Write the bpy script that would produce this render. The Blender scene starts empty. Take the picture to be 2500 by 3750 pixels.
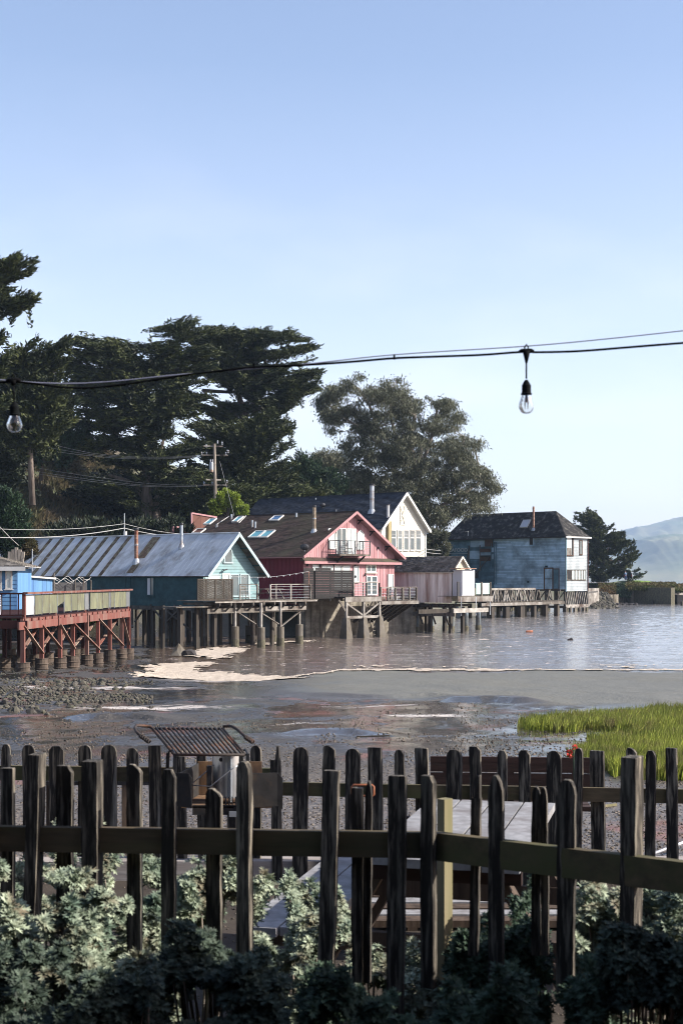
import bpy, math, random
import numpy as np
from mathutils import Vector, Matrix
SC = bpy.context.scene
COL = SC.collection
RA = math.radians
F = 5208.0; EYE = 4.4; CX0 = 1250.0; HZ = 2120.0      # lens in photo pixels, eye height above the water, view axis
# ---------------------------------------------------------------- camera
cd = bpy.data.cameras.new('camera'); cam = bpy.data.objects.new('camera', cd); COL.objects.link(cam)
cam.location = (0, 0, EYE); cam.rotation_euler = (RA(90), 0, 0)
cd.sensor_fit = 'VERTICAL'; cd.sensor_height = 36.0; cd.sensor_width = 24.0; cd.lens = 50.0
cd.shift_y = (HZ-1875.0)/3750.0
cd.clip_start = 0.1; cd.clip_end = 9000
cd.dof.use_dof = True; cd.dof.focus_distance = 105; cd.dof.aperture_fstop = 9.0
SC.camera = cam
# ---------------------------------------------------------------- light
SUN_AZ, SUN_EL = 97.0, 32.0        # azimuth from the view axis towards the right
w = bpy.data.worlds.new('World'); SC.world = w; w.use_nodes = True
nt = w.node_tree; nt.nodes.clear()
sky = nt.nodes.new('ShaderNodeTexSky'); sky.sky_type = 'NISHITA'; sky.sun_disc = False
sky.sun_elevation = RA(SUN_EL); sky.sun_rotation = RA(SUN_AZ)
sky.air_density = 1.0; sky.dust_density = 1.0; sky.ozone_density = 2.0; sky.altitude = 0
bg = nt.nodes.new('ShaderNodeBackground'); bg.inputs[1].default_value = 0.115
wo = nt.nodes.new('ShaderNodeOutputWorld')
tint = nt.nodes.new('ShaderNodeMix'); tint.data_type = 'RGBA'; tint.blend_type = 'MULTIPLY'; tint.inputs[0].default_value = 1; tint.inputs[7].default_value = (1.10, .965, .945, 1)
# faint thin cloud low in the sky
tc = nt.nodes.new('ShaderNodeTexCoord'); mpn = nt.nodes.new('ShaderNodeMapping'); mpn.inputs['Scale'].default_value = (4, 4, 11); cn = nt.nodes.new('ShaderNodeTexNoise'); cn.inputs['Scale'].default_value = 1; cn.inputs['Detail'].default_value = 5; cn.inputs['Roughness'].default_value = .5
cr = nt.nodes.new('ShaderNodeMapRange'); cr.inputs[1].default_value = .47; cr.inputs[2].default_value = .75; cr.inputs[3].default_value = .14; cr.inputs[4].default_value = .34
cm = nt.nodes.new('ShaderNodeMix'); cm.data_type = 'RGBA'; cm.inputs[7].default_value = (7.2, 6.7, 7.4, 1)
nt.links.new(tc.outputs['Generated'], mpn.inputs[0]); nt.links.new(mpn.outputs[0], cn.inputs[0]); nt.links.new(cn.outputs[0], cr.inputs[0]); sz = nt.nodes.new('ShaderNodeSeparateXYZ'); nt.links.new(tc.outputs['Generated'], sz.inputs[0]); zr_ = nt.nodes.new('ShaderNodeMapRange'); zr_.inputs[1].default_value = .34; zr_.inputs[2].default_value = .12; nt.links.new(sz.outputs[2], zr_.inputs[0])
ml = nt.nodes.new('ShaderNodeMath'); ml.operation = 'MULTIPLY'; nt.links.new(cr.outputs[0], ml.inputs[0]); nt.links.new(zr_.outputs[0], ml.inputs[1]); nt.links.new(ml.outputs[0], cm.inputs[0])
nt.links.new(sky.outputs[0], tint.inputs[6]); nt.links.new(tint.outputs[2], cm.inputs[6]); nt.links.new(cm.outputs[2], bg.inputs[0]); nt.links.new(bg.outputs[0], wo.inputs[0])
sd = bpy.data.lights.new('sun', 'SUN'); sd.energy = 5.0; sd.angle = RA(0.53); sd.color = (1.0, 0.93, 0.83)
so = bpy.data.objects.new('sun', sd); COL.objects.link(so)
sdir = Vector((math.sin(RA(SUN_AZ))*math.cos(RA(SUN_EL)), math.cos(RA(SUN_AZ))*math.cos(RA(SUN_EL)), math.sin(RA(SUN_EL))))
so.rotation_euler = sdir.to_track_quat('Z', 'Y').to_euler(); so.location = (60, 0, 60)
SC.view_settings.view_transform = 'Standard'; SC.view_settings.look = 'None'
SC.view_settings.exposure = 1.08; SC.view_settings.gamma = 1.0; SC.view_settings.use_curve_mapping = False
SC.cycles.max_bounces = 6; SC.cycles.diffuse_bounces = 2; SC.cycles.glossy_bounces = 3
SC.cycles.transmission_bounces = 4; SC.cycles.transparent_max_bounces = 8; SC.cycles.volume_bounces = 0
SC.cycles.caustics_reflective = False; SC.cycles.caustics_refractive = False
SC.cycles.use_denoising = True; SC.cycles.use_adaptive_sampling = False; SC.cycles.filter_width = 1.0
rnd = random.Random(7); rng = np.random.default_rng(7)
# ---------------------------------------------------------------- helpers
def at(px, py, D):
    return Vector(((px-CX0)/F*D, D, EYE+(HZ-py)/F*D))
def flat(px, D): return ((px-CX0)/F*D, D)
def Dof(py, z): return F*(EYE-z)/(py-HZ)
def lin(c):
    c = c/255.0
    return c/12.92 if c <= .04045 else ((c+.055)/1.055)**2.4
def S(r, g, b): return (lin(r), lin(g), lin(b))
def tag(o, label=None, cat=None, group=None, kind=None):
    if label: o['label'] = label
    if cat: o['category'] = cat
    if group: o['group'] = group
    if kind: o['kind'] = kind
    return o
def thing(name, label, cat, loc=(0, 0, 0), rz=0.0, group=None):
    o = bpy.data.objects.new(name, None); o.empty_display_size = .3; COL.objects.link(o)
    o.location = loc; o.rotation_euler = (0, 0, rz)
    return tag(o, label, cat, group)
class MB:
    def __init__(s): s.v = []; s.f = []
    def quad(s, *p):
        n = len(s.v); s.v += [tuple(q) for q in p]; s.f.append(tuple(range(n, n+len(p)))); return s
    def prism(s, base, off):
        n = len(base); k = len(s.v); off = Vector(off)
        s.v += [tuple(p) for p in base]+[tuple(Vector(p)+off) for p in base]
        s.f.append(tuple(range(k+n-1, k-1, -1))); s.f.append(tuple(range(k+n, k+2*n)))
        for i in range(n): j = (i+1) % n; s.f.append((k+i, k+j, k+n+j, k+n+i))
        return s
    def box(s, x0, x1, y0, y1, z0, z1):
        return s.prism([(x0, y0, z0), (x1, y0, z0), (x1, y1, z0), (x0, y1, z0)], (0, 0, z1-z0))
    def beam(s, p, q, w, h, up=(0, 0, 1)):
        p = Vector(p); q = Vector(q); d = (q-p).normalized(); up = Vector(up)
        if abs(d.dot(up)) > .95: up = Vector((0, 1, 0))
        a = d.cross(up).normalized(); b = a.cross(d).normalized()
        c = [p+a*(i*w/2)+b*(j*h/2) for i, j in ((-1, -1), (1, -1), (1, 1), (-1, 1))]
        return s.prism(c, q-p)
    def tube(s, pts, rs, n=8, cap=True):
        pts = [Vector(p) for p in pts]
        if not hasattr(rs, '__len__'): rs = [rs]*len(pts)
        k0 = len(s.v); a = None
        for i, p in enumerate(pts):
            d = (pts[min(i+1, len(pts)-1)]-pts[max(i-1, 0)]).normalized()
            if a is None: a = d.orthogonal().normalized()
            a = (a-d*a.dot(d)).normalized(); b = d.cross(a)
            for j in range(n):
                t = 2*math.pi*j/n
                s.v.append(tuple(p+(a*math.cos(t)+b*math.sin(t))*rs[i]))
        for i in range(len(pts)-1):
            for j in range(n):
                u = k0+i*n; m = (j+1) % n
                s.f.append((u+j, u+m, u+n+m, u+n+j))
        if cap:
            s.f.append(tuple(range(k0+n-1, k0-1, -1))); e = k0+(len(pts)-1)*n; s.f.append(tuple(range(e, e+n)))
        return s
    def lathe(s, c, prof, n=12):
        k0 = len(s.v)
        for r, z in prof:
            for j in range(n): t = 2*math.pi*j/n; s.v.append((c[0]+math.cos(t)*max(r, 1e-4), c[1]+math.sin(t)*max(r, 1e-4), c[2]+z))
        for i in range(len(prof)-1):
            for j in range(n): u = k0+i*n; m = (j+1) % n; s.f.append((u+j, u+m, u+n+m, u+n+j))
        s.f.append(tuple(range(k0+n-1, k0-1, -1))); e = k0+(len(prof)-1)*n; s.f.append(tuple(range(e, e+n))); return s
    def rock(s, c, r, sq=.7, n=6):
        c = Vector(c); k = len(s.v); q = [rnd.uniform(.7, 1.25) for _ in range(14)]; a0 = rnd.random()*6
        s.v.append((c.x, c.y, c.z+r*sq*q[0]))
        for i in range(n):
            t = a0+2*math.pi*i/n; s.v.append((c.x+math.cos(t)*r*.8*q[i+1], c.y+math.sin(t)*r*.8*q[i+1], c.z+r*sq*.45*q[(i+5) % 13]))
        for i in range(n):
            t = a0+2*math.pi*(i+.4)/n; s.v.append((c.x+math.cos(t)*r*q[i+7], c.y+math.sin(t)*r*q[i+7], c.z-r*.25))
        for i in range(n):
            j = (i+1) % n; s.f += [(k, k+1+i, k+1+j), (k+1+i, k+1+n+i, k+1+j), (k+1+j, k+1+n+i, k+1+n+j)]
        return s
def ob(name, mb, mat, parent=None, smooth=False, kind=None, label=None, loc=None):
    me = bpy.data.meshes.new(name); me.from_pydata(mb.v, [], mb.f); me.update()
    if smooth: me.shade_smooth()
    if mat is not None: me.materials.append(mat)
    o = bpy.data.objects.new(name, me); COL.objects.link(o)
    if parent is not None: o.parent = parent
    if loc is not None: o.location = loc
    return tag(o, label, None, None, kind)
def npmesh(name, V, Fc, mat, parent=None, kind=None, smooth=False, attrs=None):
    """V (n,3), Fc (m,k) numpy"""
    me = bpy.data.meshes.new(name); m, k = Fc.shape
    me.vertices.add(len(V)); me.vertices.foreach_set('co', np.ascontiguousarray(V, dtype=np.float32).ravel())
    me.loops.add(m*k); me.loops.foreach_set('vertex_index', np.ascontiguousarray(Fc, dtype=np.int32).ravel())
    me.polygons.add(m); me.polygons.foreach_set('loop_start', np.arange(0, m*k, k, dtype=np.int32))
    me.polygons.foreach_set('loop_total', np.full(m, k, dtype=np.int32))
    me.update(calc_edges=True)
    if smooth: me.shade_smooth()
    for nm, arr in (attrs or {}).items():
        a = me.attributes.new(nm, 'FLOAT', 'POINT'); a.data.foreach_set('value', arr.astype(np.float32).ravel())
    if mat is not None: me.materials.append(mat)
    o = bpy.data.objects.new(name, me); COL.objects.link(o)
    if parent is not None: o.parent = parent
    return tag(o, None, None, None, kind)
def clip(poly, axis, lo, hi):
    for sgn, lim in ((1, lo), (-1, -hi)):
        out = []
        for i in range(len(poly)):
            p, q = poly[i-1], poly[i]; a, b = sgn*p[axis]-lim, sgn*q[axis]-lim
            if (a >= 0) != (b >= 0):
                t = a/(a-b); out.append((p[0]+(q[0]-p[0])*t, p[1]+(q[1]-p[1])*t))
            if b >= 0: out.append(q)
        poly = out
        if len(poly) < 3: return []
    return poly
class Plane:
    """flat frame in a thing's local space: origin, u, v and outward normal"""
    def __init__(s, root, O, U, V):
        s.root = root; s.O = Vector(O); s.U = Vector(U).normalized(); s.V = Vector(V).normalized(); s.N = s.U.cross(s.V).normalized()
        s.M = Matrix.Translation(root.location) @ Matrix.Rotation(root.rotation_euler[2], 4, 'Z')
    def p(s, u, v, n=0.0): return s.O+s.U*u+s.V*v+s.N*n
    def hit(s, px, py, n=0.0):
        Mi = s.M.inverted(); o = Mi @ Vector((0, 0, EYE)); d = (Mi.to_3x3() @ Vector(((px-CX0)/F, 1, (HZ-py)/F)))
        O = s.O+s.N*n; t = (O-o).dot(s.N)/d.dot(s.N); q = o+d*t-s.O
        return q.dot(s.U), q.dot(s.V)
    def rect(s, x0, y0, x1, y1, n=0.0):
        xm, ym = (x0+x1)/2, (y0+y1)/2
        u0, u1 = s.hit(x0, ym, n)[0], s.hit(x1, ym, n)[0]; v0, v1 = s.hit(xm, y1, n)[1], s.hit(xm, y0, n)[1]
        return min(u0, u1), max(u0, u1), min(v0, v1), max(v0, v1)
    def box(s, mb, u0, u1, v0, v1, n0, n1):
        return mb.prism([s.p(u0, v0, n0), s.p(u1, v0, n0), s.p(u1, v1, n0), s.p(u0, v1, n0)], s.N*(n1-n0))
    def poly(s, mb, pts, n0, n1):
        return mb.prism([s.p(a, b, n0) for a, b in pts], s.N*(n1-n0))
def boards(pl, poly, axis, step, th, mat, name, parent, n0=0.0, gap=.012, joined=False, jit=.004, lap=0.0, splits=None):
    """cut a polygon into strips across an axis (0: upright strips, 1: lying strips); each strip one piece"""
    lo = min(p[axis] for p in poly); hi = max(p[axis] for p in poly); k = 0; x = lo; J = MB(); out = []
    while x < hi-.02:
        c = clip(poly, axis, x+gap/2, min(x+step-gap/2, hi))
        if c:
            ax = 1-axis; a0 = min(p[ax] for p in c); a1 = max(p[ax] for p in c)
            segs = [(a0, a1)]
            if splits and a1-a0 > splits:
                m = []; t = a0+rnd.uniform(.3, 1)*splits
                while t < a1-.4: m.append(t); t += splits*rnd.uniform(.8, 1.2)
                m = [a0]+m+[a1]; segs = list(zip(m[:-1], m[1:]))
            for s0, s1 in segs:
                cc = c if len(segs) == 1 else clip(c, ax, s0+.002, s1-.002)
                if not cc: continue
                mb = J if joined else MB(); d = rnd.uniform(-jit, jit)
                if lap:
                    ys = [p[axis] for p in cc]; y0, y1 = min(ys), max(ys)
                    base = [pl.p(p[0], p[1], n0) for p in cc]
                    k0 = len(mb.v); n = len(cc)
                    mb.v += [tuple(q) for q in base]
                    mb.v += [tuple(pl.p(p[0], p[1], n0+th+d+lap*(1-(p[axis]-y0)/max(y1-y0, 1e-5)))) for p in cc]
                    mb.f.append(tuple(range(k0+n-1, k0-1, -1))); mb.f.append(tuple(range(k0+n, k0+2*n)))
                    for i in range(n): j = (i+1) % n; mb.f.append((k0+i, k0+j, k0+n+j, k0+n+i))
                else: pl.poly(mb, cc, n0, n0+th+d)
                if not joined: out.append(ob(name, mb, mat, parent))
        x += step; k += 1
    if joined: out.append(ob(name, J, mat, parent, kind='stuff'))
    return out
def window(pl, r, fm, gm, parent, name='window', fw=.07, nx=1, ny=1, mun=.03, proud=.05, n0=0.0, label=None, sill=True, bars=None, top=None):
    """frame proud of the wall with its pane set back in it"""
    u0, u1, v0, v1 = r; m = MB()
    if top is None:
        pl.box(m, u0-fw, u0, v0-fw, v1+fw, n0, n0+proud); pl.box(m, u1, u1+fw, v0-fw, v1+fw, n0, n0+proud)
        pl.box(m, u0, u1, v1, v1+fw, n0, n0+proud-.004); pl.box(m, u0, u1, v0-fw, v0, n0, n0+proud-.004)
    if sill and name != 'door': pl.box(m, u0-fw*1.6, u1+fw*1.6, v0-fw*1.6, v0-fw, n0, n0+proud+.05)
    for i in range(1, nx):
        u = u0+(u1-u0)*i/nx; pl.box(m, u-mun/2, u+mun/2, v0, v1, n0+.004, n0+proud-.012)
    for i in range(1, ny):
        v = v0+(v1-v0)*i/ny; pl.box(m, u0, u1, v-mun/2, v+mun/2, n0+.004, n0+proud-.015)
    for b in (bars or []): pl.box(m, *b, n0+.004, n0+proud-.018)
    o = ob(name, m, fm, parent, label=label)
    g = MB(); pl.box(g, u0, u1, v0, v1, n0-.01, n0+.012); ob('pane', g, gm, o)
    return o
def noise2(x, y, seed=0):
    xi = np.floor(x).astype(np.int64); yi = np.floor(y).astype(np.int64); xf = x-xi; yf = y-yi
    def h(a, b):
        n = (a*374761393+b*668265263+seed*982451653) & 0x7fffffff; n = ((n ^ (n >> 13))*1274126177) & 0x7fffffff
        return ((n ^ (n >> 16)) & 0xffff)/65535.0
    u = xf*xf*(3-2*xf); v = yf*yf*(3-2*yf)
    return (h(xi, yi)*(1-u)+h(xi+1, yi)*u)*(1-v)+(h(xi, yi+1)*(1-u)+h(xi+1, yi+1)*u)*v
def fbm(x, y, seed=0, o=4):
    r = 0; a = .5; t = 0
    for i in range(o): r = r+a*noise2(x*2**i+i*17.3, y*2**i-i*9.1, seed+i); t += a; a *= .5
    return r/t
# ---------------------------------------------------------------- materials
def mat(name, c1, c2=None, scale=(3, 3, 3), rough=.7, bump=.15, bscale=None, dirt=None, dirt_amt=0.0, dirt_scale=(1, 1, 1), isl=0.0,
        metal=0.0, spec=.3, detail=6.0, coord='pos', dist=.02, low=.35, high=.65, rot=0.0):
    m = bpy.data.materials.new(name); m.use_nodes = True; n = m.node_tree.nodes; L = m.node_tree.links
    b = n['Principled BSDF']; b.inputs['Roughness'].default_value = rough; b.inputs['Metallic'].default_value = metal
    b.inputs['Specular IOR Level'].default_value = spec
    if coord == 'pos': g = n.new('ShaderNodeNewGeometry'); src = g.outputs['Position']
    else: g = n.new('ShaderNodeTexCoord'); src = g.outputs['Object']
    def noise(sc, det=detail, out='Fac'):
        mp = n.new('ShaderNodeMapping'); mp.inputs['Scale'].default_value = sc; mp.inputs['Rotation'].default_value = (0, 0, rot)
        t = n.new('ShaderNodeTexNoise'); t.inputs['Scale'].default_value = 1.0; t.inputs['Detail'].default_value = det; t.inputs['Roughness'].default_value = .62
        L.new(src, mp.inputs[0]); L.new(mp.outputs[0], t.inputs[0]); return t.outputs[out]
    def rng_(x, a, bb):
        r = n.new('ShaderNodeMapRange'); r.inputs[1].default_value = a; r.inputs[2].default_value = bb; L.new(x, r.inputs[0]); return r.outputs[0]
    def mix(f, a, bb, mode='MIX'):
        x = n.new('ShaderNodeMix'); x.data_type = 'RGBA'; x.blend_type = mode
        if hasattr(f, 'links'): L.new(f, x.inputs[0])
        else: x.inputs[0].default_value = f
        for i, q in ((6, a), (7, bb)):
            if hasattr(q, 'links'): L.new(q, x.inputs[i])
            else: x.inputs[i].default_value = (*q, 1)
        return x.outputs[2]
    nz = noise(scale); c2 = c2 or tuple(q*.6 for q in c1)
    col = mix(rng_(nz, low, high), c2, c1)
    if isl:
        gg = n.new('ShaderNodeNewGeometry'); oi = n.new('ShaderNodeObjectInfo')
        ad = n.new('ShaderNodeMath'); ad.operation = 'ADD'; L.new(gg.outputs['Random Per Island'], ad.inputs[0]); L.new(oi.outputs['Random'], ad.inputs[1])
        fr = n.new('ShaderNodeMath'); fr.operation = 'FRACT'; L.new(ad.outputs[0], fr.inputs[0])
        r = n.new('ShaderNodeMapRange'); r.inputs[3].default_value = 1-isl; r.inputs[4].default_value = 1+isl*.6; L.new(fr.outputs[0], r.inputs[0])
        hs = n.new('ShaderNodeHueSaturation'); L.new(r.outputs[0], hs.inputs['Value']); L.new(col, hs.inputs['Color']); col = hs.outputs[0]
    if dirt is not None:
        d = noise(dirt_scale, 8.0); col = mix(rng_(d, .5-dirt_amt*.22, .72-dirt_amt*.18), col, dirt)
    L.new(col, b.inputs['Base Color'])
    rr = n.new('ShaderNodeMapRange'); rr.inputs[3].default_value = max(rough-.1, .02); rr.inputs[4].default_value = min(rough+.12, 1); L.new(nz, rr.inputs[0]); L.new(rr.outputs[0], b.inputs['Roughness'])
    if bump:
        bp = n.new('ShaderNodeBump'); bp.inputs['Strength'].default_value = bump; bp.inputs['Distance'].default_value = dist
        L.new(noise(bscale, 5.0) if bscale else nz, bp.inputs['Height']); L.new(bp.outputs[0], b.inputs['Normal'])
    m['nodes'] = 1
    return m
M = {}
def wood(k, c1, c2, axis='z', dirt=None, amt=0.0, isl=.3, rough=.85, s=1.0, bump=.5, dist=.01, low=.3, high=.68):
    sc = {'z': (14, 14, 1.2), 'x': (1.2, 14, 14), 'y': (14, 1.2, 14), 'n': (6, 6, 6)}[axis]
    sc = tuple(q*s for q in sc)
    M[k] = mat(k, c1, c2, sc, rough, bump, None, dirt, amt, tuple(q*.28 for q in sc), isl, dist=dist, low=low, high=high)
# near fences
wood('fence_wood', (.40, .35, .28), (.020, .017, .014), 'z', (.24, .225, .18), -.35, .35, s=4.0, bump=.9, dist=.004, low=.47, high=.86)
wood('far_fence_wood', (.32, .28, .22), (.012, .010, .009), 'z', (.26, .25, .22), -.35, .4, s=3.2, bump=.9, dist=.005, low=.48, high=.82)
wood('rail_wood', (.13, .098, .058), (.045, .033, .020), 'x', (.07, .07, .03), .5, .15, s=1.6, bump=.3, dist=.003)
wood('new_post', (.27, .225, .145), (.19, .155, .092), 'z', (.13, .125, .06), .3, .1, s=2, bump=.3, dist=.003)
wood('table_wood', (.27, .27, .28), (.15, .15, .155), 'n', (.14, .13, .13), .2, .15, s=3, bump=.5, dist=.003)
wood('table_leg', (.10, .07, .05), (.03, .02, .015), 'z', isl=.2)
wood('bench_red', (.042, .021, .017), (.02, .011, .009), 'x', isl=.15, s=2)
wood('timber', (.40, .37, .355), (.22, .19, .175), 'x', (.16, .13, .11), .3, .2)
# houses
wood('red_paint', (.175, .058, .045), (.12, .038, .030), 'z', (.17, .11, .09), .25, .2, s=.6)
wood('red_brace', (.22, .085, .062), (.15, .045, .034), 'n', (.26, .20, .16), .55, .25, s=.5)
wood('red_dark', (.050, .012, .010), (.025, .007, .006), 'z', isl=.2)  # darker copy of the deck red, shade put into the colour
wood('weathered', (.20, .18, .155), (.06, .052, .044), 'n', (.045, .036, .03), .35, .35, s=.5)
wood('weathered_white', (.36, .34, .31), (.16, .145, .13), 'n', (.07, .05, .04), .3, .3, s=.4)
wood('old_pile', (.085, .07, .056), (.028, .023, .019), 'z', (.03, .025, .02), .4, .3, s=.5)
wood('black_screen', (.022, .020, .020), (.011, .010, .010), 'n', isl=.35, s=.5)
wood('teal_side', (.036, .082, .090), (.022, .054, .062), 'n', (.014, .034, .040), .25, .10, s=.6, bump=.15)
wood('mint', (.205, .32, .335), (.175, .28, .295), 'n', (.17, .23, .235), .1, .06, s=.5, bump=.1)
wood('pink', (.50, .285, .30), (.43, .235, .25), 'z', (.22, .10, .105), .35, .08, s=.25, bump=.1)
wood('pink_shaded', (.15, .024, .036), (.10, .016, .025), 'z', isl=.1, s=.25, bump=.1)  # darker copy of the house pink, side wall shade put into the colour
wood('pink_trim', (.36, .20, .205), (.29, .15, .16), 'n', isl=.05, s=.4)
wood('cream', (.56, .54, .47), (.51, .49, .43), 'n', (.66, .62, .50), .0, .04, s=.4, bump=.08)
wood('cream_yellow', (.42, .35, .19), (.34, .28, .15), 'n', isl=.03, s=.4)
wood('shed_side', (.84, .775, .72), (.76, .68, .63), 'z', (.30, .18, .14), .15, .07, s=.4, bump=.2)
wood('shed_front', (.48, .45, .36), (.40, .37, .30), 'z', isl=.05, s=.4)
wood('blue_side', (.42, .57, .70), (.27, .41, .53), 'n', (.11, .16, .19), .25, .25, s=.22, bump=.3)
wood('blue_front', (.40, .43, .45), (.30, .34, .36), 'n', (.20, .22, .23), .15, .10, s=.25, bump=.3)
wood('blue_dark', (.13, .24, .31), (.075, .15, .20), 'n', (.03, .07, .09), .3, .35, s=.22, bump=.3)
wood('brown_plank', (.10, .055, .036), (.05, .028, .019), 'n', isl=.4, s=.3)
wood('bright_blue', (.12, .26, .44), (.09, .20, .36), 'z', (.07, .16, .35), .15, .08, s=.4, bump=.1)
wood('brown_wall', (.13, .060, .045), (.10, .045, .034), 'n', isl=.1, s=.3)
wood('white_trim', (.55, .55, .54), (.46, .46, .45), 'n', (.38, .36, .33), .1, .04, s=.5, bump=.05)
wood('mint_trim', (.34, .43, .45), (.28, .36, .38), 'n', isl=.04, s=.5, bump=.05)
M['metal_roof'] = mat('metal_roof', (.56, .59, .61), (.42, .45, .47), (.5, 2.5, .5), .45, .1, dirt=(.20, .18, .16), dirt_amt=.05, dirt_scale=(.6, .6, .6), isl=.10, metal=.1, spec=.5)
M['rust_roof'] = mat('rust_roof', (.15, .10, .065), (.05, .035, .025), (2.5, 2.5, 2.5), .85, .3, dirt=(.22, .21, .14), dirt_amt=.3, dirt_scale=(3, 3, 3), isl=.25)
M['brown_shingle'] = mat('brown_shingle', (.085, .056, .047), (.036, .025, .021), (1.5, 1.5, 1.5), .9, .3, isl=.38, dirt=(.06, .055, .035), dirt_amt=.2, dirt_scale=(.5, .5, .5))
M['slate_shingle'] = mat('slate_shingle', (.050, .060, .078), (.028, .033, .045), (1.5, 1.5, 1.5), .88, .3, isl=.38)
M['black_shingle'] = mat('black_shingle', (.034, .032, .033), (.016, .015, .016), (1.0, 1.0, 1.0), .95, .4, isl=.35, dirt=(.20, .19, .17), dirt_amt=-.05, dirt_scale=(1.6, 1.6, 1.6))
M['grey_shake'] = mat('grey_shake', (.26, .24, .22), (.09, .08, .07), (4, 4, 4), .95, .5, isl=.45, dirt=(.04, .035, .03), dirt_amt=.2, dirt_scale=(2, 2, 2))
M['glass'] = mat('glass', (.10, .13, .14), (.05, .07, .08), (.4, .4, .4), .12, .0, spec=.9)
M['glass_light'] = mat('glass_light', (.50, .56, .56), (.35, .42, .43), (.5, .5, .5), .15, .0, spec=.9)
M['skylight_glass'] = mat('skylight_glass', (.16, .42, .46), (.10, .30, .36), (.6, .6, .6), .15, .0, spec=.8)
M['skylight_blue'] = mat('skylight_blue', (.06, .16, .30), (.05, .12, .25), (.6, .6, .6), .12, .0, spec=.8)
M['galv'] = mat('galv', (.40, .44, .48), (.28, .31, .35), (3, 3, 3), .5, .1, metal=.6, dirt=(.25, .16, .10), dirt_amt=.1, dirt_scale=(1, 1, 2))
M['rusty_pipe'] = mat('rusty_pipe', (.36, .24, .18), (.20, .11, .08), (3, 3, 6), .8, .2, dirt=(.16, .055, .03), dirt_amt=.4, dirt_scale=(2, 2, 5))
M['tan_pipe'] = mat('tan_pipe', (.30, .25, .185), (.20, .155, .11), (3, 3, 6), .6, .1, dirt=(.10, .06, .04), dirt_amt=.2, dirt_scale=(2, 2, 4))
M['dark_metal'] = mat('dark_metal', (.035, .035, .04), (.02, .02, .022), (5, 5, 5), .5, .1, metal=.3, spec=.5)
M['concrete'] = mat('concrete', (.27, .245, .20), (.15, .13, .105), (1.2, 1.2, 4), .9, .4, dirt=(.06, .05, .035), dirt_amt=.45, dirt_scale=(.9, .9, .35))
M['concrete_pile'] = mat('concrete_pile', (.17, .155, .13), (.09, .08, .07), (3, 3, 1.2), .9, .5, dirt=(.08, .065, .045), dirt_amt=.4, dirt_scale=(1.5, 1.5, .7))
M['wet_pile_or_shade'] = mat('wet_pile_or_shade', (.12, .11, .07), (.04, .035, .025), (5, 5, 5), .75, .6)
M['blue_pile'] = mat('blue_pile', (.17, .21, .24), (.09, .11, .13), (3, 3, 1.2), .8, .3, dirt=(.05, .045, .035), dirt_amt=.3)
M['barrel'] = mat('barrel', (.15, .115, .09), (.06, .042, .032), (4, 4, 2), .9, .5, dirt=(.05, .038, .03), dirt_amt=.45, dirt_scale=(2, 2, 1.5), isl=.2)
M['stone'] = mat('stone', (.125, .112, .095), (.035, .03, .026), (3, 3, 3), .85, .5, isl=.5, dirt=(.05, .05, .03), dirt_amt=.3, dirt_scale=(3, 3, 3))
M['black_rock'] = mat('black_rock', (.05, .045, .045), (.02, .018, .018), (1, 1, 1), .9, .6, isl=.4)
M['pebble'] = mat('pebble', (.16, .13, .10), (.05, .04, .032), (20, 20, 20), .7, .2, isl=.75)
M['white_paint'] = mat('white_paint', (.50, .51, .54), (.45, .46, .49), (.8, .8, .8), .4, .03)
M['screen_panel'] = mat('screen_panel', (.165, .170, .098), (.115, .12, .08), (2.5, 2.5, 1.2), .6, .1, isl=.22, dirt=(.09, .085, .06), dirt_amt=.25, dirt_scale=(3, 3, 1))
M['screen_grey'] = mat('screen_grey', (.14, .145, .15), (.10, .105, .11), (3, 3, 1), .6, .1, isl=.1)
M['screen_white'] = mat('screen_white', (.34, .36, .38), (.27, .29, .30), (2, 2, 1), .5, .1)
M['bark'] = mat('bark', (.20, .165, .14), (.075, .06, .05), (3, 3, .5), .95, .8, dist=.05)
M['bark_pale'] = mat('bark_pale', (.30, .26, .22), (.13, .11, .09), (3, 3, .6), .95, .6, dist=.05)
def leafmat(k, c1, c2, isl=.5, tr=.25, sc=.5, rough=.6, dirt=None, amt=0, ds=5):
    m = mat(k, c1, c2, (sc, sc, sc), rough, 0, isl=isl, spec=.25, detail=3, dirt=dirt, dirt_amt=amt, dirt_scale=(ds, ds, ds))
    n = m.node_tree.nodes; L = m.node_tree.links; b = n['Principled BSDF']; out = n['Material Output']
    t = n.new('ShaderNodeBsdfTranslucent'); x = n.new('ShaderNodeMixShader'); x.inputs[0].default_value = tr
    L.new(b.inputs['Base Color'].links[0].from_socket, t.inputs[0]); L.new(b.outputs[0], x.inputs[1]); L.new(t.outputs[0], x.inputs[2]); L.new(x.outputs[0], out.inputs[0])
    M[k] = m
leafmat('cypress_leaf', (.060, .072, .020), (.012, .020, .009), tr=.1)
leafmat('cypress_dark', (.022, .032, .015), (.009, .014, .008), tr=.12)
leafmat('pine_leaf', (.040, .075, .035), (.016, .032, .018))
leafmat('euc_leaf', (.165, .17, .112), (.062, .07, .046), isl=.55)
leafmat('lime_leaf', (.24, .31, .045), (.12, .17, .025))
leafmat('brush_leaf', (.15, .11, .065), (.06, .07, .024), sc=.25)
leafmat('iceplant', (.08, .095, .028), (.11, .062, .025), sc=.25)
leafmat('reed_leaf', (.20, .19, .10), (.09, .11, .04))
leafmat('marsh_grass', (.30, .34, .055), (.15, .18, .032), sc=.8, isl=.4, dirt=(.19, .145, .07), amt=.12, ds=2.2)
leafmat('hill_grass', (.17, .26, .04), (.07, .12, .022), sc=.3)
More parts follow.
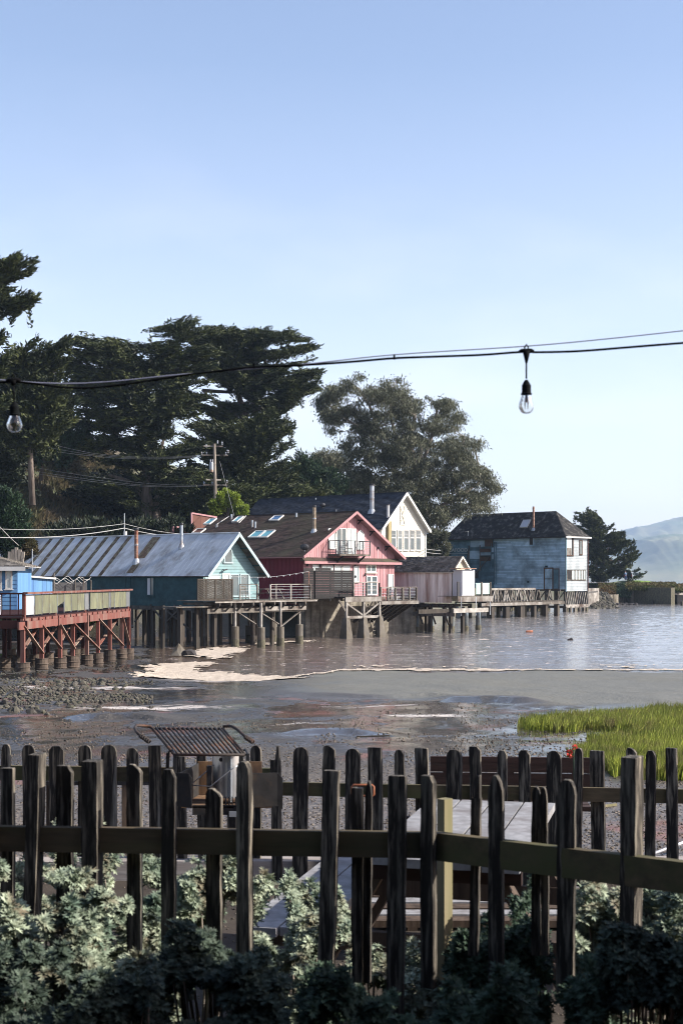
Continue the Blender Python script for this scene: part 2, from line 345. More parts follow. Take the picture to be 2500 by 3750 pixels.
leafmat('silver_leaf', (.42, .475, .345), (.10, .15, .11), isl=.45, tr=.15, sc=6, dirt=(.16, .11, .07), amt=.05, ds=7)
leafmat('green_leaf', (.075, .12, .075), (.022, .045, .028), isl=.4, tr=.25, sc=6)
leafmat('shaded_silver_leaf', (.10, .135, .098), (.022, .036, .028), isl=.4, tr=.2, sc=6)  # silver shrub leaf darkened, the foreground shade put into its colour
leafmat('red_petal', (.55, .06, .04), (.40, .04, .03))
# ---------------------------------------------------------------- terrain
YB = ([-400, -120, -60, -25, -12, -3, 4.5, 7, 14, 22, 33, 45, 95, 120], [60, 78, 90, 104, 109, 110, 118, 126, 165, 212, 250, 262, 262, 330])
YS = ([-60, -20, -16, -13, -11.2, -10, -8, -5, -3, -1, 0, 4, 40, 200], [112, 108, 104, 96, 84, 74, 65, 61.5, 62, 66, 68.2, 68.4, 68.4, 72])
def sstep(x, a, b):
    t = np.clip((x-a)/(b-a), 0, 1); return t*t*(3-2*t)
LEDGE = [((-1.5, 2.8, 36.8), .05), ((2.5, 4.6, 34.3), .09), ((-5.2, -3.4, 27.0), .07), ((-.9, .6, 22.5), .05)]
def gz(X, Y, fine=True):
    X = np.asarray(X, float); Y = np.asarray(Y, float)
    ys = np.interp(X, *YS); yb = np.interp(X, *YB)+1.2*np.sin(X*.35)*0
    d = ys-Y
    z = np.where(d > 0, np.maximum(.0394*(68.4-Y), 0)*sstep(d, -1, 11)+.004*np.minimum(d, 30), -.03*(-d))
    z = np.maximum(z, -1.2)
    z = np.minimum(z, .0394*58.4-(10-np.minimum(Y, 10))*0)
    if fine:
        amp = sstep(Y, 11, 18)*np.clip(1.1-Y/120, .2, 1)
        z = z+amp*((fbm(X*.5, Y*.22, 3)-.5)*.16+(fbm(X*2.2, Y*1.2, 9)-.5)*.05)*np.where(d > 0, 1, .2)
        rough = sstep(-X, 4, 9)*sstep(Y, 30, 45)*(1-sstep(Y, 85, 95))
        z = z+rough*(fbm(X*1.7, Y*1.7, 31)-.4)*.22
        for (x0, x1, y0), h in LEDGE:
            c = y0+.5*np.sin((X-x0)*2.1)+(fbm(X*2, X*0+y0, 5)-.5)*.6
            wx = sstep(X, x0-.5, x0+.4)*(1-sstep(X, x1-.4, x1+.5))
            z = z+wx*h*(sstep(Y, c-.05, c+.03)*(1-sstep(Y, c+.3, c+3.5))-.35*(1-sstep(np.abs(Y-c+.45), .2, .6)))
    # land behind the shoreline
    up = sstep(Y-yb, 0, 1.6)
    lz = 3.15+.2*sstep(Y, 200, 265)*sstep(X, 10, 40)-.85*sstep(X, 55, 61)
    hill = np.clip(Y-yb-22, 0, 200)*.34*sstep(-X, 8, 40)
    hill = np.minimum(hill, 17)+(fbm(X*.12, Y*.12, 41)-.5)*3*sstep(Y-yb, 18, 40)*sstep(-X, -5, 15)
    hill = hill+sstep(Y-yb, 14, 20)*1.2*sstep(-X, 12, 24)
    back = sstep(X, 44, 52)*sstep(Y, 300, 316)       # the spit ends in water again
    lz = lz+hill
    lz = lz*(1-back)-2*back
    return z*(1-up)+lz*up
def groundmesh():
    n, m = 760, 420
    t = np.linspace((1/3.2)**.62, (1/420.)**.62, n); Ys = 1/(t**(1/.62))
    R = np.linspace(-.62, .55, m); Yg, Rg = np.meshgrid(Ys, R, indexing='ij')
    near = np.minimum(Yg, 420); Xg = Rg*(near+6)
    Z = gz(Xg, Yg)
    Z = np.where(Yg < 10.2, 2.33, Z)
    idx = np.arange(n*m).reshape(n, m)
    Fc = np.stack([idx[:-1, :-1], idx[:-1, 1:], idx[1:, 1:], idx[1:, :-1]], -1).reshape(-1, 4)
    px = Xg/Yg*F+CX0; py = HZ+(EYE-Z)/Yg*F
    yb = np.interp(Xg, *YB)
    land = sstep(Yg-yb, .2, 2)
    X, Y = Xg, Yg
    # smooth pale bar of dry mud by the foam line, wet churned mud nearer, streaks of foam scum left
    bar = sstep(X, -4, 1)*sstep(Y, 33.5, 38+0*X)*(1-land)
    bar = np.maximum(bar, sstep(X+ (Y-30)*.2, 4.2, 6)*sstep(Y, 30, 34)*(1-land))
    scum = np.zeros_like(X)
    for (cx, cy, rx, ry, s) in [(-7.2, 43, 5.5, 3.4, .8), (-4.6, 52, 4, 4.0, .75), (-4.3, 31, 3.0, 2.2, .85), (-10, 47, 4, 2.6, .65), (-3, 36, 3.0, 1.5, .55), (.6, 31.5, 2.2, 1.4, .7), (1.6, 27.5, 1.3, 1.0, .9), (3.3, 33.8, 1.0, .8, .7), (-.5, 25, 1.6, 1.0, .7), (2.0, 22.0, 1.4, .9, .5)]:
        scum = np.maximum(scum, s*np.exp(-(((X-cx)/rx)**2+((Y-cy-(X-cx)*.12)/ry)**2)))
    chan = np.zeros_like(X)
    for x0, y0, x1, y1, wd in [(-3, 37, .4, 36.2, .5), (-.4, 36, -2.4, 40.5, .5), (4.2, 33.6, 1.9, 29, .5), (1.9, 29, -.6, 23.5, .7), (2.8, 30, 4.2, 20, .9), (1.2, 29, 2.6, 21, 1.6), (3.4, 27, 4.4, 21, 1.2), (-3.5, 23.5, -1.2, 25.5, .6), (1, 21, 3, 17, .7), (-6, 29, -2, 31, .5)]:
        dx, dy = x1-x0, y1-y0; tt = np.clip(((X-x0)*dx+(Y-y0)*dy)/(dx*dx+dy*dy), 0, 1)
        wob = (fbm(Y*.7, X*.7, 77)-.5)*1.6
        q = np.sqrt((X+wob-x0-tt*dx)**2+((Y-y0-tt*dy)*.55)**2); chan = np.maximum(chan, 1-sstep(q, wd*.8, wd*2.0))
    V = np.stack([X, Y, Z], -1).reshape(-1, 3)
    grassy = land*sstep(fbm(X*.3, Y*.3, 5), .35, .5)
    return npmesh('ground', V, Fc, M['mud'], kind='structure', smooth=True, attrs={'bar': bar, 'scum': scum, 'chan': chan, 'land': land, 'gravel': (1-sstep(Y, 13, 21))*(1-land), 'stony': sstep(-X, 5, 9)*sstep(Y, 36, 42)*(1-land)})
def mudmat():
    m = bpy.data.materials.new('mud'); m.use_nodes = True; n = m.node_tree.nodes; L = m.node_tree.links; b = n['Principled BSDF']
    g = n.new('ShaderNodeNewGeometry')
    def att(k): a = n.new('ShaderNodeAttribute'); a.attribute_name = k; return a.outputs['Fac']
    def nz(sc, det=6, ro=.65):
        mp = n.new('ShaderNodeMapping'); mp.inputs['Scale'].default_value = sc; t = n.new('ShaderNodeTexNoise'); t.inputs['Scale'].default_value = 1; t.inputs['Detail'].default_value = det; t.inputs['Roughness'].default_value = ro
        L.new(g.outputs['Position'], mp.inputs[0]); L.new(mp.outputs[0], t.inputs[0]); return t.outputs['Fac']
    def mr(x, a, c, d=0, e=1):
        r = n.new('ShaderNodeMapRange'); r.inputs[1].default_value = a; r.inputs[2].default_value = c; r.inputs[3].default_value = d; r.inputs[4].default_value = e; L.new(x, r.inputs[0]); return r.outputs[0]
    def ma(op, a, c):
        r = n.new('ShaderNodeMath'); r.operation = op
        for i, q in enumerate((a, c)):
            if hasattr(q, 'links'): L.new(q, r.inputs[i])
            else: r.inputs[i].default_value = q
        return r.outputs[0]
    def mix(f, a, c):
        x = n.new('ShaderNodeMix'); x.data_type = 'RGBA'; L.new(f, x.inputs[0])
        for i, q in ((6, a), (7, c)):
            if hasattr(q, 'links'): L.new(q, x.inputs[i])
            else: x.inputs[i].default_value = (*q, 1)
        return x.outputs[2]
    mid = nz((1.2, .6, 1.2)); fine = nz((9, 7, 9), 4); speck = nz((26, 20, 26), 2); big = nz((.35, .16, .35), 5)
    bar, scum, chan, land, grav, stony = [att(k) for k in ('bar', 'scum', 'chan', 'land', 'gravel', 'stony')]
    col = mix(mr(mid, .3, .7), (.016, .014, .0125), (.048, .043, .038))
    col = mix(mr(speck, .60, .68, 0, .8), col, (.19, .165, .14))
    col = mix(mr(speck, .42, .34, 0, .7), col, (.022, .018, .016))
    barc = mix(mr(fine, .3, .7), (.092, .090, .074), (.138, .135, .112))
    barc = mix(mr(speck, .38, .30, 0, .6), barc, (.07, .065, .055))
    col = mix(ma('MULTIPLY', bar, 1), col, barc)
    col = mix(ma('MULTIPLY', grav, .7), col, mix(mr(speck, .35, .65), (.035, .028, .024), (.20, .165, .13)))
    col = mix(ma('MULTIPLY', chan, .75), col, (.05, .042, .036))
    # reddish algae patches
    red = ma('MULTIPLY', mr(nz((.5, .35, .5), 4), .60, .66), ma('SUBTRACT', 1, bar)); col = mix(ma('MULTIPLY', red, .55), col, (.20, .075, .05))
    # dried scum
    sn = nz((1.1, 3.4, 1), 8, .72); sc = mr(ma('ADD', ma('ADD', ma('MULTIPLY', scum, .44), ma('MULTIPLY', sn, .75)), ma('MULTIPLY', nz((5, 14, 5), 4, .8), .35)), .84, .92)
    col = mix(sc, col, (.50, .45, .41))
    lg = mix(mr(nz((.35, .35, .35), 5), .38, .55), (.10, .068, .04), (.05, .06, .02)); lg = mix(mr(nz((3, 3, 3), 4), .4, .62, 0, .75), lg, (.045, .05, .02))
    col = mix(land, col, lg)
    L.new(col, b.inputs['Base Color'])
    wet = ma('MAXIMUM', mr(big, .43, .50), ma('MULTIPLY', chan, mr(mid, .25, .45)))
    wet = ma('MULTIPLY', wet, ma('SUBTRACT', 1, ma('MULTIPLY', bar, .85))); wet = ma('MULTIPLY', wet, ma('SUBTRACT', 1, sc)); wet = ma('MULTIPLY', wet, ma('SUBTRACT', 1, land)); wet = ma('MULTIPLY', wet, ma('SUBTRACT', 1, ma('MULTIPLY', grav, .6)))
    L.new(mr(wet, 0, 1, .75, .09), b.inputs['Roughness'])
    b.inputs['Specular IOR Level'].default_value = .55
    b1 = n.new('ShaderNodeBump'); b1.inputs['Distance'].default_value = .05; L.new(mr(wet, 0, 1, .85, .08), b1.inputs['Strength']); L.new(fine, b1.inputs['Height'])
    b2 = n.new('ShaderNodeBump'); b2.inputs['Distance'].default_value = .02; L.new(mr(wet, 0, 1, .6, .05), b2.inputs['Strength']); L.new(speck, b2.inputs['Height']); L.new(b1.outputs[0], b2.inputs['Normal'])
    L.new(b2.outputs[0], b.inputs['Normal'])
    return m
M['mud'] = mudmat()
groundmesh()
# water: one sheet to the horizon
def watermat():
    m = bpy.data.materials.new('water'); m.use_nodes = True; n = m.node_tree.nodes; L = m.node_tree.links; b = n['Principled BSDF']
    g = n.new('ShaderNodeNewGeometry')
    def nz(sc, det=5, ro=.6, dis=0):
        mp = n.new('ShaderNodeMapping'); mp.inputs['Scale'].default_value = sc; mp.inputs['Rotation'].default_value = (0, 0, .15); t = n.new('ShaderNodeTexNoise'); t.inputs['Scale'].default_value = 1; t.inputs['Detail'].default_value = det; t.inputs['Roughness'].default_value = ro; t.inputs['Distortion'].default_value = dis
        L.new(g.outputs['Position'], mp.inputs[0]); L.new(mp.outputs[0], t.inputs[0]); return t.outputs['Fac']
    def mr(x, a, c, d=0, e=1):
        r = n.new('ShaderNodeMapRange'); r.inputs[1].default_value = a; r.inputs[2].default_value = c; r.inputs[3].default_value = d; r.inputs[4].default_value = e; L.new(x, r.inputs[0]); return r.outputs[0]
    def mix(f, a, c):
        x = n.new('ShaderNodeMix'); x.data_type = 'RGBA'; L.new(f, x.inputs[0])
        for i, q in ((6, a), (7, c)):
            if hasattr(q, 'links'): L.new(q, x.inputs[i])
            else: x.inputs[i].default_value = (*q, 1)
        return x.outputs[2]
    sx = n.new('ShaderNodeSeparateXYZ'); L.new(g.outputs['Position'], sx.inputs[0]); ad = n.new('ShaderNodeMath'); ad.operation = 'MULTIPLY_ADD'; ad.inputs[1].default_value = 22; L.new(nz((.05, .03, .05)), ad.inputs[0]); L.new(sx.outputs[0], ad.inputs[2])
    col = mix(mr(ad.outputs[0], 3, 26), (.105, .075, .055), (.20, .19, .19))
    fleck = mr(nz((.9, .75, 1), 8, .78, .6), .585, .66)
    col = mix(fleck, col, (.55, .46, .40))
    L.new(col, b.inputs['Base Color']); L.new(mr(fleck, 0, 1, .05, .6), b.inputs['Roughness'])
    b.inputs['Specular IOR Level'].default_value = .9; b.inputs['IOR'].default_value = 1.45
    b1 = n.new('ShaderNodeBump'); b1.inputs['Strength'].default_value = .45; b1.inputs['Distance'].default_value = .11; L.new(nz((.7, 1.6, 1), 6, .62, .5), b1.inputs['Height'])
    b2 = n.new('ShaderNodeBump'); b2.inputs['Strength'].default_value = .4; b2.inputs['Distance'].default_value = .05; L.new(nz((3.2, 5.5, 1), 3), b2.inputs['Height']); L.new(b1.outputs[0], b2.inputs['Normal'])
    L.new(b2.outputs[0], b.inputs['Normal']); return m
M['water'] = watermat()
def watersheet():
    n, m = 620, 560
    t = np.linspace((1/56.)**.8, (1/420.)**.8, n); Y0 = 1/(t**(1/.8)); R = np.linspace(-.34, .42, m); Y, Rg = np.meshgrid(Y0, R, indexing='ij'); X = Rg*Y
    ys = np.interp(X, *YS); shoal = sstep(Y-ys, -1, 14)*.75+.25
    a = (fbm(X*.5, Y*.85+X*.1, 201, 4)-.5)*.085+(fbm(X*1.5, Y*2.6, 207, 3)-.5)*.035; Z = a*shoal*(1-sstep(Y, 380, 418))
    Z = Z*(1-sstep(np.abs(Rg-.04), .36, .38))
    idx = np.arange(n*m).reshape(n, m); Fc = np.stack([idx[:-1, :-1], idx[:-1, 1:], idx[1:, 1:], idx[1:, :-1]], -1).reshape(-1, 4)
    V = np.stack([X, Y, Z], -1).reshape(-1, 3); k = len(V); e0, e1 = float(R[0]*420), float(R[-1]*420); f0, f1 = float(R[0]*56), float(R[-1]*56)
    ex = np.array([(-7000, 56, 0), (7000, 56, 0), (7000, 420, 0), (-7000, 420, 0), (7000, 8000, 0), (-7000, 8000, 0), (f0, 56, 0), (f1, 56, 0), (e0, 420, 0), (e1, 420, 0)], float)
    Fc = np.concatenate([Fc, np.array([(k, k+6, k+8, k+3), (k+7, k+1, k+2, k+9), (k+3, k+2, k+4, k+5)])])
    npmesh('water', np.concatenate([V, ex]), Fc, M['water'], kind='structure', smooth=True)
watersheet()
# far hills across the bay
M['hill'] = mat('hill', (.085, .12, .055), (.035, .055, .035), (.0035, .0035, .008), .95, .6, dirt=(.22, .20, .11), dirt_amt=.35, dirt_scale=(.002, .002, .006), dist=6, detail=10)
def ridge(name, D, depth, prof, seed, label):
    xs = np.linspace(prof[0][0], prof[-1][0], 300); hy = np.interp(xs, [p[0] for p in prof], [p[1] for p in prof])
    T = np.linspace(0, 1, 40); Xg, Tg = np.meshgrid(xs, T, indexing='ij'); X = (Xg-CX0)/F*D; Y = D-depth+2*depth*Tg
    H = (HZ-hy)/F*D+EYE; H = H+(fbm(xs*.09, xs*0, seed, 5)-.5)*8+(fbm(xs*.5, xs*0, seed+3, 3)-.5)*5
    sh = np.sin(np.clip(Tg, 0, 1)*math.pi)**.75
    Z = H[:, None]*sh*(1+(fbm(X*.012, Y*.012, seed+7)-.5)*.5*np.sin(Tg*2*math.pi)**2)-1.0*(1-sh)
    idx = np.arange(X.size).reshape(X.shape); Fc = np.stack([idx[:-1, :-1], idx[:-1, 1:], idx[1:, 1:], idx[1:, :-1]], -1).reshape(-1, 4)
    return npmesh(name, np.stack([X, Y, Z], -1).reshape(-1, 3), Fc[:, ::-1], M['hill'], kind='structure', smooth=True)
ridge('hill', 7000, 800, [(1300, 2100), (1800, 2040), (2150, 1985), (2265, 1948), (2300, 1935), (2380, 1922), (2430, 1906), (2500, 1892), (2700, 1870), (3200, 1900), (4200, 1960)], 3, '')
ridge('hill', 5000, 600, [(1500, 2118), (2000, 2090), (2250, 2030), (2330, 1980), (2400, 1962), (2500, 1955), (2800, 1965), (3400, 2000), (4200, 2060)], 13, '')
# the air between here and the hills
hz = MB(); hz.box(-7500, 7500, -60, 8400, -3.5, 420)
M['haze'] = bpy.data.materials.new('haze'); M['haze'].use_nodes = True
_n = M['haze'].node_tree; _n.nodes.clear(); _o = _n.nodes.new('ShaderNodeOutputMaterial'); _v = _n.nodes.new('ShaderNodeVolumePrincipled')
_v.inputs['Color'].default_value = (.56, .74, 1.0, 1); _v.inputs['Density'].default_value = .00011; _v.inputs['Anisotropy'].default_value = .0
_n.links.new(_v.outputs[0], _o.inputs['Volume'])
ob('haze', hz, M['haze'], kind='stuff')
# foam: thick scum where the water laps the mud
M['foam'] = mat('foam', (.56, .485, .40), (.34, .28, .22), (3, 3, 3), .85, 1.0, bscale=(9, 9, 9), dist=.08)
def foam():
    V = []; Q = []
    def add(x0, x1, y0, y1, st, fn):
        xs = np.arange(x0, x1, st); ys = np.arange(y0, y1, st*1.6); X, Y = np.meshgrid(xs, ys, indexing='ij')
        Z = np.maximum(gz(X, Y), 0)+.02+.05*fbm(X*3, Y*3, 8, 3); keep = fn(X, Y); idx = np.arange(X.size).reshape(X.shape)
        k = keep[:-1, :-1] & keep[1:, 1:] & keep[1:, :-1] & keep[:-1, 1:]
        Fc = np.stack([idx[:-1, :-1], idx[1:, :-1], idx[1:, 1:], idx[:-1, 1:]], -1)[k]
        V.append(np.stack([X, Y, Z], -1).reshape(-1, 3)); Q.append(Fc)
    def shore(X, Y):
        ys = np.interp(X, *YS); wd = .45+.9*fbm(X*.15, X*0, 2); c = ys-.1+(fbm(X*.3, X*0+3, 4)-.5)*1.0
        a = np.abs(Y-c)/wd
        b = (np.abs(Y-c-3.0)/1.6 < 1) & (fbm(X*.5, Y*1.2, 6) > .60)
        return ((a+2.0*(fbm(X*2.2, Y*2.6, 12)-.5) < .80) | (b & (fbm(X*3, Y*3, 14) > .45))) & (X > -2.6)
    add(-3, 24, 63, 76, .12, shore)
    polys = []
    for pts in ([(470, 2470), (540, 2440), (620, 2426), (700, 2422), (800, 2424), (790, 2415), (700, 2402), (640, 2396), (700, 2378), (830, 2368), (900, 2362), (905, 2378), (850, 2398), (850, 2412), (790, 2432), (700, 2446), (740, 2455), (860, 2466), (1000, 2472), (1120, 2478), (1130, 2492), (1010, 2506), (900, 2500), (760, 2502), (640, 2500), (540, 2498)],
                [(920, 2358), (1000, 2350), (1100, 2345), (1200, 2338), (1200, 2344), (1100, 2352), (1000, 2360), (930, 2368)],
                [(0, 2300), (1, 2300), (1, 2301)]):
        P_ = []
        for a, c in pts:
            D = 62.0
            for _ in range(14): D = .5*D+.5*Dof(c, max(float(gz((a-CX0)/F*D, D, False)), .02)+.03)
            P_.append(((a-CX0)/F*D, D))
        polys.append(P_)
    def inside(X, Y, P_):
        r = np.zeros(X.shape, bool)
        for i in range(len(P_)):
            (x0, y0), (x1, y1) = P_[i-1], P_[i]
            c = ((y0 > Y) != (y1 > Y)) & (X < (x1-x0)*(Y-y0)/(y1-y0+1e-9)+x0); r ^= c
        return r
    def pool(X, Y):
        wx = X+(fbm(X*.6, Y*.3, 21)-.5)*1.2+(fbm(X*2.6, Y*1.6, 22, 3)-.5)*.9; wy = Y+(fbm(X*.6, Y*.3, 25)-.5)*2.6+(fbm(X*2.6, Y*1.6, 26, 3)-.5)*2.4
        m = 0
        for a, b in ((0, 0), (.35, .3), (-.35, .3), (.35, -.9), (-.35, -.9), (.7, 1.2), (-.7, 1.2), (.2, -1.8), (-.2, 2.0), (1.1, 0), (-1.1, 0)): m = m+(inside(wx+a, wy+b, polys[0]) | inside(wx+a, wy+b, polys[1]))
        return m/11.0*1.2 > .12+.95*fbm(X*2.6, Y*2.2, 28, 5)
    add(-14, 0, 54, 112, .13, pool)
    n0 = len(V[0]); Vv = np.concatenate(V); Fc = np.concatenate([Q[0], Q[1]+n0])
    used = np.unique(Fc); mp = np.zeros(len(Vv), int); mp[used] = np.arange(len(used))
    tag(npmesh('foam', Vv[used], mp[Fc], M['foam'], kind='stuff', smooth=True), 'cream coloured sea foam heaped along the edge of the mudflat', 'foam')
foam()
# ================================================================ houses
def skylight(pl, quad, gm, parent, label=None):
    pts = [pl.hit(*q, .12) for q in quad]; m = MB(); cu = sum(p[0] for p in pts)/4; cv = sum(p[1] for p in pts)/4
    # square it up: a roof window is a rectangle in the slope
    w_ = (max(p[0] for p in pts)-min(p[0] for p in pts)); us = sorted(p[0] for p in pts); vs = sorted(p[1] for p in pts)
    u0, u1, v0, v1 = (us[0]+us[1])/2, (us[2]+us[3])/2, (vs[0]+vs[1])/2, (vs[2]+vs[3])/2
    f = .07
    for r in ((u0, u0+f, v0, v1), (u1-f, u1, v0, v1), (u0+f, u1-f, v0, v0+f), (u0+f, u1-f, v1-f, v1)): pl.box(m, *r, .02, .20)
    o = ob('skylight', m, M['white_trim'], parent, label=label); g = MB(); pl.box(g, u0+f, u1-f, v0+f, v1-f, .03, .15); ob('pane', g, gm, o); return o
def pipe(root, pl, bx, by, tx, ty, r, matn, parent, name='chimney', cap=True, flash=True, label=None, n=.1, sink=.35):
    u, v = pl.hit(bx, by, n); b = pl.p(u, v, n); Mi = pl.M.inverted(); wb = pl.M @ b
    h = (by-ty)/F*wb.y
    m = MB(); m.tube([b-Vector((0, 0, sink)), b+Vector((0, 0, h))], r, 10)
    o = ob(name, m, M[matn], parent, smooth=False, label=label)
    if cap:
        c = MB(); c.lathe(b+Vector((0, 0, h-.02)), [(0, 0), (r*1.25, .0), (r*1.35, .10), (r*1.2, .14), (0, .15)], 10); ob('chimney_cap', c, M['dark_metal'], o)
        c = MB(); c.lathe(b+Vector((0, 0, h*.5)), [(r*1.02, 0), (r*1.12, .02), (r*1.12, .07), (r*1.02, .09)], 10); ob('collar', c, M['galv'], o)
    if flash:
        c = MB(); c.lathe(b-Vector((0, 0, .25)), [(r*2.1, 0), (r*1.9, .2), (r*1.15, .42), (r*1.05, .44)], 10); ob('flashing', c, M['galv'], o)
    return o
class House:
    """gable wall along local +x, long side running back along local +y"""
    def __init__(s, name, label, px, D, ang, floor, eave, ridge, wid, length, cat='house', group=None):
        s.th = RA(ang); s.c = Vector((*flat(px, D), EYE+floor)); s.fl = EYE+floor
        s.root = thing(name, label, cat, s.c, s.th, group)
        bpy.context.view_layer.update()
        s.e = eave-floor; s.r = ridge-floor; s.w = wid; s.l = length
        s.gable = Plane(s.root, (0, 0, 0), (1, 0, 0), (0, 0, 1)); s.side = Plane(s.root, (0, 0, 0), (0, -1, 0), (0, 0, 1))
        s.rside = Plane(s.root, (wid, 0, 0), (0, 1, 0), (0, 0, 1))
    def shell(s, mat_, back=True, top=None):
        m = MB(); e = s.e; w_, l = s.w, s.l; t = .02
        pts = [(t, t, 0), (w_-t, t, 0), (w_-t, t, e), (w_/2, t, s.r-.06), (t, t, e)]
        m.prism(pts, (0, l-2*t, 0)); return ob('wall', m, mat_, s.root)
    def slope(s, left, oh, og, ob_=.3):
        """plane of one roof slope; u along the eave, v up the slope; starts at the overhanging eave"""
        w_, run = s.w, s.w/2; rise = s.r-s.e; L_ = math.hypot(run, rise); cu, cv = run/L_, rise/L_
        s.oh, s.og = oh, og; s.L = L_+oh; s.ob_ = ob_
        if left: return Plane(s.root, (-oh*cu, s.l+ob_, s.e-oh*cv), (0, -1, 0), (cu, 0, cv))
        return Plane(s.root, (w_+oh*cu, -og, s.e-oh*cv), (0, 1, 0), (-cu, 0, cv))
    def slopelen(s): return s.l+s.og+s.ob_
def shingles(pl, poly, su, sv, mat_, parent, name='shingles', n0=.06, th=.022):
    """overlapping shingles, each a wedge thicker at its lower edge"""
    m = MB(); v0 = min(p[1] for p in poly); v1 = max(p[1] for p in poly); k = 0; v = v0-.02
    while v < v1-.03:
        row = clip(poly, 1, v, min(v+sv*1.25, v1))
        if row:
            u0 = min(p[0] for p in row); u1 = max(p[0] for p in row); u = u0-rnd.random()*su
            while u < u1:
                wd = su*rnd.uniform(.7, 1.3)
                c = clip(row, 0, max(u+.006, u0), min(u+wd, u1))
                if c:
                    t = th*rnd.uniform(.8, 1.5); lo = v-rnd.uniform(0, .015); kk = len(m.v); nn = len(c)
                    for q in c: m.v.append(tuple(pl.p(q[0], q[1] if q[1] > v+.01 else lo, n0+(t+.012)*(1-(q[1]-v)/(sv*1.25))+.004)))
                    for q in c: m.v.append(tuple(pl.p(q[0], q[1] if q[1] > v+.01 else lo, n0-.01)))
                    m.f.append(tuple(range(kk, kk+nn)))
                    for i in range(nn):
                        j = (i+1) % nn; m.f.append((kk+j, kk+i, kk+nn+i, kk+nn+j))
                u += wd
        v += sv
    return ob(name, m, mat_, parent, kind='stuff')
# ---- teal and mint house with the corrugated roof
T = House('teal_house', 'teal and mint clapboard house with striped corrugated metal roof on stilts', 745, 94, 50, -1.55, .43, 3.05, 5.3, 30)
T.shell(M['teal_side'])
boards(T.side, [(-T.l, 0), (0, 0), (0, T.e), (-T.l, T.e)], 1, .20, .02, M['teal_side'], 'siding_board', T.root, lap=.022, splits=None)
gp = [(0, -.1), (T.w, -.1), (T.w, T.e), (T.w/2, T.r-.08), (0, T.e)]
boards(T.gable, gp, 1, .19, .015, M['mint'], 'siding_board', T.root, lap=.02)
for left in (True, False):
    sl = T.slope(left, .35, .75); Lr = T.slopelen()
    m = MB(); sl.box(m, 0, Lr, 0, T.L, -.08, .0); ob('roof', m, M['weathered'], T.root)
    # corrugated sheets side by side; the clear ones have gone brown with moss
    sw = .42; k = int(Lr/sw); sw = Lr/k
    ux = [sl.hit(p_, y_)[0]/sw for p_, y_ in ((185, 1982), (475, 1972))] if left else [0, 0]; ph = int(round(ux[0]))
    for i in range(k):
        u0 = i*sw; bm_ = MB(); nn = 17; v = []
        brown = left and (i-ph) % 3 == 0 and ph-1 <= i <= ux[1]+1
        rows = [-.03, T.L*.25, T.L*.5, T.L*.75, T.L+.03]; sag = rnd.uniform(-.006, .006)
        for r_, vv in enumerate(rows):
            for j in range(nn):
                u = u0+sw*j/(nn-1); bm_.v.append(tuple(sl.p(u, vv, .035+sag+.016*math.cos(2*math.pi*j/(nn-1)*4))))
        for r_ in range(len(rows)-1):
            for j in range(nn-1): a = r_*nn+j; bm_.f.append((a, a+1, a+nn+1, a+nn))
        ob('roof_sheet', bm_, M['rust_roof'] if brown else M['metal_roof'], T.root, smooth=True, label='brown mossy roof sheet' if brown else None)
    if left: TS = sl
# brown patches by the chimneys on the near half
for (a, c, d, e) in ((1130, 0, 0, 0),): pass
for quad in ([(560, 1968), (590, 1967), (530, 2044), (500, 2044)], [(494, 2064), (516, 2064), (487, 2098), (460, 2099)]):
    pts = [TS.hit(*q, .05) for q in quad]; us = [p[0] for p in pts]; vs = [p[1] for p in pts]; m = MB()
    u0, u1, v0, v1 = sum(sorted(us)[:2])/2, sum(sorted(us)[2:])/2, min(vs), max(vs); nn = 19
    for vv in (max(v0, -.02), min(v1, T.L)):
        for j in range(nn): u = u0+(u1-u0)*j/(nn-1); m.v.append(tuple(TS.p(u, vv, .062+.012*math.cos(2*math.pi*j/(nn-1)*5))))
    for j in range(nn-1): m.f.append((j, j+1, j+1+nn, j+nn))
    ob('roof_sheet', m, M['rust_roof'], T.root, smooth=True, label='brown mossy roof patch')
m = MB(); m.tube([(T.w/2, -.75, T.r+.05), (T.w/2, T.l+.3, T.r+.05)], .06, 8); ob('ridge_cap', m, M['metal_roof'], T.root)
# barge boards and purlins under the gable overhang
run, rise = T.w/2, T.r-T.e; ex = .35*run/math.hypot(run, rise); ez = .35*rise/math.hypot(run, rise)
for sx in (0, 1):
    p = (-ex, -.76, T.e-ez-.05) if not sx else (T.w+ex, -.76, T.e-ez-.05); m = MB(); m.beam(p, (T.w/2, -.76, T.r-.05), .035, .2, (0, 0, 1)); ob('barge_board', m, M['mint_trim'], T.root)
    for k in range(5):
        t = (k+.5)/5; x = p[0]+(T.w/2-p[0])*t; z = p[2]+(T.r-.05-p[2])*t-.06; m = MB(); m.beam((x, -.74, z), (x, .0, z), .06, .12); ob('purlin_end', m, M['teal_side'], T.root)
for px, by, ty, rr, mm, lb in ((500, 2055, 1941, .14, 'rusty_pipe', 'tall rust brown stove pipe'), (665, 2000, 1922, .11, 'galv', 'shorter galvanised stove pipe')):
    pipe(T.root, TS, px, by, px, ty, rr, mm, T.root, label=lb)
def g_win(pl, a, b, c, d, **k): return window(pl, pl.rect(a, b, c, d), **k)
G = T.gable
for r, nx in (((760, 2107, 805, 2130), 1), ((760, 2134, 805, 2185), 1)):
    window(G, G.rect(*r), M['mint_trim'], M['glass_light'], T.root, nx=nx, n0=.03)
window(G, G.rect(816, 2104, 836, 2196), M['white_trim'], M['glass_light'], T.root, name='door', n0=.03, fw=.09)
window(G, G.rect(843, 2105, 871, 2181), M['mint_trim'], M['glass'], T.root, n0=.03)
window(G, G.rect(879, 2105, 907, 2181), M['mint_trim'], M['glass'], T.root, n0=.03)
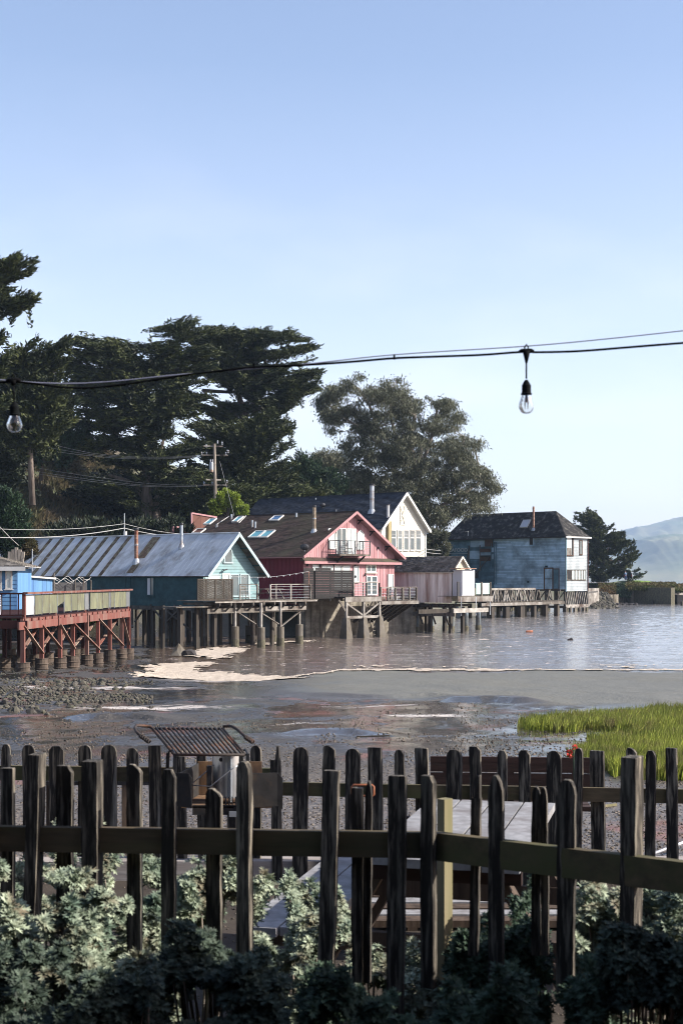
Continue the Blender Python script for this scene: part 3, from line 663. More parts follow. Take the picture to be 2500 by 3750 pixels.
for px in (753, 912):
    u = G.hit(px, 2150)[0]; m = MB(); G.box(m, u-.07, u+.07, -.1, T.e, .0, .07); ob('corner_board', m, M['mint_trim'], T.root)
def arched(pl, r, fm, gm, parent, n0=.03, label='arched window'):
    u0, u1, v0, v1 = r; R = (u1-u0)/2; uc = (u0+u1)/2; vc = v1-R
    arc = lambda q: [(uc+math.cos(t)*(R+q), vc+math.sin(t)*(R+q)) for t in [math.pi*i/10 for i in range(11)]]
    m = MB(); o1, i1 = arc(.09), arc(0)
    for i in range(10): pl.poly(m, [i1[i], o1[i], o1[i+1], i1[i+1]], n0, n0+.05)
    pl.box(m, u0-.09, u0, v0, vc, n0, n0+.05); pl.box(m, u1, u1+.09, v0, vc, n0, n0+.05); pl.box(m, u0-.14, u1+.14, v0-.1, v0, n0, n0+.08)
    o = ob('window', m, fm, parent, label=label); g = MB(); pl.poly(g, [(u0, v0)]+[(u1, v0)]+i1, n0-.01, n0+.015); ob('pane', g, gm, o)
arched(G, G.rect(821, 2007, 846, 2058), M['mint_trim'], M['glass'], T.root)
u, v = G.hit(806, 2053); m = MB(); m.tube([G.p(u, v, .03), G.p(u, v, .10)], .15, 14); ob('round_vent', m, M['dark_metal'], T.root)
u, v = G.hit(815, 2086); m = MB(); m.beam(G.p(u, v, 0), G.p(u, v, .25), .05, .05); m.beam(G.p(u-.15, v-.05, .25), G.p(u+.2, v+.02, .25), .09, .08); ob('floodlight', m, M['dark_metal'], T.root)
r = T.side.rect(541, 2117, 565, 2178); window(T.side, r, M['teal_side'], M['glass'], T.root, n0=.03, nx=2)
u0, u1, v0, v1 = T.side.rect(542, 2118, 553, 2178); m = MB(); T.side.box(m, u0, u1, v0, v1, .035, .05); ob('curtain', m, M['white_paint'], T.root)
for px in (478, 460): 
    u = T.side.hit(px, 2150)[0]; m = MB(); T.side.box(m, u-.05, u+.05, 0, T.e, .03, .07); ob('trim_board', m, M['teal_side'], T.root)
m = MB(); T.side.box(m, -T.l, .05, -.28, 0, 0.01, .06); ob('skirt_beam', m, M['teal_side'], T.root)
# piles and braces under it
def piles(root, xs, ys, ztop, zbot, sec, mname, jit=.12, name='pile', zb=None, only=None):
    for x in xs:
        for y in ys:
            if only and not only(x, y): continue
            X = x+rnd.uniform(-jit, jit); Y = y+rnd.uniform(-jit, jit); m = MB()
            m.beam((X, Y, zbot), (X+rnd.uniform(-.04, .04), Y, ztop), sec*rnd.uniform(.85, 1.15), sec, (0, 1, 0)); ob(name, m, M[mname], root)
zb_ = -T.fl-.3
piles(T.root, (.1, 1.8, 3.5, 5.1), [.3+2.35*i for i in range(12)], -.3, zb_, .24, 'old_pile')
for x in (.1, 2.6, 5.0): m = MB(); m.beam((x, 0, -.42), (x, T.l, -.42), .2, .28); ob('floor_beam', m, M['weathered'], T.root)
for i in range(12):
    y = .3+2.35*i; m = MB(); m.beam((-.15, y, -.28), (T.w, y, -.28), .1, .2); ob('joist', m, M['weathered'], T.root)
# pale diagonal braces seen on the camera side
for a, b_, c, d in ((448, 2233, 487, 2295), (495, 2277, 527, 2230), (560, 2228, 605, 2279), (610, 2279, 660, 2228), (614, 2238, 701, 2310), (700, 2228, 752, 2283)):
    U0, V0 = T.side.hit(a, b_, .15); U1, V1 = T.side.hit(c, d, .15); m = MB(); m.beam(T.side.p(U0, V0, .15), T.side.p(U1, V1, .15), .05, .16, T.side.N); ob('brace', m, M['weathered'], T.root)
for px, y1, y0 in ((482, 2228, 2300), (612, 2228, 2340), (752, 2228, 2365), (607, 2300, 2362)):
    U0, V0 = T.side.hit(px, y1, .1); V1 = T.side.hit(px, y0, .1)[1]; m = MB(); m.beam(T.side.p(U0, V0, .1), T.side.p(U0, V1, .1), .2, .2, (0, 1, 0)); ob('pile', m, M['weathered'], T.root)
# ---- pink house
P = House('pink_house', 'pink board and batten house with brown shingle roof and gable balcony', 1110, 107.5, 50, -1.44, 2.0, 5.23, 11.2, 14.6)
P.shell(M['pink_shaded'])
def battens(H, pl, poly, base, trim, step, parent, wd=.045):
    m = MB(); pl.poly(m, poly, 0, .02); ob('wall_cladding', m, base, parent)
    lo = min(p[0] for p in poly); hi = max(p[0] for p in poly); x = lo+step/2
    while x < hi:
        c = clip(poly, 0, x, x+wd)
        if c: b = MB(); pl.poly(b, c, .022, .042); ob('batten', b, trim, parent)
        x += step
lowz = P.gable.hit(1300, 2050)[1]
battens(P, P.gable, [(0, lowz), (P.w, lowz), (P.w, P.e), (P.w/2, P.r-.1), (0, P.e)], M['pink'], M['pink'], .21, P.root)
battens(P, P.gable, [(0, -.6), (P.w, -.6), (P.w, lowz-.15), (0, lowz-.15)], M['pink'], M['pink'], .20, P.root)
battens(P, P.side, [(-P.l, -.5), (0, -.5), (0, P.e), (-P.l, P.e)], M['pink_shaded'], M['pink_shaded'], .42, P.root)
m = MB(); m.prism([(-.3, -.45, lowz-.16), (-.3, -.02, lowz+.14), (-.3, -.02, lowz-.16)], (P.w+.7, 0, 0)); ob('pent_roof', m, M['brown_shingle'], P.root)
m = MB(); P.gable.box(m, -.32, P.w+.42, lowz-.36, lowz-.17, .40, .46); ob('pent_fascia', m, M['pink_trim'], P.root)
for left in (True, False):
    sl = P.slope(left, .75, .65, 0.0); Lr = P.slopelen(); m = MB(); sl.box(m, 0, Lr, 0, P.L, -.06, .05); ob('roof', m, M['pink_trim'], P.root)
    shingles(sl, [(0, 0), (Lr, 0), (Lr, P.L), (0, P.L)], .30, .145, M['brown_shingle'], P.root)
    if left: PS = sl
m = MB(); m.beam((P.w/2, -.66, P.r+.07), (P.w/2, P.l, P.r+.07), .3, .05); ob('ridge_cap', m, M['brown_shingle'], P.root)
run, rise = P.w/2, P.r-P.e; q = math.hypot(run, rise); ex, ez = .75*run/q, .75*rise/q
for sx in (0, 1):
    p = (-ex, -.67, P.e-ez) if not sx else (P.w+ex, -.67, P.e-ez); m = MB(); m.beam(p, (P.w/2, -.67, P.r-.02), .04, .2); ob('barge_board', m, M['pink_trim'], P.root)
    for t in (.3, .62, .86):
        x = p[0]+(P.w/2-p[0])*t; z = p[2]+(P.r-p[2])*t-.15; m = MB(); m.beam((x, -.62, z+.06), (x, .0, z+.06), .09, .09); m.beam((x, -.34, z+.03), (x, .02, z-.28), .07, .07); ob('knee_brace', m, M['black_screen'], P.root)
for q4, gm, lb in (([(745+0, 437), (830, 435), (775, 490), (700, 490)], 'skylight_glass', 'left pane of the paired turquoise skylights'), ([(835, 435), (918, 430), (850, 488), (782, 490)], 'skylight_glass', 'right pane of the paired turquoise skylights'), ([(905, 312), (980, 310), (940, 352), (870, 348)], 'skylight_blue', 'blue skylight near the ridge'),
                   ([(375, 335), (428, 335), (385, 382), (335, 380)], 'skylight_glass', None), ([(605, 320), (650, 318), (610, 362), (562, 362)], 'skylight_glass', None), ([(270, 420), (350, 418), (300, 455), (235, 455)], 'brown_wall', None)):
    skylight(PS, [(600+a/2.24, 1750+b_/2.24) for a, b_ in q4], M[gm], P.root, lb)
pipe(P.root, PS, 1150, 1945, 1148, 1857, .14, 'tan_pipe', P.root, label='tall tan stove pipe with galvanised collar')
for x, y0, y1 in ((924, 1905, 1928), (935, 1910, 1932), (848, 1883, 1900), (872, 1948, 1970), (794, 1918, 1929), (1085, 1878, 1892)):
    pipe(P.root, PS, x, y1, x, y0, .09, 'galv', P.root, name='vent_pipe', cap=False, flash=False)
for a, b_, c, d in ((797, 1918, 840, 1890), (875, 1915, 902, 1888)):
    U0, V0 = PS.hit(a, b_, .12); U1, V1 = PS.hit(c, d, .12); m = MB(); m.tube([PS.p(U0, V0, .12), PS.p(U1, V1, .12)], .035, 6); ob('conduit', m, M['white_trim'], P.root)
u, v = PS.hit(1112, 2010, .3)
dish = thing('satellite_dish', 'round black satellite dish on the corner of the pink house roof', 'satellite dish', PS.M @ PS.p(u, v, .1))
m = MB(); c0 = Vector((0, 0, .32)); nn = 16
for rr, dz in ((0.0, .0), (.2, .03), (.34, .09)):
    for j in range(nn): t = 2*math.pi*j/nn; m.v.append((math.cos(t)*rr, -.12+dz*1.0-.0, .32+math.sin(t)*rr*.75))
for k in range(2):
    for j in range(nn): a = k*nn+j; b_ = k*nn+(j+1) % nn; m.f.append((a, b_, b_+nn, a+nn))
ob('reflector', m, M['dark_metal'], dish); m = MB(); m.tube([(0, 0, -.2), (0, -.02, .3)], .03, 6); ob('mast', m, M['galv'], dish); m = MB(); m.tube([(0, -.1, .1), (.05, -.42, .28)], .015, 6); ob('arm', m, M['dark_metal'], dish)
G = P.gable
def pent_win(pl, r, cut, fm, gm, parent, n0=.06):
    u0, u1, v0, v1 = r; h = (u1-u0); 
    pts = [(u0, v0), (u1, v0), (u1, v1-(h*.8 if cut == 'r' else 0)), ((u0+u1)/2+(.12 if cut == 'r' else -.12)*0, v1), (u0, v1-(h*.8 if cut == 'l' else 0))]
    if cut == 'r': pts = [(u0, v0), (u1, v0), (u1, v1-h*.45), (u0+h*.55, v1), (u0, v1)]
    else: pts = [(u0, v0), (u1, v0), (u1, v1-h*.35), (u0+h*.5, v1), (u0, v1-h*.35)]
    m = MB()
    for i in range(len(pts)): pl_b = (pts[i], pts[(i+1) % len(pts)]); m.beam(pl.p(*pl_b[0], n0+.02), pl.p(*pl_b[1], n0+.02), .09, .06, pl.N)
    m.beam(pl.p(u0, v0+(v1-v0)*.42, n0+.015), pl.p(u1, v0+(v1-v0)*.42, n0+.015), .07, .05, pl.N)
    o = ob('window', m, fm, parent); g = MB(); pl.poly(g, pts, n0-.01, n0+.012); ob('pane', g, gm, o)
pent_win(G, G.rect(1200, 1937, 1225, 2009), 'r', M['white_trim'], M['glass_light'], P.root)
pent_win(G, G.rect(1305, 1942, 1329, 2012), 'l', M['white_trim'], M['glass_light'], P.root)
window(G, G.rect(1231, 1937, 1262, 2028), M['white_trim'], M['glass'], P.root, name='door', nx=2, n0=.06, mun=.1)
window(G, G.rect(1268, 1939, 1298, 2028), M['white_trim'], M['glass_light'], P.root, name='door', nx=2, n0=.06, mun=.1)
for r, gm in (((1143, 2071, 1164, 2088), 'glass_light'), ((1177, 2074, 1214, 2088), 'glass_light'), ((1223, 2074, 1246, 2160), 'glass_light'), ((1253, 2074, 1277, 2160), 'glass_light'), ((1294, 2075, 1308, 2128), 'glass_light'), ((1419, 2105, 1436, 2154), 'glass_light')):
    window(G, G.rect(*r), M['white_trim'], M[gm], P.root, n0=.06, ny=1, nx=2 if r[0] in (1177, 1419) else 1)
window(G, G.rect(1340, 2071, 1370, 2091), M['cream'], M['glass'], P.root, n0=.06, nx=2, fw=.12, mun=.12)
for r in ((1340, 2113, 1353, 2176), (1359, 2113, 1374, 2176)): window(G, G.rect(*r), M['white_trim'], M['glass'], P.root, name='door', n0=.06, ny=4, mun=.035, fw=.09)
for px, py in ((1121, 2070), (1167, 2072), (1332, 2106), (1381, 2007), (1296, 2112)):
    u, v = G.hit(px, py); m = MB(); m.lathe(G.p(u, v-.1, .14), [(0, 0), (.06, .02), (.08, .15), (.03, .22)], 8); ob('wall_lamp', m, M['dark_metal'], P.root)
# gable balcony
u0, u1, v0, v1 = G.rect(1232, 2029, 1345, 2036, .9); m = MB(); G.box(m, u0, u1, v0, v0+.14, .06, 1.25)
bal = ob('balcony_floor', m, M['weathered'], P.root)
v0 += .14
for uu in [u0+.05+(u1-u0-.1)*i/4 for i in range(5)]: m = MB(); m.beam(G.p(uu, v0, 1.2), G.p(uu, v0+1.02, 1.2), .06, .06, (0, 1, 0)); ob('railing_post', m, M['dark_metal'], P.root)
for n_ in (.15,): 
    for uu in (u0+.05, u1-.05): m = MB(); m.beam(G.p(uu, v0, n_), G.p(uu, v0+1.02, n_), .05, .05, (0, 1, 0)); ob('railing_post', m, M['dark_metal'], P.root)
for z in (.1, .25, .4, .55, .7, .85, 1.02):
    t = .05 if z > 1 else .012; m = MB(); m.beam(G.p(u0, v0+z, 1.2), G.p(u1, v0+z, 1.2), t, t); m.beam(G.p(u0+.03, v0+z, .1), G.p(u0+.03, v0+z, 1.2), t, t); m.beam(G.p(u1-.03, v0+z, .1), G.p(u1-.03, v0+z, 1.2), t, t); ob('rail', m, M['dark_metal'] if z > 1 else M['galv'], P.root)
for uu in (u0+.6, u1-.6): m = MB(); m.beam(G.p(uu, v0-.15, 1.1), G.p(uu, v0-.85, .1), .1, .12); ob('knee_brace', m, M['black_screen'], P.root)
def chair(loc, rz, mname, name, label, s=1.0, group=None):
    t = thing(name, label, 'chair', loc, rz, group); leg = []
    for x in (-.22, .22):
        for y, h in ((-.2, .44), (.2, .9)): m = MB(); m.beam((x*s, y*s, 0), (x*s, (y+(.06 if h > .5 else 0))*s, h*s), .035, .035, (0, 1, 0)); ob('leg', m, M[mname], t)
    m = MB(); m.box(-.24*s, .24*s, -.22*s, .22*s, .42*s, .46*s); ob('seat', m, M[mname], t)
    m = MB()
    for k in range(4): m.box(-.23*s, .23*s, .2*s, .235*s, (.55+k*.1)*s, (.60+k*.1)*s)
    ob('backrest', m, M[mname], t); return t
chair(G.M @ G.p(u0+1.75, v0, .65), RA(60), 'dark_metal', 'folding_chair', 'dark folding chair on the gable balcony of the pink house')
# concrete sea wall under the pink house
_gx = Plane(P.root, (0, -1.0, 0), (1, 0, 0), (0, 0, 1))
sw_ = thing('sea_wall', 'stained grey concrete sea wall beneath the pink house', 'wall', P.c, P.th)
bpy.context.view_layer.update()
SWP = Plane(sw_, (0, -.35, 0), (1, 0, 0), (0, 0, 1)); zb = -P.fl-.8
x = -.15; k = 0
while x < 14.5:
    m = MB(); wd = .46*rnd.uniform(.7, 1.5); SWP.box(m, x+.008, x+wd-.008, zb, -.15, -.45, rnd.uniform(-.012, .012)); ob('concrete_panel', m, M['concrete'], sw_); x += wd
m = MB(); SWP.box(m, -.2, 14.5, zb, -.2, -.7, -.45); ob('wall_core', m, M['concrete'], sw_)
m = MB(); SWP.box(m, -.2, 14.5, -.15, .02, -.5, .15); ob('cap', m, M['weathered'], sw_)
for k in range(18):
    pass
# black slatted screen on the deck edge
sc_ = thing('privacy_screen', 'tall black slatted privacy screen in front of the pink house', 'screen', Vector((*flat(1112, 103.0), EYE-1.45)), P.th)
bpy.context.view_layer.update(); SP = Plane(sc_, (0, 0, 0), (1, 0, 0), (0, 0, 1))
ua, ub = SP.hit(1112, 2120)[0], SP.hit(1294, 2120)[0]; uc = SP.hit(1210, 2120)[0]; um = SP.hit(1152, 2120)[0]; vt1 = SP.hit(1180, 2081)[1]; vt2 = SP.hit(1250, 2089)[1]
for (a, c, top, n) in ((ua, um-.05, vt1, -.05), (um, uc, vt1+.02, .03), (uc, ub, vt2, .03)):
    v = 0
    while v < top-.05: m = MB(); SP.box(m, a, c, v, min(v+.168, top), n, n+.03); ob('slat', m, M['black_screen'], sc_); v += .175
for u_ in (ua+.05, um, uc, (uc+ub)/2, ub-.05): m = MB(); SP.box(m, u_-.05, u_+.05, -.2, vt2-.02, -.07, -.0); ob('post', m, M['black_screen'], sc_)
# deck on pyramid footings in front
def deckbox(root, pl, u0, u1, v, n0, n1, mname, name='plank', wd=.14, th=.04):
    u = u0
    while u < u1: m = MB(); pl.box(m, u, min(u+wd-.012, u1), v-th, v+rnd.uniform(-.003, .003), n0, n1); ob(name, m, M[mname], root); u += wd
def railing(root, pts, h, posts, mname, cable='galv', nc=7, pw=.09, toprail='weathered', cw=.012, tw=.12):
    """pts: polyline in local coordinates at deck level"""
    for a, b_ in zip(pts[:-1], pts[1:]):
        a, b_ = Vector(a), Vector(b_); n = max(1, round((b_-a).length/posts))
        for i in range(n+1): p = a.lerp(b_, i/n); m = MB(); m.beam(p-Vector((0, 0, .15)), p+Vector((0, 0, h)), pw, pw, (0, 1, 0)); ob('railing_post', m, M[mname], root)
        up = Vector((0, 0, 1)); m = MB(); m.beam(a+up*(h+.02), b_+up*(h+.02), tw, .045); ob('top_rail', m, M[toprail], root)
        for k in range(nc): z = h*(k+.6)/(nc+.3); m = MB(); m.beam(a+up*z, b_+up*z, cw, cw); ob('cable', m, M[cable], root)
pd = thing('pink_house_deck', 'small timber deck on three tapering concrete footings before the pink house', 'deck', Vector((*flat(1265, 105.0), EYE-1.30)), P.th)
bpy.context.view_layer.update(); DP = Plane(pd, (0, 0, 0), (1, 0, 0), (0, 0, 1))
uR = DP.hit(1391, 2150)[0]; deckbox(pd, DP, -.1, uR, -.02, -3.6, .12, 'weathered')
m = MB(); DP.box(m, -.15, uR+.05, -.40, -.06, .05, .14); ob('fascia', m, M['weathered_white'], pd)
m = MB(); m.beam((0, 0, -1.55), (uR, 0, -1.55), .1, .2); ob('cross_beam', m, M['weathered_white'], pd)
foot = []
for px, yt, yb in ((1267, 2264, 2339), (1330, 2262, 2333), (1388, 2258, 2327)):
    u, vt = DP.hit(px, yt); vb = -pd.location.z-.25
    m = MB(); m.beam(DP.p(u, vt, 0), DP.p(u, -.08, 0), .17, .17, (0, 1, 0)); ob('post', m, M['weathered_white'], pd)
    m = MB(); k = len(m.v); a, b_ = .36, .19
    for z, s_ in ((vb, a), (vb+.5, a*.93), (vt+.02, b_)): m.v += [(u-s_, -s_, z), (u+s_, -s_, z), (u+s_, s_, z), (u-s_, s_, z)]
    for r_ in (0, 4):
        for j in range(4): m.f.append((r_+j, r_+(j+1) % 4, r_+4+(j+1) % 4, r_+4+j))
    m.f.append((8, 9, 10, 11)); ob('concrete_footing', m, M['concrete_pile'], pd); foot.append(u)
for (a, c) in ((0, 1), (2, 1)):
    m = MB(); m.beam((foot[a], -.02, -.5), (foot[c], -.02, -1.45), .05, .12); ob('brace', m, M['weathered_white'], pd)
for a, b_, c, d in ((1240, 2198, 1265, 2238), (1385, 2215, 1396, 2262)):
    U0, V0 = DP.hit(a, b_); U1, V1 = DP.hit(c, d); m = MB(); m.beam(DP.p(U0, V0), DP.p(U1, V1), .06, .14); ob('brace', m, M['weathered'], pd)
uS = DP.hit(1296, 2150)[0]; railing(pd, [(uS, .05, 0), (uR-.05, .05, 0), (uR-.05, 3.2, 0)], 1.0, 1.5, 'weathered', nc=8, toprail='weathered_white')
# lower walk with cable railing running on to the shed
wk = thing('boardwalk', 'weathered walkway with thick posts between pink house deck and pale shed', 'walkway', Vector((*flat(1392, 108.3), EYE-1.66)), P.th)
bpy.context.view_layer.update(); WP = Plane(wk, (0, 0, 0), (1, 0, 0), (0, 0, 1)); uR = WP.hit(1527, 2170)[0]
deckbox(wk, WP, 0, uR, -.02, -3, .1, 'weathered'); m = MB(); WP.box(m, 0, uR+.05, -.30, -.06, .05, .12); ob('fascia', m, M['weathered_white'], wk)
railing(wk, [(.05, .02, 0), (uR-.1, .02, 0)], 1.0, .95, 'weathered', nc=8, pw=.14, toprail='weathered_white'); railing(wk, [(uR-.1, .02, 0), (uR-.1, 2.6, 0)], 1.0, 1.3, 'weathered', nc=8, pw=.12)
for k in range(7): x = .3+k*(uR-.4)/6; m = MB(); m.beam((x, .3, -.25), (x, 2.9, -1.7), .12, .2); ob('strut', m, M['old_pile'], wk)
lad = thing('ladder', 'thin wooden ladder leaning down to the water under the walkway', 'ladder', Vector((*flat(1372, 107.5), EYE-4.6)), P.th)
for x in (0, .38): m = MB(); m.beam((x, 0, .1), (x-.6, .5, 2.7), .05, .07); ob('rail', m, M['old_pile'], lad)
for k in range(8): z = .4+k*.3; t = z/2.7; m = MB(); m.beam((-.6*t, .5*t, z), (.38-.6*t, .5*t, z), .04, .04); ob('rung', m, M['weathered'], lad)
chair(WP.M @ Vector((1.5, .8, 0)), RA(200), 'red_petal', 'deck_chair', 'red deck chair on the walkway beside the pink house'); chair(WP.M @ Vector((3.1, 1.2, 0)), RA(140), 'white_paint', 'patio_chair', 'pale patio chair on the walkway behind the cable railing')
# ---- brown false-front building behind the pink one
B = thing('brown_building', 'red brown building with white edged stepped parapet behind the metal roof', 'building', Vector((*flat(700, 127), EYE-1.3)), RA(50))
bpy.context.view_layer.update(); BP = Plane(B, (0, 0, 0), (1, 0, 0), (0, 0, 1))
t1, t0 = BP.hit(720, 1880)[1], BP.hit(650, 1930)[1]; a, b_, c = BP.hit(632, 1900)[0], BP.hit(700, 1900)[0], BP.hit(900, 1900)[0]
boards(BP, [(a, 0), (b_, 0), (b_, t0), (a, t0)], 0, .6, .03, M['brown_wall'], 'wall_panel', B); boards(BP, [(b_, 0), (c, 0), (c, t1-.6), (b_, t1)], 0, .6, .03, M['brown_wall'], 'wall_panel', B)
m = MB(); m.box(a, c, .01, 6, 0, t0-.3); ob('wall', m, M['brown_wall'], B)
for p, q_ in (((a, 0), (a, t0)), ((a, t0), (b_, t0)), ((b_, t0), (b_, t1)), ((b_, t1), (c, t1-.6))): m = MB(); m.beam(BP.p(*p, .05), BP.p(*q_, .05), .14, .14, BP.N); ob('trim', m, M['pink_trim'], B)
# ---- white house
Wh = House('white_house', 'cream white clapboard house with steep slate roof and five upstairs windows', 1392, 124, 50, -1.4, 4.55, 7.64, 6.5, 17.6)
Wh.shell(M['cream'])
gp = [(0, 0), (Wh.w, 0), (Wh.w, Wh.e), (Wh.w/2, Wh.r-.08), (0, Wh.e)]
boards(Wh.gable, gp, 1, .20, .02, M['cream'], 'siding_board', Wh.root, lap=.022); boards(Wh.side, [(-Wh.l, 3), (0, 3), (0, Wh.e), (-Wh.l, Wh.e)], 1, .2, .02, M['cream'], 'siding_board', Wh.root, lap=.022)
for left in (True, False):
    sl = Wh.slope(left, .42, .45, .0); Lr = Wh.slopelen(); m = MB(); sl.box(m, 0, Lr, 0, Wh.L, -.06, .05); ob('roof', m, M['white_trim'], Wh.root)
    shingles(sl, [(0, 0), (Lr, 0), (Lr, Wh.L), (0, Wh.L)], .32, .16, M['slate_shingle'], Wh.root)
    if left: WS = sl
m = MB(); m.beam((Wh.w/2, -.46, Wh.r+.07), (Wh.w/2, Wh.l, Wh.r+.07), .3, .05); ob('ridge_cap', m, M['slate_shingle'], Wh.root)
run, rise = Wh.w/2, Wh.r-Wh.e; q = math.hypot(run, rise); ex, ez = .42*run/q, .42*rise/q
for sx in (0, 1):
    p = (-ex, -.47, Wh.e-ez-.03) if not sx else (Wh.w+ex, -.47, Wh.e-ez-.03); m = MB(); m.beam(p, (Wh.w/2, -.47, Wh.r-.05), .04, .24); ob('barge_board', m, M['white_trim'], Wh.root)
G = Wh.gable
for x0, x1 in ((737, 778), (790, 828), (841, 879), (892, 928), (940, 978)):
    a = 1100+x0*.4464; b_ = 1100+x1*.4464; r = G.rect(a+1.5, 1943, b_-1.5, 2013); u0, u1, v0, v1 = r; vm = v0+(v1-v0)*.62
    bars = [(u0, u1, vm-.04, vm+.04), (u0, u1, vm+(v1-vm)*.5-.012, vm+(v1-vm)*.5+.012)]+[(u0+(u1-u0)*k/4-.012, u0+(u1-u0)*k/4+.012, vm, v1) for k in (1, 2, 3)]
    window(G, r, M['white_trim'], M['glass'] if x0 != 0 else None, Wh.root, n0=.045, bars=bars, fw=.07)
u0, u1, v0, v1 = G.rect(1464, 1852, 1480, 1922)
for p, q_ in (((u0, v0), (u0, v1)), ((u1, v0), (u1, v1)), ((u0, v0), (u1, v0)), ((u0, v1), (u1, v1)), ((u0, v0), (u1, v1)), ((u0, v1), (u1, v0))): m = MB(); m.beam(G.p(*p, .06), G.p(*q_, .06), .05, .04, G.N); ob('cross_trim', m, M['cream'], Wh.root)
for px, t in ((1395, .14), (1556, .14)): u = G.hit(px, 2000)[0]; m = MB(); G.box(m, u-t/2, u+t/2, 0, Wh.e, .03, .075); ob('corner_board', m, M['white_trim'], Wh.root)
for px, w2 in ((1416, .28), (1424, .10)):
    u = G.hit(px, 2000)[0]; m = MB(); m.tube([G.p(u, 1, .2), G.p(u, Wh.e+.5, .2)], w2/2, 8); ob('flue', m, M['cream_yellow'], Wh.root)
u, v = G.hit(1420, 1905, .2); m = MB(); m.tube([G.p(u, v, .2), G.p(u, v+1.35, .2)], .14, 10); o = ob('chimney', m, M['white_trim'], Wh.root, label='short white flue beside the gable'); m = MB(); m.lathe(G.p(u, v+1.3, .2), [(.15, 0), (.19, .02), (.19, .1), (0, .14)], 10); ob('chimney_cap', m, M['dark_metal'], o)
pipe(Wh.root, WS, 1361, 1872, 1360, 1777, .20, 'galv', Wh.root, label='tall bluish steel chimney on the slate roof')
u, v = WS.hit(1180, 1860, .1); m = MB(); m.lathe(WS.p(u, v, .05), [(.12, 0), (.12, .15), (.27, .2), (.30, .32), (.2, .46), (0, .5)], 12); ob('turbine_vent', m, M['dark_metal'], Wh.root)
for px, py in ((1154, 1832), (1229, 1875)): u, v = WS.hit(px, py, .1); m = MB(); m.tube([WS.p(u, v, 0), WS.p(u, v, 0)+Vector((0, 0, .3))], .04, 6); ob('vent_pipe', m, M['galv'], Wh.root)
# ---- pale shed
Sh = House('pale_shed', 'pinkish white plank shed with grey shake roof over the water', 1654, 115, 50, -1.79, .70, 1.80, 2.3, 6.2, cat='shed')
Sh.shell(M['shed_side'])
boards(Sh.side, [(-Sh.l, -.15), (0, -.15), (0, Sh.e), (-Sh.l, Sh.e)], 0, .30, .02, M['shed_side'], 'wall_plank', Sh.root, gap=.02)
boards(Sh.gable, [(0, 0), (Sh.w, 0), (Sh.w, Sh.e), (Sh.w/2, Sh.r-.05), (0, Sh.e)], 0, .25, .02, M['shed_front'], 'wall_plank', Sh.root)
for left in (True, False):
    sl = Sh.slope(left, .28, .25, .15); Lr = Sh.slopelen(); m = MB(); sl.box(m, 0, Lr, 0, Sh.L, -.04, .04); ob('roof', m, M['cream'], Sh.root)
    shingles(sl, [(0, 0), (Lr, 0), (Lr, Sh.L), (0, Sh.L)], .17, .115, M['grey_shake'], Sh.root, n0=.05, th=.03)
for sx in (0, 1): p = (-.12, -.27, Sh.e-.18) if not sx else (Sh.w+.15, -.27, Sh.e-.18); m = MB(); m.beam(p, (Sh.w/2, -.27, Sh.r-.02), .03, .13); ob('barge_board', m, M['cream'], Sh.root)
m = MB(); Sh.side.box(m, -Sh.l, .3, -.55, -.22, -.1, .12); ob('floor_beam', m, M['old_pile'], Sh.root)
m = MB(); Sh.side.box(m, -Sh.l, .3, -1.25, -.95, -.1, .08); ob('floor_beam', m, M['weathered'], Sh.root)
for i in range(9): y = -.1+i*.7; m = MB(); m.beam((-.35, y, -.35), (Sh.w, y, -.35), .12, .2); ob('joist', m, M['old_pile'], Sh.root)
for i in range(5): m = MB(); y = .3+i*1.3; m.beam((-.05, y, -1.9), (-.05, y+.6, -.5), .08, .12); ob('brace', m, M['old_pile'], Sh.root)
piles(Sh.root, (.2, 2.2), (.4, 2.2, 4.2, 6.0), -.5, -Sh.fl-.8, .25, 'old_pile')
# platform and cabinet on the shed's water side
pf = thing('loading_platform', 'white beamed platform on blue grey piles in front of the pale shed', 'platform', Vector((*flat(1672, 113.5), EYE-1.75)), RA(50))
bpy.context.view_layer.update(); PP = Plane(pf, (0, 0, 0), (1, 0, 0), (0, 0, 1)); uR = PP.hit(1800, 2190)[0]
deckbox(pf, PP, 0, uR, .38, -1.9, .08, 'weathered'); u0, u1, v0, v1 = PP.rect(1672, 2184, 1801, 2200); m = MB(); PP.box(m, 0, uR, .33-.42, .33, .04, .12); ob('fascia', m, M['weathered_white'], pf)
UL = PP.hit(1645, 2230)[0]; m = MB(); m.prism([PP.p(UL, -.95, .3), PP.p(PP.hit(1772, 2225)[0], -.95, .3), PP.p(PP.hit(1772, 2225)[0], -.6, .3), PP.p(UL, -.6, .3)], PP.N*.1); ob('lower_beam', m, M['weathered_white'], pf)
m = MB(); PP.box(m, UL-4, UL, -.95, -.62, -.2, -.05); ob('lower_beam', m, M['old_pile'], pf)
for px in (1684, 1738, 1790): u = PP.hit(px, 2200)[0]; m = MB(); m.beam(PP.p(u, -1.2, .1), PP.p(u, .3, .1), .06, .06, (0, 1, 0)); ob('hanger', m, M['galv'], pf)
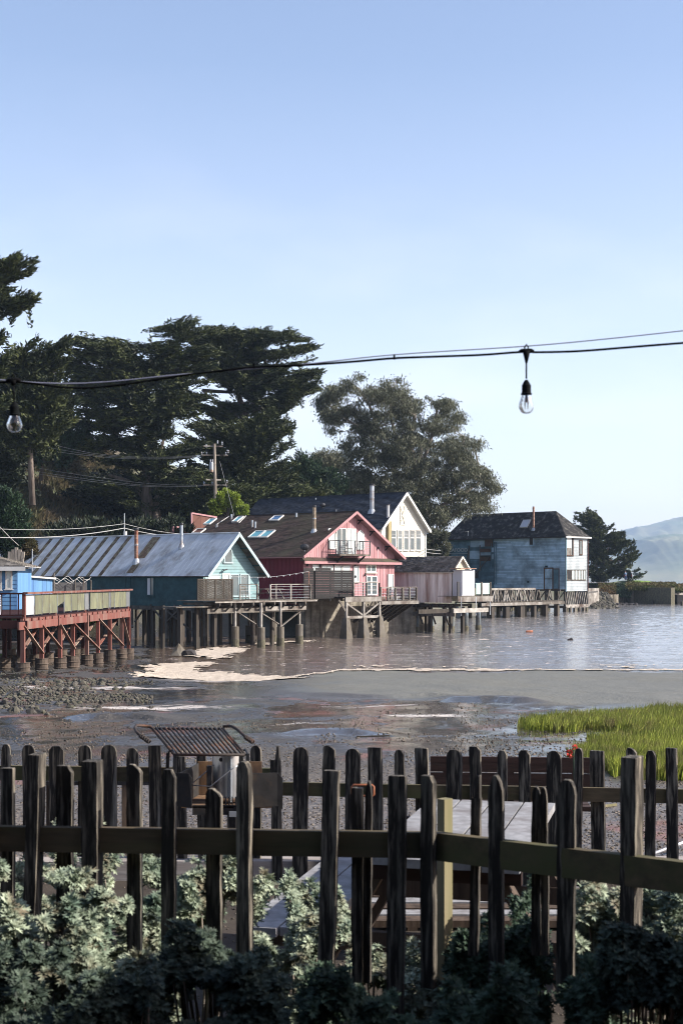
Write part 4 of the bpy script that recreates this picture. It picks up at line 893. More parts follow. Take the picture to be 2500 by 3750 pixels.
for px, yb, D_ in ((1524, 2308, 118), (1578, 2303, 120), (1629, 2300, 122), (1652, 2306, 119), (1704, 2303, 120), (1750, 2298, 122)):
    X, Y = flat(px, D_); lp = Matrix.Rotation(-RA(50), 4, 'Z') @ (Vector((X, Y, 0))-Vector((pf.location.x, pf.location.y, 0)))
    m = MB(); zt = EYE-(2235-HZ)/F*D_-pf.location.z; m.lathe((lp.x, lp.y, -pf.location.z-.5), [(.25, 0), (.25, .7), (.225, .72), (.22, zt+pf.location.z+.5)], 12); ob('pile', m, M['blue_pile'], pf)
    m = MB(); m.lathe((lp.x, lp.y, -pf.location.z-.5), [(.262, 0), (.262, .85), (.24, .95)], 12); ob('pile_sleeve', m, M['wet_pile_or_shade'], pf)
cab = thing('storage_cabinet', 'tall plain white cabinet standing on the platform beside the pale shed', 'cabinet', PP.M @ PP.p(PP.hit(1694, 2150)[0], .38, -.1), RA(50))
bpy.context.view_layer.update(); CP = Plane(cab, (0, 0, 0), (1, 0, 0), (0, 0, 1)); uR2 = CP.hit(1737, 2150)[0]; h = 2.1
m = MB(); m.box(0, uR2, .02, .9, 0, h); ob('body', m, M['white_paint'], cab); m = MB(); CP.box(m, .05, uR2-.02, .06, h-.04, -.01, .02); ob('door', m, M['white_paint'], cab); m = MB(); CP.box(m, uR2*.35, uR2*.75, h*.5, h*.52, .025, .04); ob('handle', m, M['galv'], cab)
m = MB(); m.box(-.55, 1.7, -.25, .8, h+.08, h+.13); ob('canopy', m, M['rusty_pipe'], cab)
m = MB(); CP.box(m, -.75, -.5, 0, 1.15, .05, .12); ob('side_board', m, M['dark_metal'], cab)
wb = thing('wind_break', 'pale green glass wind break between square posts on the platform end', 'glass screen', PP.M @ PP.p(PP.hit(1738, 2150)[0], .38, 0), RA(50))
bpy.context.view_layer.update(); CP = Plane(wb, (0, 0, 0), (1, 0, 0), (0, 0, 1))
us = [CP.hit(x, 2150)[0] for x in (1740, 1761, 1793)]
M['pale_glass'] = mat('pale_glass', (.38, .50, .46), (.30, .42, .40), (.8, .8, .8), .2, 0, spec=.7)
for a, b_ in zip(us[:-1], us[1:]): m = MB(); CP.box(m, a+.08, b_-.08, .12, .98, -.01, .01); ob('pane', m, M['pale_glass'], wb)
for u_ in us[1:]: m = MB(); m.beam(CP.p(u_, -.05, 0), CP.p(u_, 1.12, 0), .16, .16, (0, 1, 0)); ob('post', m, M['weathered'], wb)
m = MB(); CP.box(m, us[0], us[-1], .98, 1.04, -.03, .03); ob('top_rail', m, M['pale_glass'], wb)
# ---- old blue seafood house on piles
Bl = thing('blue_warehouse', 'two storey weathered blue clapboard seafood house on piles', 'warehouse', Vector((*flat(2068, 190), EYE-1.40)), RA(46))
bpy.context.view_layer.update(); fl = Bl.location.z
GS = Plane(Bl, (0, 0, 0), (0, -1, 0), (0, 0, 1)); GF = Plane(Bl, (0, 0, 0), (1, 0, 0), (0, 0, 1))
Lb = -GS.hit(1632, 2050)[0]; Wb = GF.hit(2150, 2050)[0]; He = GS.hit(2066, 1964)[1]; usp = -GS.hit(1808, 2050)[0]
m = MB(); m.box(.02, Wb-.02, .02, Lb-.02, 0, He); ob('wall', m, M['blue_dark'], Bl)
boards(GS, [(-usp, 0), (0, 0), (0, He), (-usp, He)], 1, .21, .02, M['blue_side'], 'siding_board', Bl, lap=.03, splits=5.5)
boards(GF, [(0, -.25), (Wb, -.25), (Wb, He), (0, He)], 1, .21, .02, M['blue_front'], 'siding_board', Bl, lap=.03)
# left third is patched with boards and sheets
boards(GS, [(-Lb, 0), (-usp-.02, 0), (-usp-.02, He), (-Lb, He)], 1, .26, .02, M['blue_dark'], 'siding_board', Bl, lap=.03, splits=2.5)
for (x0, y0, x1, y1), mm in (((1775, 1975, 1802, 2001), 'brown_plank'), ((1716, 2017, 1755, 2047), 'blue_side'), ((1757, 2009, 1797, 2022), 'brown_plank'), ((1757, 2023, 1797, 2034), 'blue_side'), ((1757, 2040, 1797, 2054), 'brown_plank'), ((1797, 2005, 1812, 2022), 'blue_side'), ((1797, 2030, 1812, 2048), 'blue_side'), ((1722, 1980, 1775, 2003), 'blue_side'), ((1735, 2090, 1750, 2118), 'black_screen'), ((1755, 2034, 1797, 2040), 'black_screen')):
    u0, u1, v0, v1 = GS.rect(x0, y0, x1, y1, .08); m = MB(); GS.box(m, u0, u1, v0, v1, .06, .10+rnd.random()*.05); ob('patch_board', m, M[mm], Bl)
for (x0, y0, x1, y1) in ((1700, 2100, 1716, 2010), (1716, 1998, 1716, 2080), (1756, 1996, 1756, 2090), (1797, 1990, 1797, 2100), (1740, 2100, 1790, 2040), (1808, 1985, 1808, 2140), (1816, 1985, 1816, 2140)):
    a = GS.p(*GS.hit(x0, y0, .16), .16); b_ = GS.p(*GS.hit(x1, y1, .16), .16); m = MB(); m.beam(a, b_, .1, .1); ob('timber', m, M['blue_dark'] if x0 > 1790 else M['weathered'], Bl)
# SEAFOOD lettering, serif strokes cut from flat bars
def letters(pl, px0, px1, py0, py1, text, mat_, parent, n0):
    u0, u1, v0, v1 = pl.rect(px0, py0, px1, py1, n0); n = len(text); cw = (u1-u0)/n; h = v1-v0
    fnt = bpy.data.curves.new('lettering', 'FONT'); fnt.body = text; fnt.size = 1.0; fnt.extrude = .02; fnt.offset = .02
    o = bpy.data.objects.new('lettering', fnt); COL.objects.link(o); bpy.context.view_layer.update()
    dg = bpy.context.evaluated_depsgraph_get(); me = bpy.data.meshes.new_from_object(o.evaluated_get(dg)); bpy.data.objects.remove(o)
    xs = [v.co.x for v in me.vertices]; ys = [v.co.y for v in me.vertices]; x0, x1, y0, y1 = min(xs), max(xs), min(ys), max(ys)
    for v in me.vertices:
        a = u0+(v.co.x-x0)/(x1-x0)*(u1-u0); b_ = v0+(v.co.y-y0)/(y1-y0)*h; v.co = pl.p(a, b_, n0+v.co.z+.02)
    me.materials.clear(); me.materials.append(mat_); q_ = bpy.data.objects.new('lettering', me); COL.objects.link(q_); q_.parent = parent; q_['label'] = 'faded serif capitals reading SEAFOOD'
    # serifs at the feet and heads of each stroke
    return q_
M['letter_paint'] = mat('letter_paint', (.40, .44, .44), (.28, .33, .34), (3, 3, 3), .9, .1)
letters(GS, 1637, 1711, 2008, 2021, 'SEAFOOD', M['letter_paint'], Bl, .075)
u0, u1, v0, v1 = GS.rect(1636, 2027, 1712, 2029, .09); m = MB()
for i in range(22): a = u0+(u1-u0)*i/22; GS.box(m, a, a+(u1-u0)/40, v0, v1+.02, .07, .085)
ob('faint_lettering', m, M['letter_paint'], Bl, label='second line of lettering too worn to read')
# openings
window(GS, GS.rect(1937, 1970, 1950, 1995, .05), M['blue_side'], M['black_screen'], Bl, n0=.05, fw=.12)
u0, u1, v0, v1 = GS.rect(1994, 2083, 2021, 2150, .05); m = MB(); 
o = window(GS, (u0, u1, .05, v1), M['brown_plank'], M['blue_side'], Bl, name='door', n0=.05, fw=.16, ny=2, mun=.08)
u0, u1, v0, v1 = GS.rect(2025, 2085, 2044, 2150, .05); window(GS, (u0, u1, .1, v1), M['brown_plank'], M['blue_dark'], Bl, name='door', n0=.05, fw=.12, label='boarded up right half of the doorway')
window(GS, GS.rect(1995, 2072, 2004, 2076, .05), M['blue_dark'], M['black_screen'], Bl, name='vent', n0=.05, fw=.05)
window(GS, GS.rect(1930, 2128, 1935, 2133, .05), M['blue_dark'], M['black_screen'], Bl, name='vent', n0=.05, fw=.03)
u0, u1, v0, v1 = GF.rect(2073, 1971, 2096, 2032, .05); window(GF, (u0, u1, v0, v1), M['brown_plank'], M['glass_light'], Bl, n0=.05, fw=.1, label='large upper window with torn curtain')
m = MB(); GF.box(m, u0, u0+(u1-u0)*.75, v0, v0+(v1-v0)*.42, .065, .08); ob('torn_curtain', m, M['weathered_white'], Bl); m = MB(); GF.box(m, u1-.28, u1, v0, v1, .066, .09); ob('open_gap', m, M['black_screen'], Bl)
window(GF, GF.rect(2121, 1980, 2129, 2029, .05), M['brown_plank'], M['glass'], Bl, n0=.05, fw=.1)
ws = [2074, 2091, 2103, 2114, 2125, 2135, 2143]
for a, b_ in zip(ws[:-1], ws[1:]): window(GF, GF.rect(a+1.5, 2089, b_-1.5, 2122, .05), M['weathered'], M['glass_light'] if a > 2085 else M['black_screen'], Bl, n0=.05, fw=.09)
m = MB(); GF.box(m, -.02, .14, -.3, He, .06, .12); ob('corner_board', m, M['blue_dark'], Bl); m = MB(); GF.box(m, Wb-.12, Wb+.03, -.3, He, .06, .12); ob('corner_board', m, M['red_dark'], Bl)
# hip roof
oh = .35; zr = GS.hit(1956, 1872)[1]; 
A_ = Vector((-oh, -oh, He-.12)); Bv = Vector((Wb+oh, -oh, He-.12)); Cv = Vector((Wb+oh, Lb+oh, He-.12)); Dv = Vector((-oh, Lb+oh, He-.12))
ry0 = 3.4; R0 = Vector((Wb/2, ry0, 0)); R1 = Vector((Wb/2, Lb-2.0, 0))
_w = Bl.matrix_world @ R0; zr = (EYE+(HZ-1872)/F*_w.y)-fl; R0.z = R1.z = zr
m = MB(); k = 0; m.v = [tuple(q) for q in (A_, Bv, Cv, Dv, R0, R1)]; m.f = [(3, 2, 1, 0), (0, 1, 4), (1, 2, 5, 4), (2, 3, 5), (3, 0, 4, 5)]; ob('roof', m, M['black_shingle'], Bl)
def tri_shingle(pts, su, sv):
    O, U1, top = pts[0], pts[1], pts[2:]; U = (U1-O).normalized(); Nn = U.cross(top[0]-O).normalized(); V = Nn.cross(U)
    pl = Plane(Bl, O, U, V); poly = [((p-O).dot(U), (p-O).dot(V)) for p in pts]; shingles(pl, poly, su, sv, M['black_shingle'], Bl, n0=.02, th=.03)
tri_shingle([Dv, A_, R0, R1], .36, .17); tri_shingle([A_, Bv, R0], .36, .17); tri_shingle([Bv, Cv, R1, R0], .4, .2)
m = MB(); m.beam(A_+Vector((0, -.02, .02)), Bv+Vector((0, -.02, .02)), .12, .2); ob('gutter', m, M['white_trim'], Bl); m = MB(); m.beam(A_+Vector((-.02, 0, .02)), Dv+Vector((-.02, 0, .02)), .1, .16); ob('gutter', m, M['black_screen'], Bl)
Un = (A_-Dv).normalized(); Nn = Un.cross(R0-Dv).normalized(); RS = Plane(Bl, Dv, Un, Nn.cross(Un))
skylight(RS, [(1915, 1904), (1942, 1904), (1929, 1932), (1902, 1932)], M['white_paint'], Bl, 'faded white skylight')
pipe(Bl, RS, 1952, 1938, 1949, 1855, .15, 'rusty_pipe', Bl, label='tall rusty red stove pipe', cap=False)
u, v = RS.hit(1711, 1962, .1); m = MB(); m.tube([RS.p(u, v, 0), RS.p(u, v, 0)+Vector((0, 0, .75))], .05, 6); m.beam(RS.p(u, v, 0)+Vector((-.3, .3, .6)), RS.p(u, v, 0)+Vector((.1, -.1, .7)), .04, .04); ob('vent_pipe', m, M['white_trim'], Bl)
# piles, sills and braces under it
z0 = -.62; wz = -fl-.6
for i in range(14):
    y = .15+i*(Lb-.3)/13
    for x in (.1, Wb*.5, Wb-.15):
        m = MB(); m.beam((x, y, -2.3), (x, y, -.02), .2, .2, (0, 1, 0)); ob('post', m, M['old_pile'], Bl)
        if i % 2 == 0 or x > .2: m = MB(); m.beam((x, y, wz), (x+.05, y, -2.3), .38*rnd.uniform(.8, 1.3), .38, (0, 1, 0)); ob('pile', m, M['old_pile'] if x < .2 else M['wet_pile_or_shade'], Bl)
    if i < 13:
        y2 = y+(Lb-.3)/13; m = MB(); a, b_ = (y, y2) if i % 2 else (y2, y); m.beam((.05, a, -2.1), (.05, b_, -.25), .06, .16); ob('brace', m, M['weathered'], Bl)
for a, b_ in ((0, Lb),): m = MB(); m.beam((0, a, -2.35), (0, b_, -2.35), .25, .32); ob('sill_beam', m, M['old_pile'], Bl); m = MB(); m.beam((0, a, -.12), (0, b_, -.12), .2, .2); ob('sill_beam', m, M['old_pile'], Bl)
m = MB(); m.beam((0, -.02, -2.25), (Wb, -.02, -2.25), .2, .42); ob('sill_beam', m, M['weathered_white'], Bl)
for i in range(5):
    x0 = Wb*i/5; x1 = Wb*(i+1)/5
    for a, b_ in (((x0, -2.05), (x0+.5*(x1-x0), -.35)), ((x1, -.4), (x0+.5*(x1-x0), -2.0))): m = MB(); m.beam((a[0], 0, a[1]), (b_[0], 0, b_[1]), .1, .13); ob('brace', m, M['weathered_white'], Bl)
    m = MB(); m.beam((x0+.1, 0, wz), (x0+.1, 0, -2.3), .32, .32, (0, 1, 0)); ob('pile', m, M['weathered'], Bl)
# old pier continuing from it toward the platform
pr = thing('derelict_pier', 'derelict pier deck with broken cross braced white railing beside the blue house', 'pier', Vector((*flat(1797, 158), EYE-1.85)), RA(50))
bpy.context.view_layer.update(); RP = Plane(pr, (0, 0, 0), (1, 0, 0), (0, 0, 1)); uE = RP.hit(1957, 2190)[0]; uF = RP.hit(2060, 2190)[0]
yt, yb2 = RP.hit(1870, 2155)[1], RP.hit(1870, 2203)[1]
m = MB(); RP.box(m, 0, uE, yt-.18, yt+.05, 0, .12); ob('top_rail', m, M['weathered_white'], pr)
m = MB(); RP.box(m, -2.2, uE+1.2, yb2-.45, yb2-.12, .1, .25); ob('sill_beam', m, M['weathered_white'], pr); m = MB(); RP.box(m, uE+1.2, uF, yb2-.42, yb2-.1, .1, .25); ob('sill_beam', m, M['weathered'], pr)
m = MB(); RP.box(m, -1.0, uF, yb2-.12, yb2+.04, -4.5, .05); ob('deck', m, M['old_pile'], pr)
n = 15
for i in range(n):
    a = uE*i/n; b_ = uE*(i+1)/n; s_ = rnd.choice((0, 1)); l_ = rnd.uniform(-.15, .15)
    m = MB(); m.beam(RP.p(a, yb2, .05), RP.p(a+rnd.uniform(-.15, .25), yt-.1, .05), .09, .11); ob('railing_post', m, M['weathered_white' if i % 3 else 'weathered'], pr)
    m = MB(); m.beam(RP.p(a+l_, yt-.12 if s_ else yb2, .09), RP.p(b_, yb2 if s_ else yt-.12, .09), .06, .13); ob('brace', m, M['weathered_white' if rnd.random() > .35 else 'weathered'], pr)
for i in range(5): a = uE+.6+(uF-uE)*i/5; m = MB(); m.beam(RP.p(a, yb2, -.3), RP.p(a+.5*(-1)**i, yt-.2, -.3), .08, .13); ob('brace', m, M['weathered'], pr)
for i, px in enumerate((1803, 1858, 1912, 1958, 2000, 2042)):
    u = RP.hit(px, 2220)[0]; m = MB(); wd = (.55, .8, .9, .5, .5, .4)[i]; m.beam(RP.p(u, -pr.location.z-.5, -.2), RP.p(u, yb2-.3, -.2), wd, .5, (0, 1, 0)); ob('pile', m, M['old_pile'], pr)
for i in range(9): u = .5+i*1.9; m = MB(); m.beam(RP.p(u, -pr.location.z-.5, -3.2), RP.p(u, yb2-.2, -3.2), .35, .35, (0, 1, 0)); ob('pile', m, M['wet_pile_or_shade'], pr)
# ================================================================ left side: red deck, blue cottage, teal deck
DZ = EYE-1.62
P0 = Vector((*flat(93, 60), 0)); P1 = Vector((*flat(476, 80), 0)); dv = (P1-P0); ang = math.atan2(dv.y, dv.x)
RD = thing('red_deck', 'red painted timber deck with screened railing on barrel footings', 'deck', (P0.x, P0.y, DZ), ang)
bpy.context.view_layer.update(); RP = Plane(RD, (0, 0, 0), (1, 0, 0), (0, 0, 1)); L_ = dv.length      # outward normal faces right
RW = 9.5
def ru(px): return RP.hit(px, 2200)[0]
x = -.3
while x < L_+.1: m = MB(); m.box(x, min(x+.14, L_+.1), 0, RW, -.05, rnd.uniform(-.003, .003)); ob('deck_board', m, M['red_dark'], RD); x += .152
for a, c in ((ru(62), ru(204)), (ru(208), ru(312)), (ru(322), ru(470))):
    m = MB(); RP.box(m, a, c, -.50, -.18, .04, .12); ob('fascia', m, M['red_paint'], RD)
m = MB(); RP.box(m, -.4, L_+.1, -.2, -.055, -.1, .03); ob('rim_beam', m, M['red_paint'], RD)
k = 0
while k < 20: u = -.2+k*L_/19; m = MB(); RP.box(m, u-.06, u+.06, -.17, -.055, .035, .09); ob('joist_end', m, M['red_paint'], RD); k += 1
m = MB(); m.beam((-.35, -.2, -.3), (-.35, RW, -.3), .08, .34); ob('fascia', m, M['red_dark'], RD)
m = MB(); RP.box(m, -.1, L_+.15, .97, 1.06, -.08, .14); ob('top_rail', m, M['red_paint'], RD)
m = MB(); m.beam((-.1, 0, 1.0), (-.1, RW, 1.0), .12, .07); ob('top_rail', m, M['red_dark'], RD)
for px in (93, 206, 315, 400, 471): u = ru(px); m = MB(); m.beam((u, .05, -.55), (u, .05, 1.0), .12, .12, (0, 1, 0)); ob('railing_post', m, M['red_paint'], RD)
for i in range(26):
    y = .25+i*.36; m = MB(); m.beam((-.1, y, .05), (-.1, y, 1.0), .04, .04, (0, 1, 0)); ob('baluster', m, M['red_dark'], RD)
m = MB(); m.beam((-.1, 0, .08), (-.1, RW, .08), .06, .06); ob('bottom_rail', m, M['red_dark'], RD)
edges = [95, 124, 128, 152, 154, 181, 182, 208, 210, 234, 235, 259, 261, 284, 285, 308, 310, 324, 330, 354, 355, 375, 376, 397, 398, 404, 404, 418, 419, 438, 440, 460, 462, 473]
for i in range(0, len(edges), 2):
    a, c = ru(edges[i]), ru(edges[i+1]); mm = 'screen_white' if i == 0 else ('screen_grey' if edges[i] in (310, 398, 462) else 'screen_panel')
    m = MB()
    if edges[i] == 210: RP.poly(m, [(a, .36), (c, .58), (c, .95), (a, .95)], .0, .02)
    else: RP.box(m, a+.01, c-.01, .09+rnd.uniform(-.01, .03), .95, 0, .02+rnd.uniform(0, .012))
    ob('screen_panel', m, M[mm], RD, label='white screen panel' if i == 0 else ('screen panel with a torn lower corner' if edges[i] == 210 else None))
    m = MB(); RP.box(m, c-.012, c+.014, .05, .96, .0, .045); ob('batten', m, M['galv'], RD)
cs = lambda q: (q[0]/2.24, 1850+q[1]/2.24)
posts = [(190, 985, 1290), (345, 970, 1255), (495, 955, 1250), (600, 945, 1235), (715, 860, 1225), (805, 930, 1210), (902, 850, 1185), (1000, 915, 1180), (1057, 905, 1175)]
for i, (x, a, c) in enumerate(posts):
    px = x/2.24; u = ru(px); gzv = max(gz(*( (RP.M @ RP.p(u, 0, 0)).xy )), -.2)-DZ
    vt = -.5; vb = RP.hit(px, 1850+c/2.24)[1]
    m = MB(); m.beam((u, .0, vb-.05), (u, .0, -.15), .17, .17, (0, 1, 0)); ob('post', m, M['red_paint'], RD)
    for yy in (2.6, 5.4, 8.2):
        m = MB(); m.beam((u, yy, vb-.05), (u, yy, -.2), .17, .17, (0, 1, 0)); ob('post', m, M['red_dark'], RD)
    for yy in (0, 2.6, 5.4):
        r = .31*rnd.uniform(.92, 1.05); zb = gzv-.15; zt = vb; tilt = rnd.uniform(-.04, .04)
        pr_ = [(0, 0), (r, .0)]; hh = max(zt-zb, .5)
        for t in (.30, .63): pr_ += [(r, hh*t-.03), (r+.025, hh*t-.012), (r+.025, hh*t+.012), (r, hh*t+.03)]
        pr_ += [(r, hh-.03), (r+.02, hh-.015), (r+.01, hh), (r*.85, hh-.02), (0, hh-.02)]
        m = MB(); m.lathe((u+tilt, yy, zb), pr_, 16); ob('barrel_footing', m, M['barrel'], RD)
for a, c in (((195, 990), (355, 1215)), ((195, 1180), (305, 1010)), ((350, 985), (505, 1175)), ((350, 1165), (455, 1010)), ((495, 975), (615, 1180)), ((505, 1110), (565, 1000)), ((605, 970), (820, 1185)), ((610, 1155), (675, 1075)), ((730, 1030), (770, 965)), ((810, 930), (1012, 1150)), ((815, 1145), (870, 1065)), ((905, 1020), (968, 925)), ((1005, 915), (1065, 1145))):
    n_ = .11 if a[1] < c[1] else -.30
    p = RP.p(*RP.hit(*cs(a), n_), n_); q = RP.p(*RP.hit(*cs(c), n_), n_); m = MB(); m.beam(p, q, .045, .15, RP.N); ob('brace', m, M['red_brace'], RD)
# blue cottage standing on the deck, its back half out of frame
C0 = Vector((*flat(66, 74), DZ+.02))
BC = thing('blue_cottage', 'bright blue cottage with white trim cut by the left edge', 'house', C0, RA(4))
bpy.context.view_layer.update(); CP = Plane(BC, (-7, 0, 0), (1, 0, 0), (0, 0, 1)); zt = CP.hit(50, 2089)[1]
m = MB(); m.box(-7, -.02, .02, 5, 0, zt+.1); ob('wall', m, M['bright_blue'], BC)
boards(CP, [(0, 0), (7, 0), (7, zt), (0, zt)], 1, .22, .015, M['bright_blue'], 'siding_board', BC, lap=.015)
for r in ((27, 2090, 41, 2152), (-20, 2090, 3, 2155)): window(CP, CP.rect(*r), M['white_trim'], M['glass_light'], BC, fw=.08, n0=.03, ny=2)
m = MB(); m.box(-7.3, .45, -.5, -.44, zt-.02, zt+.18); ob('fascia', m, M['white_trim'], BC)
m = MB(); m.prism([(-7.3, -.5, zt+.18), (.45, -.5, zt+.18), (.45, 5.4, zt+.18), (-7.3, 5.4, zt+.18)], (0, 0, .02)); ob('soffit', m, M['white_trim'], BC)
ap = Vector((-3.4, 2.6, zt+1.25)); cr = [Vector(q) for q in ((-7.3, -.5, zt+.2), (.45, -.5, zt+.2), (.45, 5.4, zt+.2), (-7.3, 5.4, zt+.2))]
m = MB(); m.v = [tuple(c) for c in cr]+[tuple(ap)]; m.f = [(0, 1, 4), (1, 2, 4), (2, 3, 4), (3, 0, 4)]; ob('roof', m, M['grey_shake'], BC)
for i in (0, 1):
    O, U1 = cr[i], cr[i+1]; U = (U1-O).normalized(); Nn = U.cross(ap-O).normalized(); pl = Plane(BC, O, U, Nn.cross(U)); poly = [((p-O).dot(U), (p-O).dot(pl.V)) for p in (O, U1, ap)]; shingles(pl, poly, .25, .16, M['grey_shake'], BC, n0=.01)
# blue shed beside it
C0 = Vector((*flat(108, 82), DZ+.02)); BS = thing('blue_shed', 'small bright blue plank shed with flat roof next to the blue cottage', 'shed', C0, RA(48))
bpy.context.view_layer.update(); CP = Plane(BS, (0, 0, 0), (1, 0, 0), (0, 0, 1)); SP_ = Plane(BS, (0, 0, 0), (0, -1, 0), (0, 0, 1)); ww = CP.hit(192, 2130)[0]; ll = 3.0; zt = CP.hit(120, 2114)[1]; zt2 = CP.hit(190, 2122)[1]
m = MB(); m.box(.02, ww-.02, .02, ll-.02, 0, zt2-.05); ob('wall', m, M['bright_blue'], BS)
boards(CP, [(0, 0), (ww, 0), (ww, zt2), (0, zt)], 0, .3, .02, M['bright_blue'], 'wall_plank', BS); boards(SP_, [(-ll, 0), (0, 0), (0, zt), (-ll, zt)], 0, .3, .02, M['bright_blue'], 'wall_plank', BS)
m = MB(); m.prism([(-.15, -.2, zt), (ww+.15, -.2, zt2), (ww+.15, ll, zt2), (-.15, ll, zt)], (0, 0, .1)); ob('roof', m, M['white_trim'], BS)
# string of tattered bunting posts behind the deck
PB = thing('wire_pen', 'dark wire pen with thin posts and sagging cords behind the red deck', 'pen', Vector((*flat(197, 86), DZ)), RA(40))
bpy.context.view_layer.update(); CP = Plane(PB, (0, 0, 0), (1, 0, 0), (0, 0, 1)); us = [CP.hit(x, 2130)[0] for x in (199, 276, 307, 334)]; tops = [CP.hit(x, y)[1] for x, y in ((199, 2098), (276, 2121), (307, 2115), (334, 2124))]
for u_, t in zip(us, tops): m = MB(); m.beam((u_, 0, 0), (u_, 0, t), .07, .07, (0, 1, 0)); ob('post', m, M['weathered'], PB)
m = MB(); CP.box(m, us[0], us[-1], .1, tops[-1]-.15, -.5, -.47); ob('mesh_panel', m, M['dark_metal'], PB)
for j in range(3):
    m = MB(); pts = [Vector((us[0]+(us[-1]-us[0])*i/16, rnd.uniform(-.03, .03), min(tops)+.1-j*.09+.12*math.cos(i*1.1+j)+rnd.uniform(-.04, .04))) for i in range(17)]; m.tube(pts, .012, 4); ob('cord', m, M['white_trim'], PB)
# white plastic chairs glimpsed on the deck
chair(RD.matrix_world @ Vector((ru(70)+3.5, 2.2, 0)), RA(-20), 'white_paint', 'plastic_chair', 'white plastic chair behind the dark balusters of the red deck', 1.0)
chair(RD.matrix_world @ Vector((4.6, .9, 0)), RA(120), 'bright_blue', 'low_chair', 'blue chair half hidden behind the red deck screen', .8)
# ---- teal house deck
O = Vector((*flat(850, 91), EYE-1.38)); TD = thing('teal_house_deck', 'grey timber deck on round concrete piles beside the teal house', 'deck', O, RA(50))
bpy.context.view_layer.update(); TP = Plane(TD, (0, 0, 0), (1, 0, 0), (0, 0, 1)); uR = TP.hit(1158, 2194)[0]; uM = TP.hit(986, 2198)[0]
u = -1.6
while u < uR: m = MB(); TP.box(m, u, u+.135, -.05, rnd.uniform(-.003, .003), -3.4 if u < uM+.5 else -3.6, .1); ob('deck_board', m, M['weathered'], TD); u += .148
m = MB(); TP.box(m, -1.6, uR, -.15, -.055, .02, .09); ob('rim_board', m, M['weathered_white'], TD)
for i in range(9): u = -1.2+i*(uR+1.0)/9; m = MB(); m.beam(TP.p(u, -.22, .12), TP.p(u, -.22, -3.2), .09, .15); ob('joist', m, M['weathered'], TD); m = MB(); m.beam(TP.p(u, -.3, .1), TP.p(u, -.75, -.5), .07, .1); ob('knee_brace', m, M['weathered'], TD)
m = MB(); TP.box(m, -1.8, TP.hit(1130, 2225)[0], -.82, -.50, -.55, -.40); ob('beam', m, M['weathered'], TD); m = MB(); TP.box(m, TP.hit(984, 2230)[0], TP.hit(1133, 2225)[0], -.72, -.45, -.38, -.28); ob('lower_platform', m, M['weathered_white'], TD)
m = MB(); TP.box(m, -4.6, -1.6, -.42, -.34, -1.6, -.3); ob('step_platform', m, M['weathered'], TD)
railing(TD, [(uM+.1, .0, 0), (uR-.6, .0, 0), (uR-.6, 3.2, 0)], 1.0, 2.2, 'weathered_white', nc=5, toprail='weathered_white'); railing(TD, [(TP.hit(915, 2190)[0], .9, 0), (uM-.2, .9, 0)], 1.0, 3, 'weathered_white', nc=4)
for px, yt, yb, D_ in ((861, 2294, 2370, 91.8), (956, 2297, 2373, 91), (1027, 2295, 2365, 93.6), (1096, 2286, 2357, 97), (912, 2290, 2350, 99), (932, 2288, 2352, 98.5), (1002, 2280, 2352, 99)):
    X, Y = flat(px, D_); lp = Matrix.Rotation(-RA(50), 4, 'Z') @ (Vector((X, Y, 0))-Vector((O.x, O.y, 0))); zt = EYE-(yt-HZ)/F*D_-O.z; zb = -O.z-.3
    m = MB(); m.lathe((lp.x, lp.y, zb), [(.0, 0), (.25, 0), (.245, zt-zb-.02), (.22, zt-zb), (0, zt-zb)], 14); ob('concrete_pile', m, M['concrete_pile'], TD)
    m = MB(); m.lathe((lp.x, lp.y, zb), [(.262, 0), (.265, .5), (.258, .75), (.25, .82)], 14); ob('pile_sleeve', m, M['wet_pile_or_shade'], TD)
    m = MB(); m.beam((lp.x, lp.y, zt-.05), (lp.x, lp.y, -.15), .13, .13, (0, 1, 0)); ob('post', m, M['weathered_white'] if D_ < 98 else M['weathered'], TD)
for a, b_, c, d in ((957, 2245, 1031, 2292), (1031, 2292, 1100, 2237), (864, 2238, 936, 2285)):
    p = TP.p(*TP.hit(a, b_, -.5), -.5); q = TP.p(*TP.hit(c, d, -.5), -.5); m = MB(); m.beam(p, q, .05, .14, TP.N); ob('brace', m, M['weathered_white'], TD)
for px in (590, 640, 690, 735, 800, 838): pass
piles(TD, (-3.6, -2.2, -.6, 1.2, 3.0, 4.8), (1.0, 2.6), -.3, -O.z-.3, .2, 'old_pile')
# lattice screen
LS = thing('lattice_screen', 'square brown wooden lattice screen on the deck of the teal house', 'lattice', Vector((*flat(724, 88.5), EYE-1.38)), RA(50))
bpy.context.view_layer.update(); LP = Plane(LS, (0, 0, 0), (1, 0, 0), (0, 0, 1)); uA, uB = 0, LP.hit(850, 2160)[0]; hh = LP.hit(800, 2125)[1]; hh = abs(hh); v0 = LP.hit(800, 2197)[1]
for k, sg in ((0, 1), (1, -1)):
    s = .11; t = -hh
    while t < uB-uA:
        a, b_ = (max(t, 0), max(-t, 0)), None
        x0 = max(t, 0); y0 = x0-t; x1 = min(t+hh, uB); y1 = x1-t
        if x1-x0 > .03:
            p, q = (x0, y0), (x1, y1)
            if sg < 0: p, q = (uB-x0, y0), (uB-x1, y1)
            m = MB(); m.beam(LP.p(p[0], v0+p[1], .01+.014*k), LP.p(q[0], v0+q[1], .01+.014*k), .05, .012, LP.N); m2 = m; ob('lattice_strip', m, M['old_pile'], LS)
        t += s
for u_ in (0, uB*.25, uB*.5, uB*.75, uB): m = MB(); LP.box(m, u_-.04, u_+.04, v0, v0+hh, -.04, .045); ob('post', m, M['old_pile'], LS)
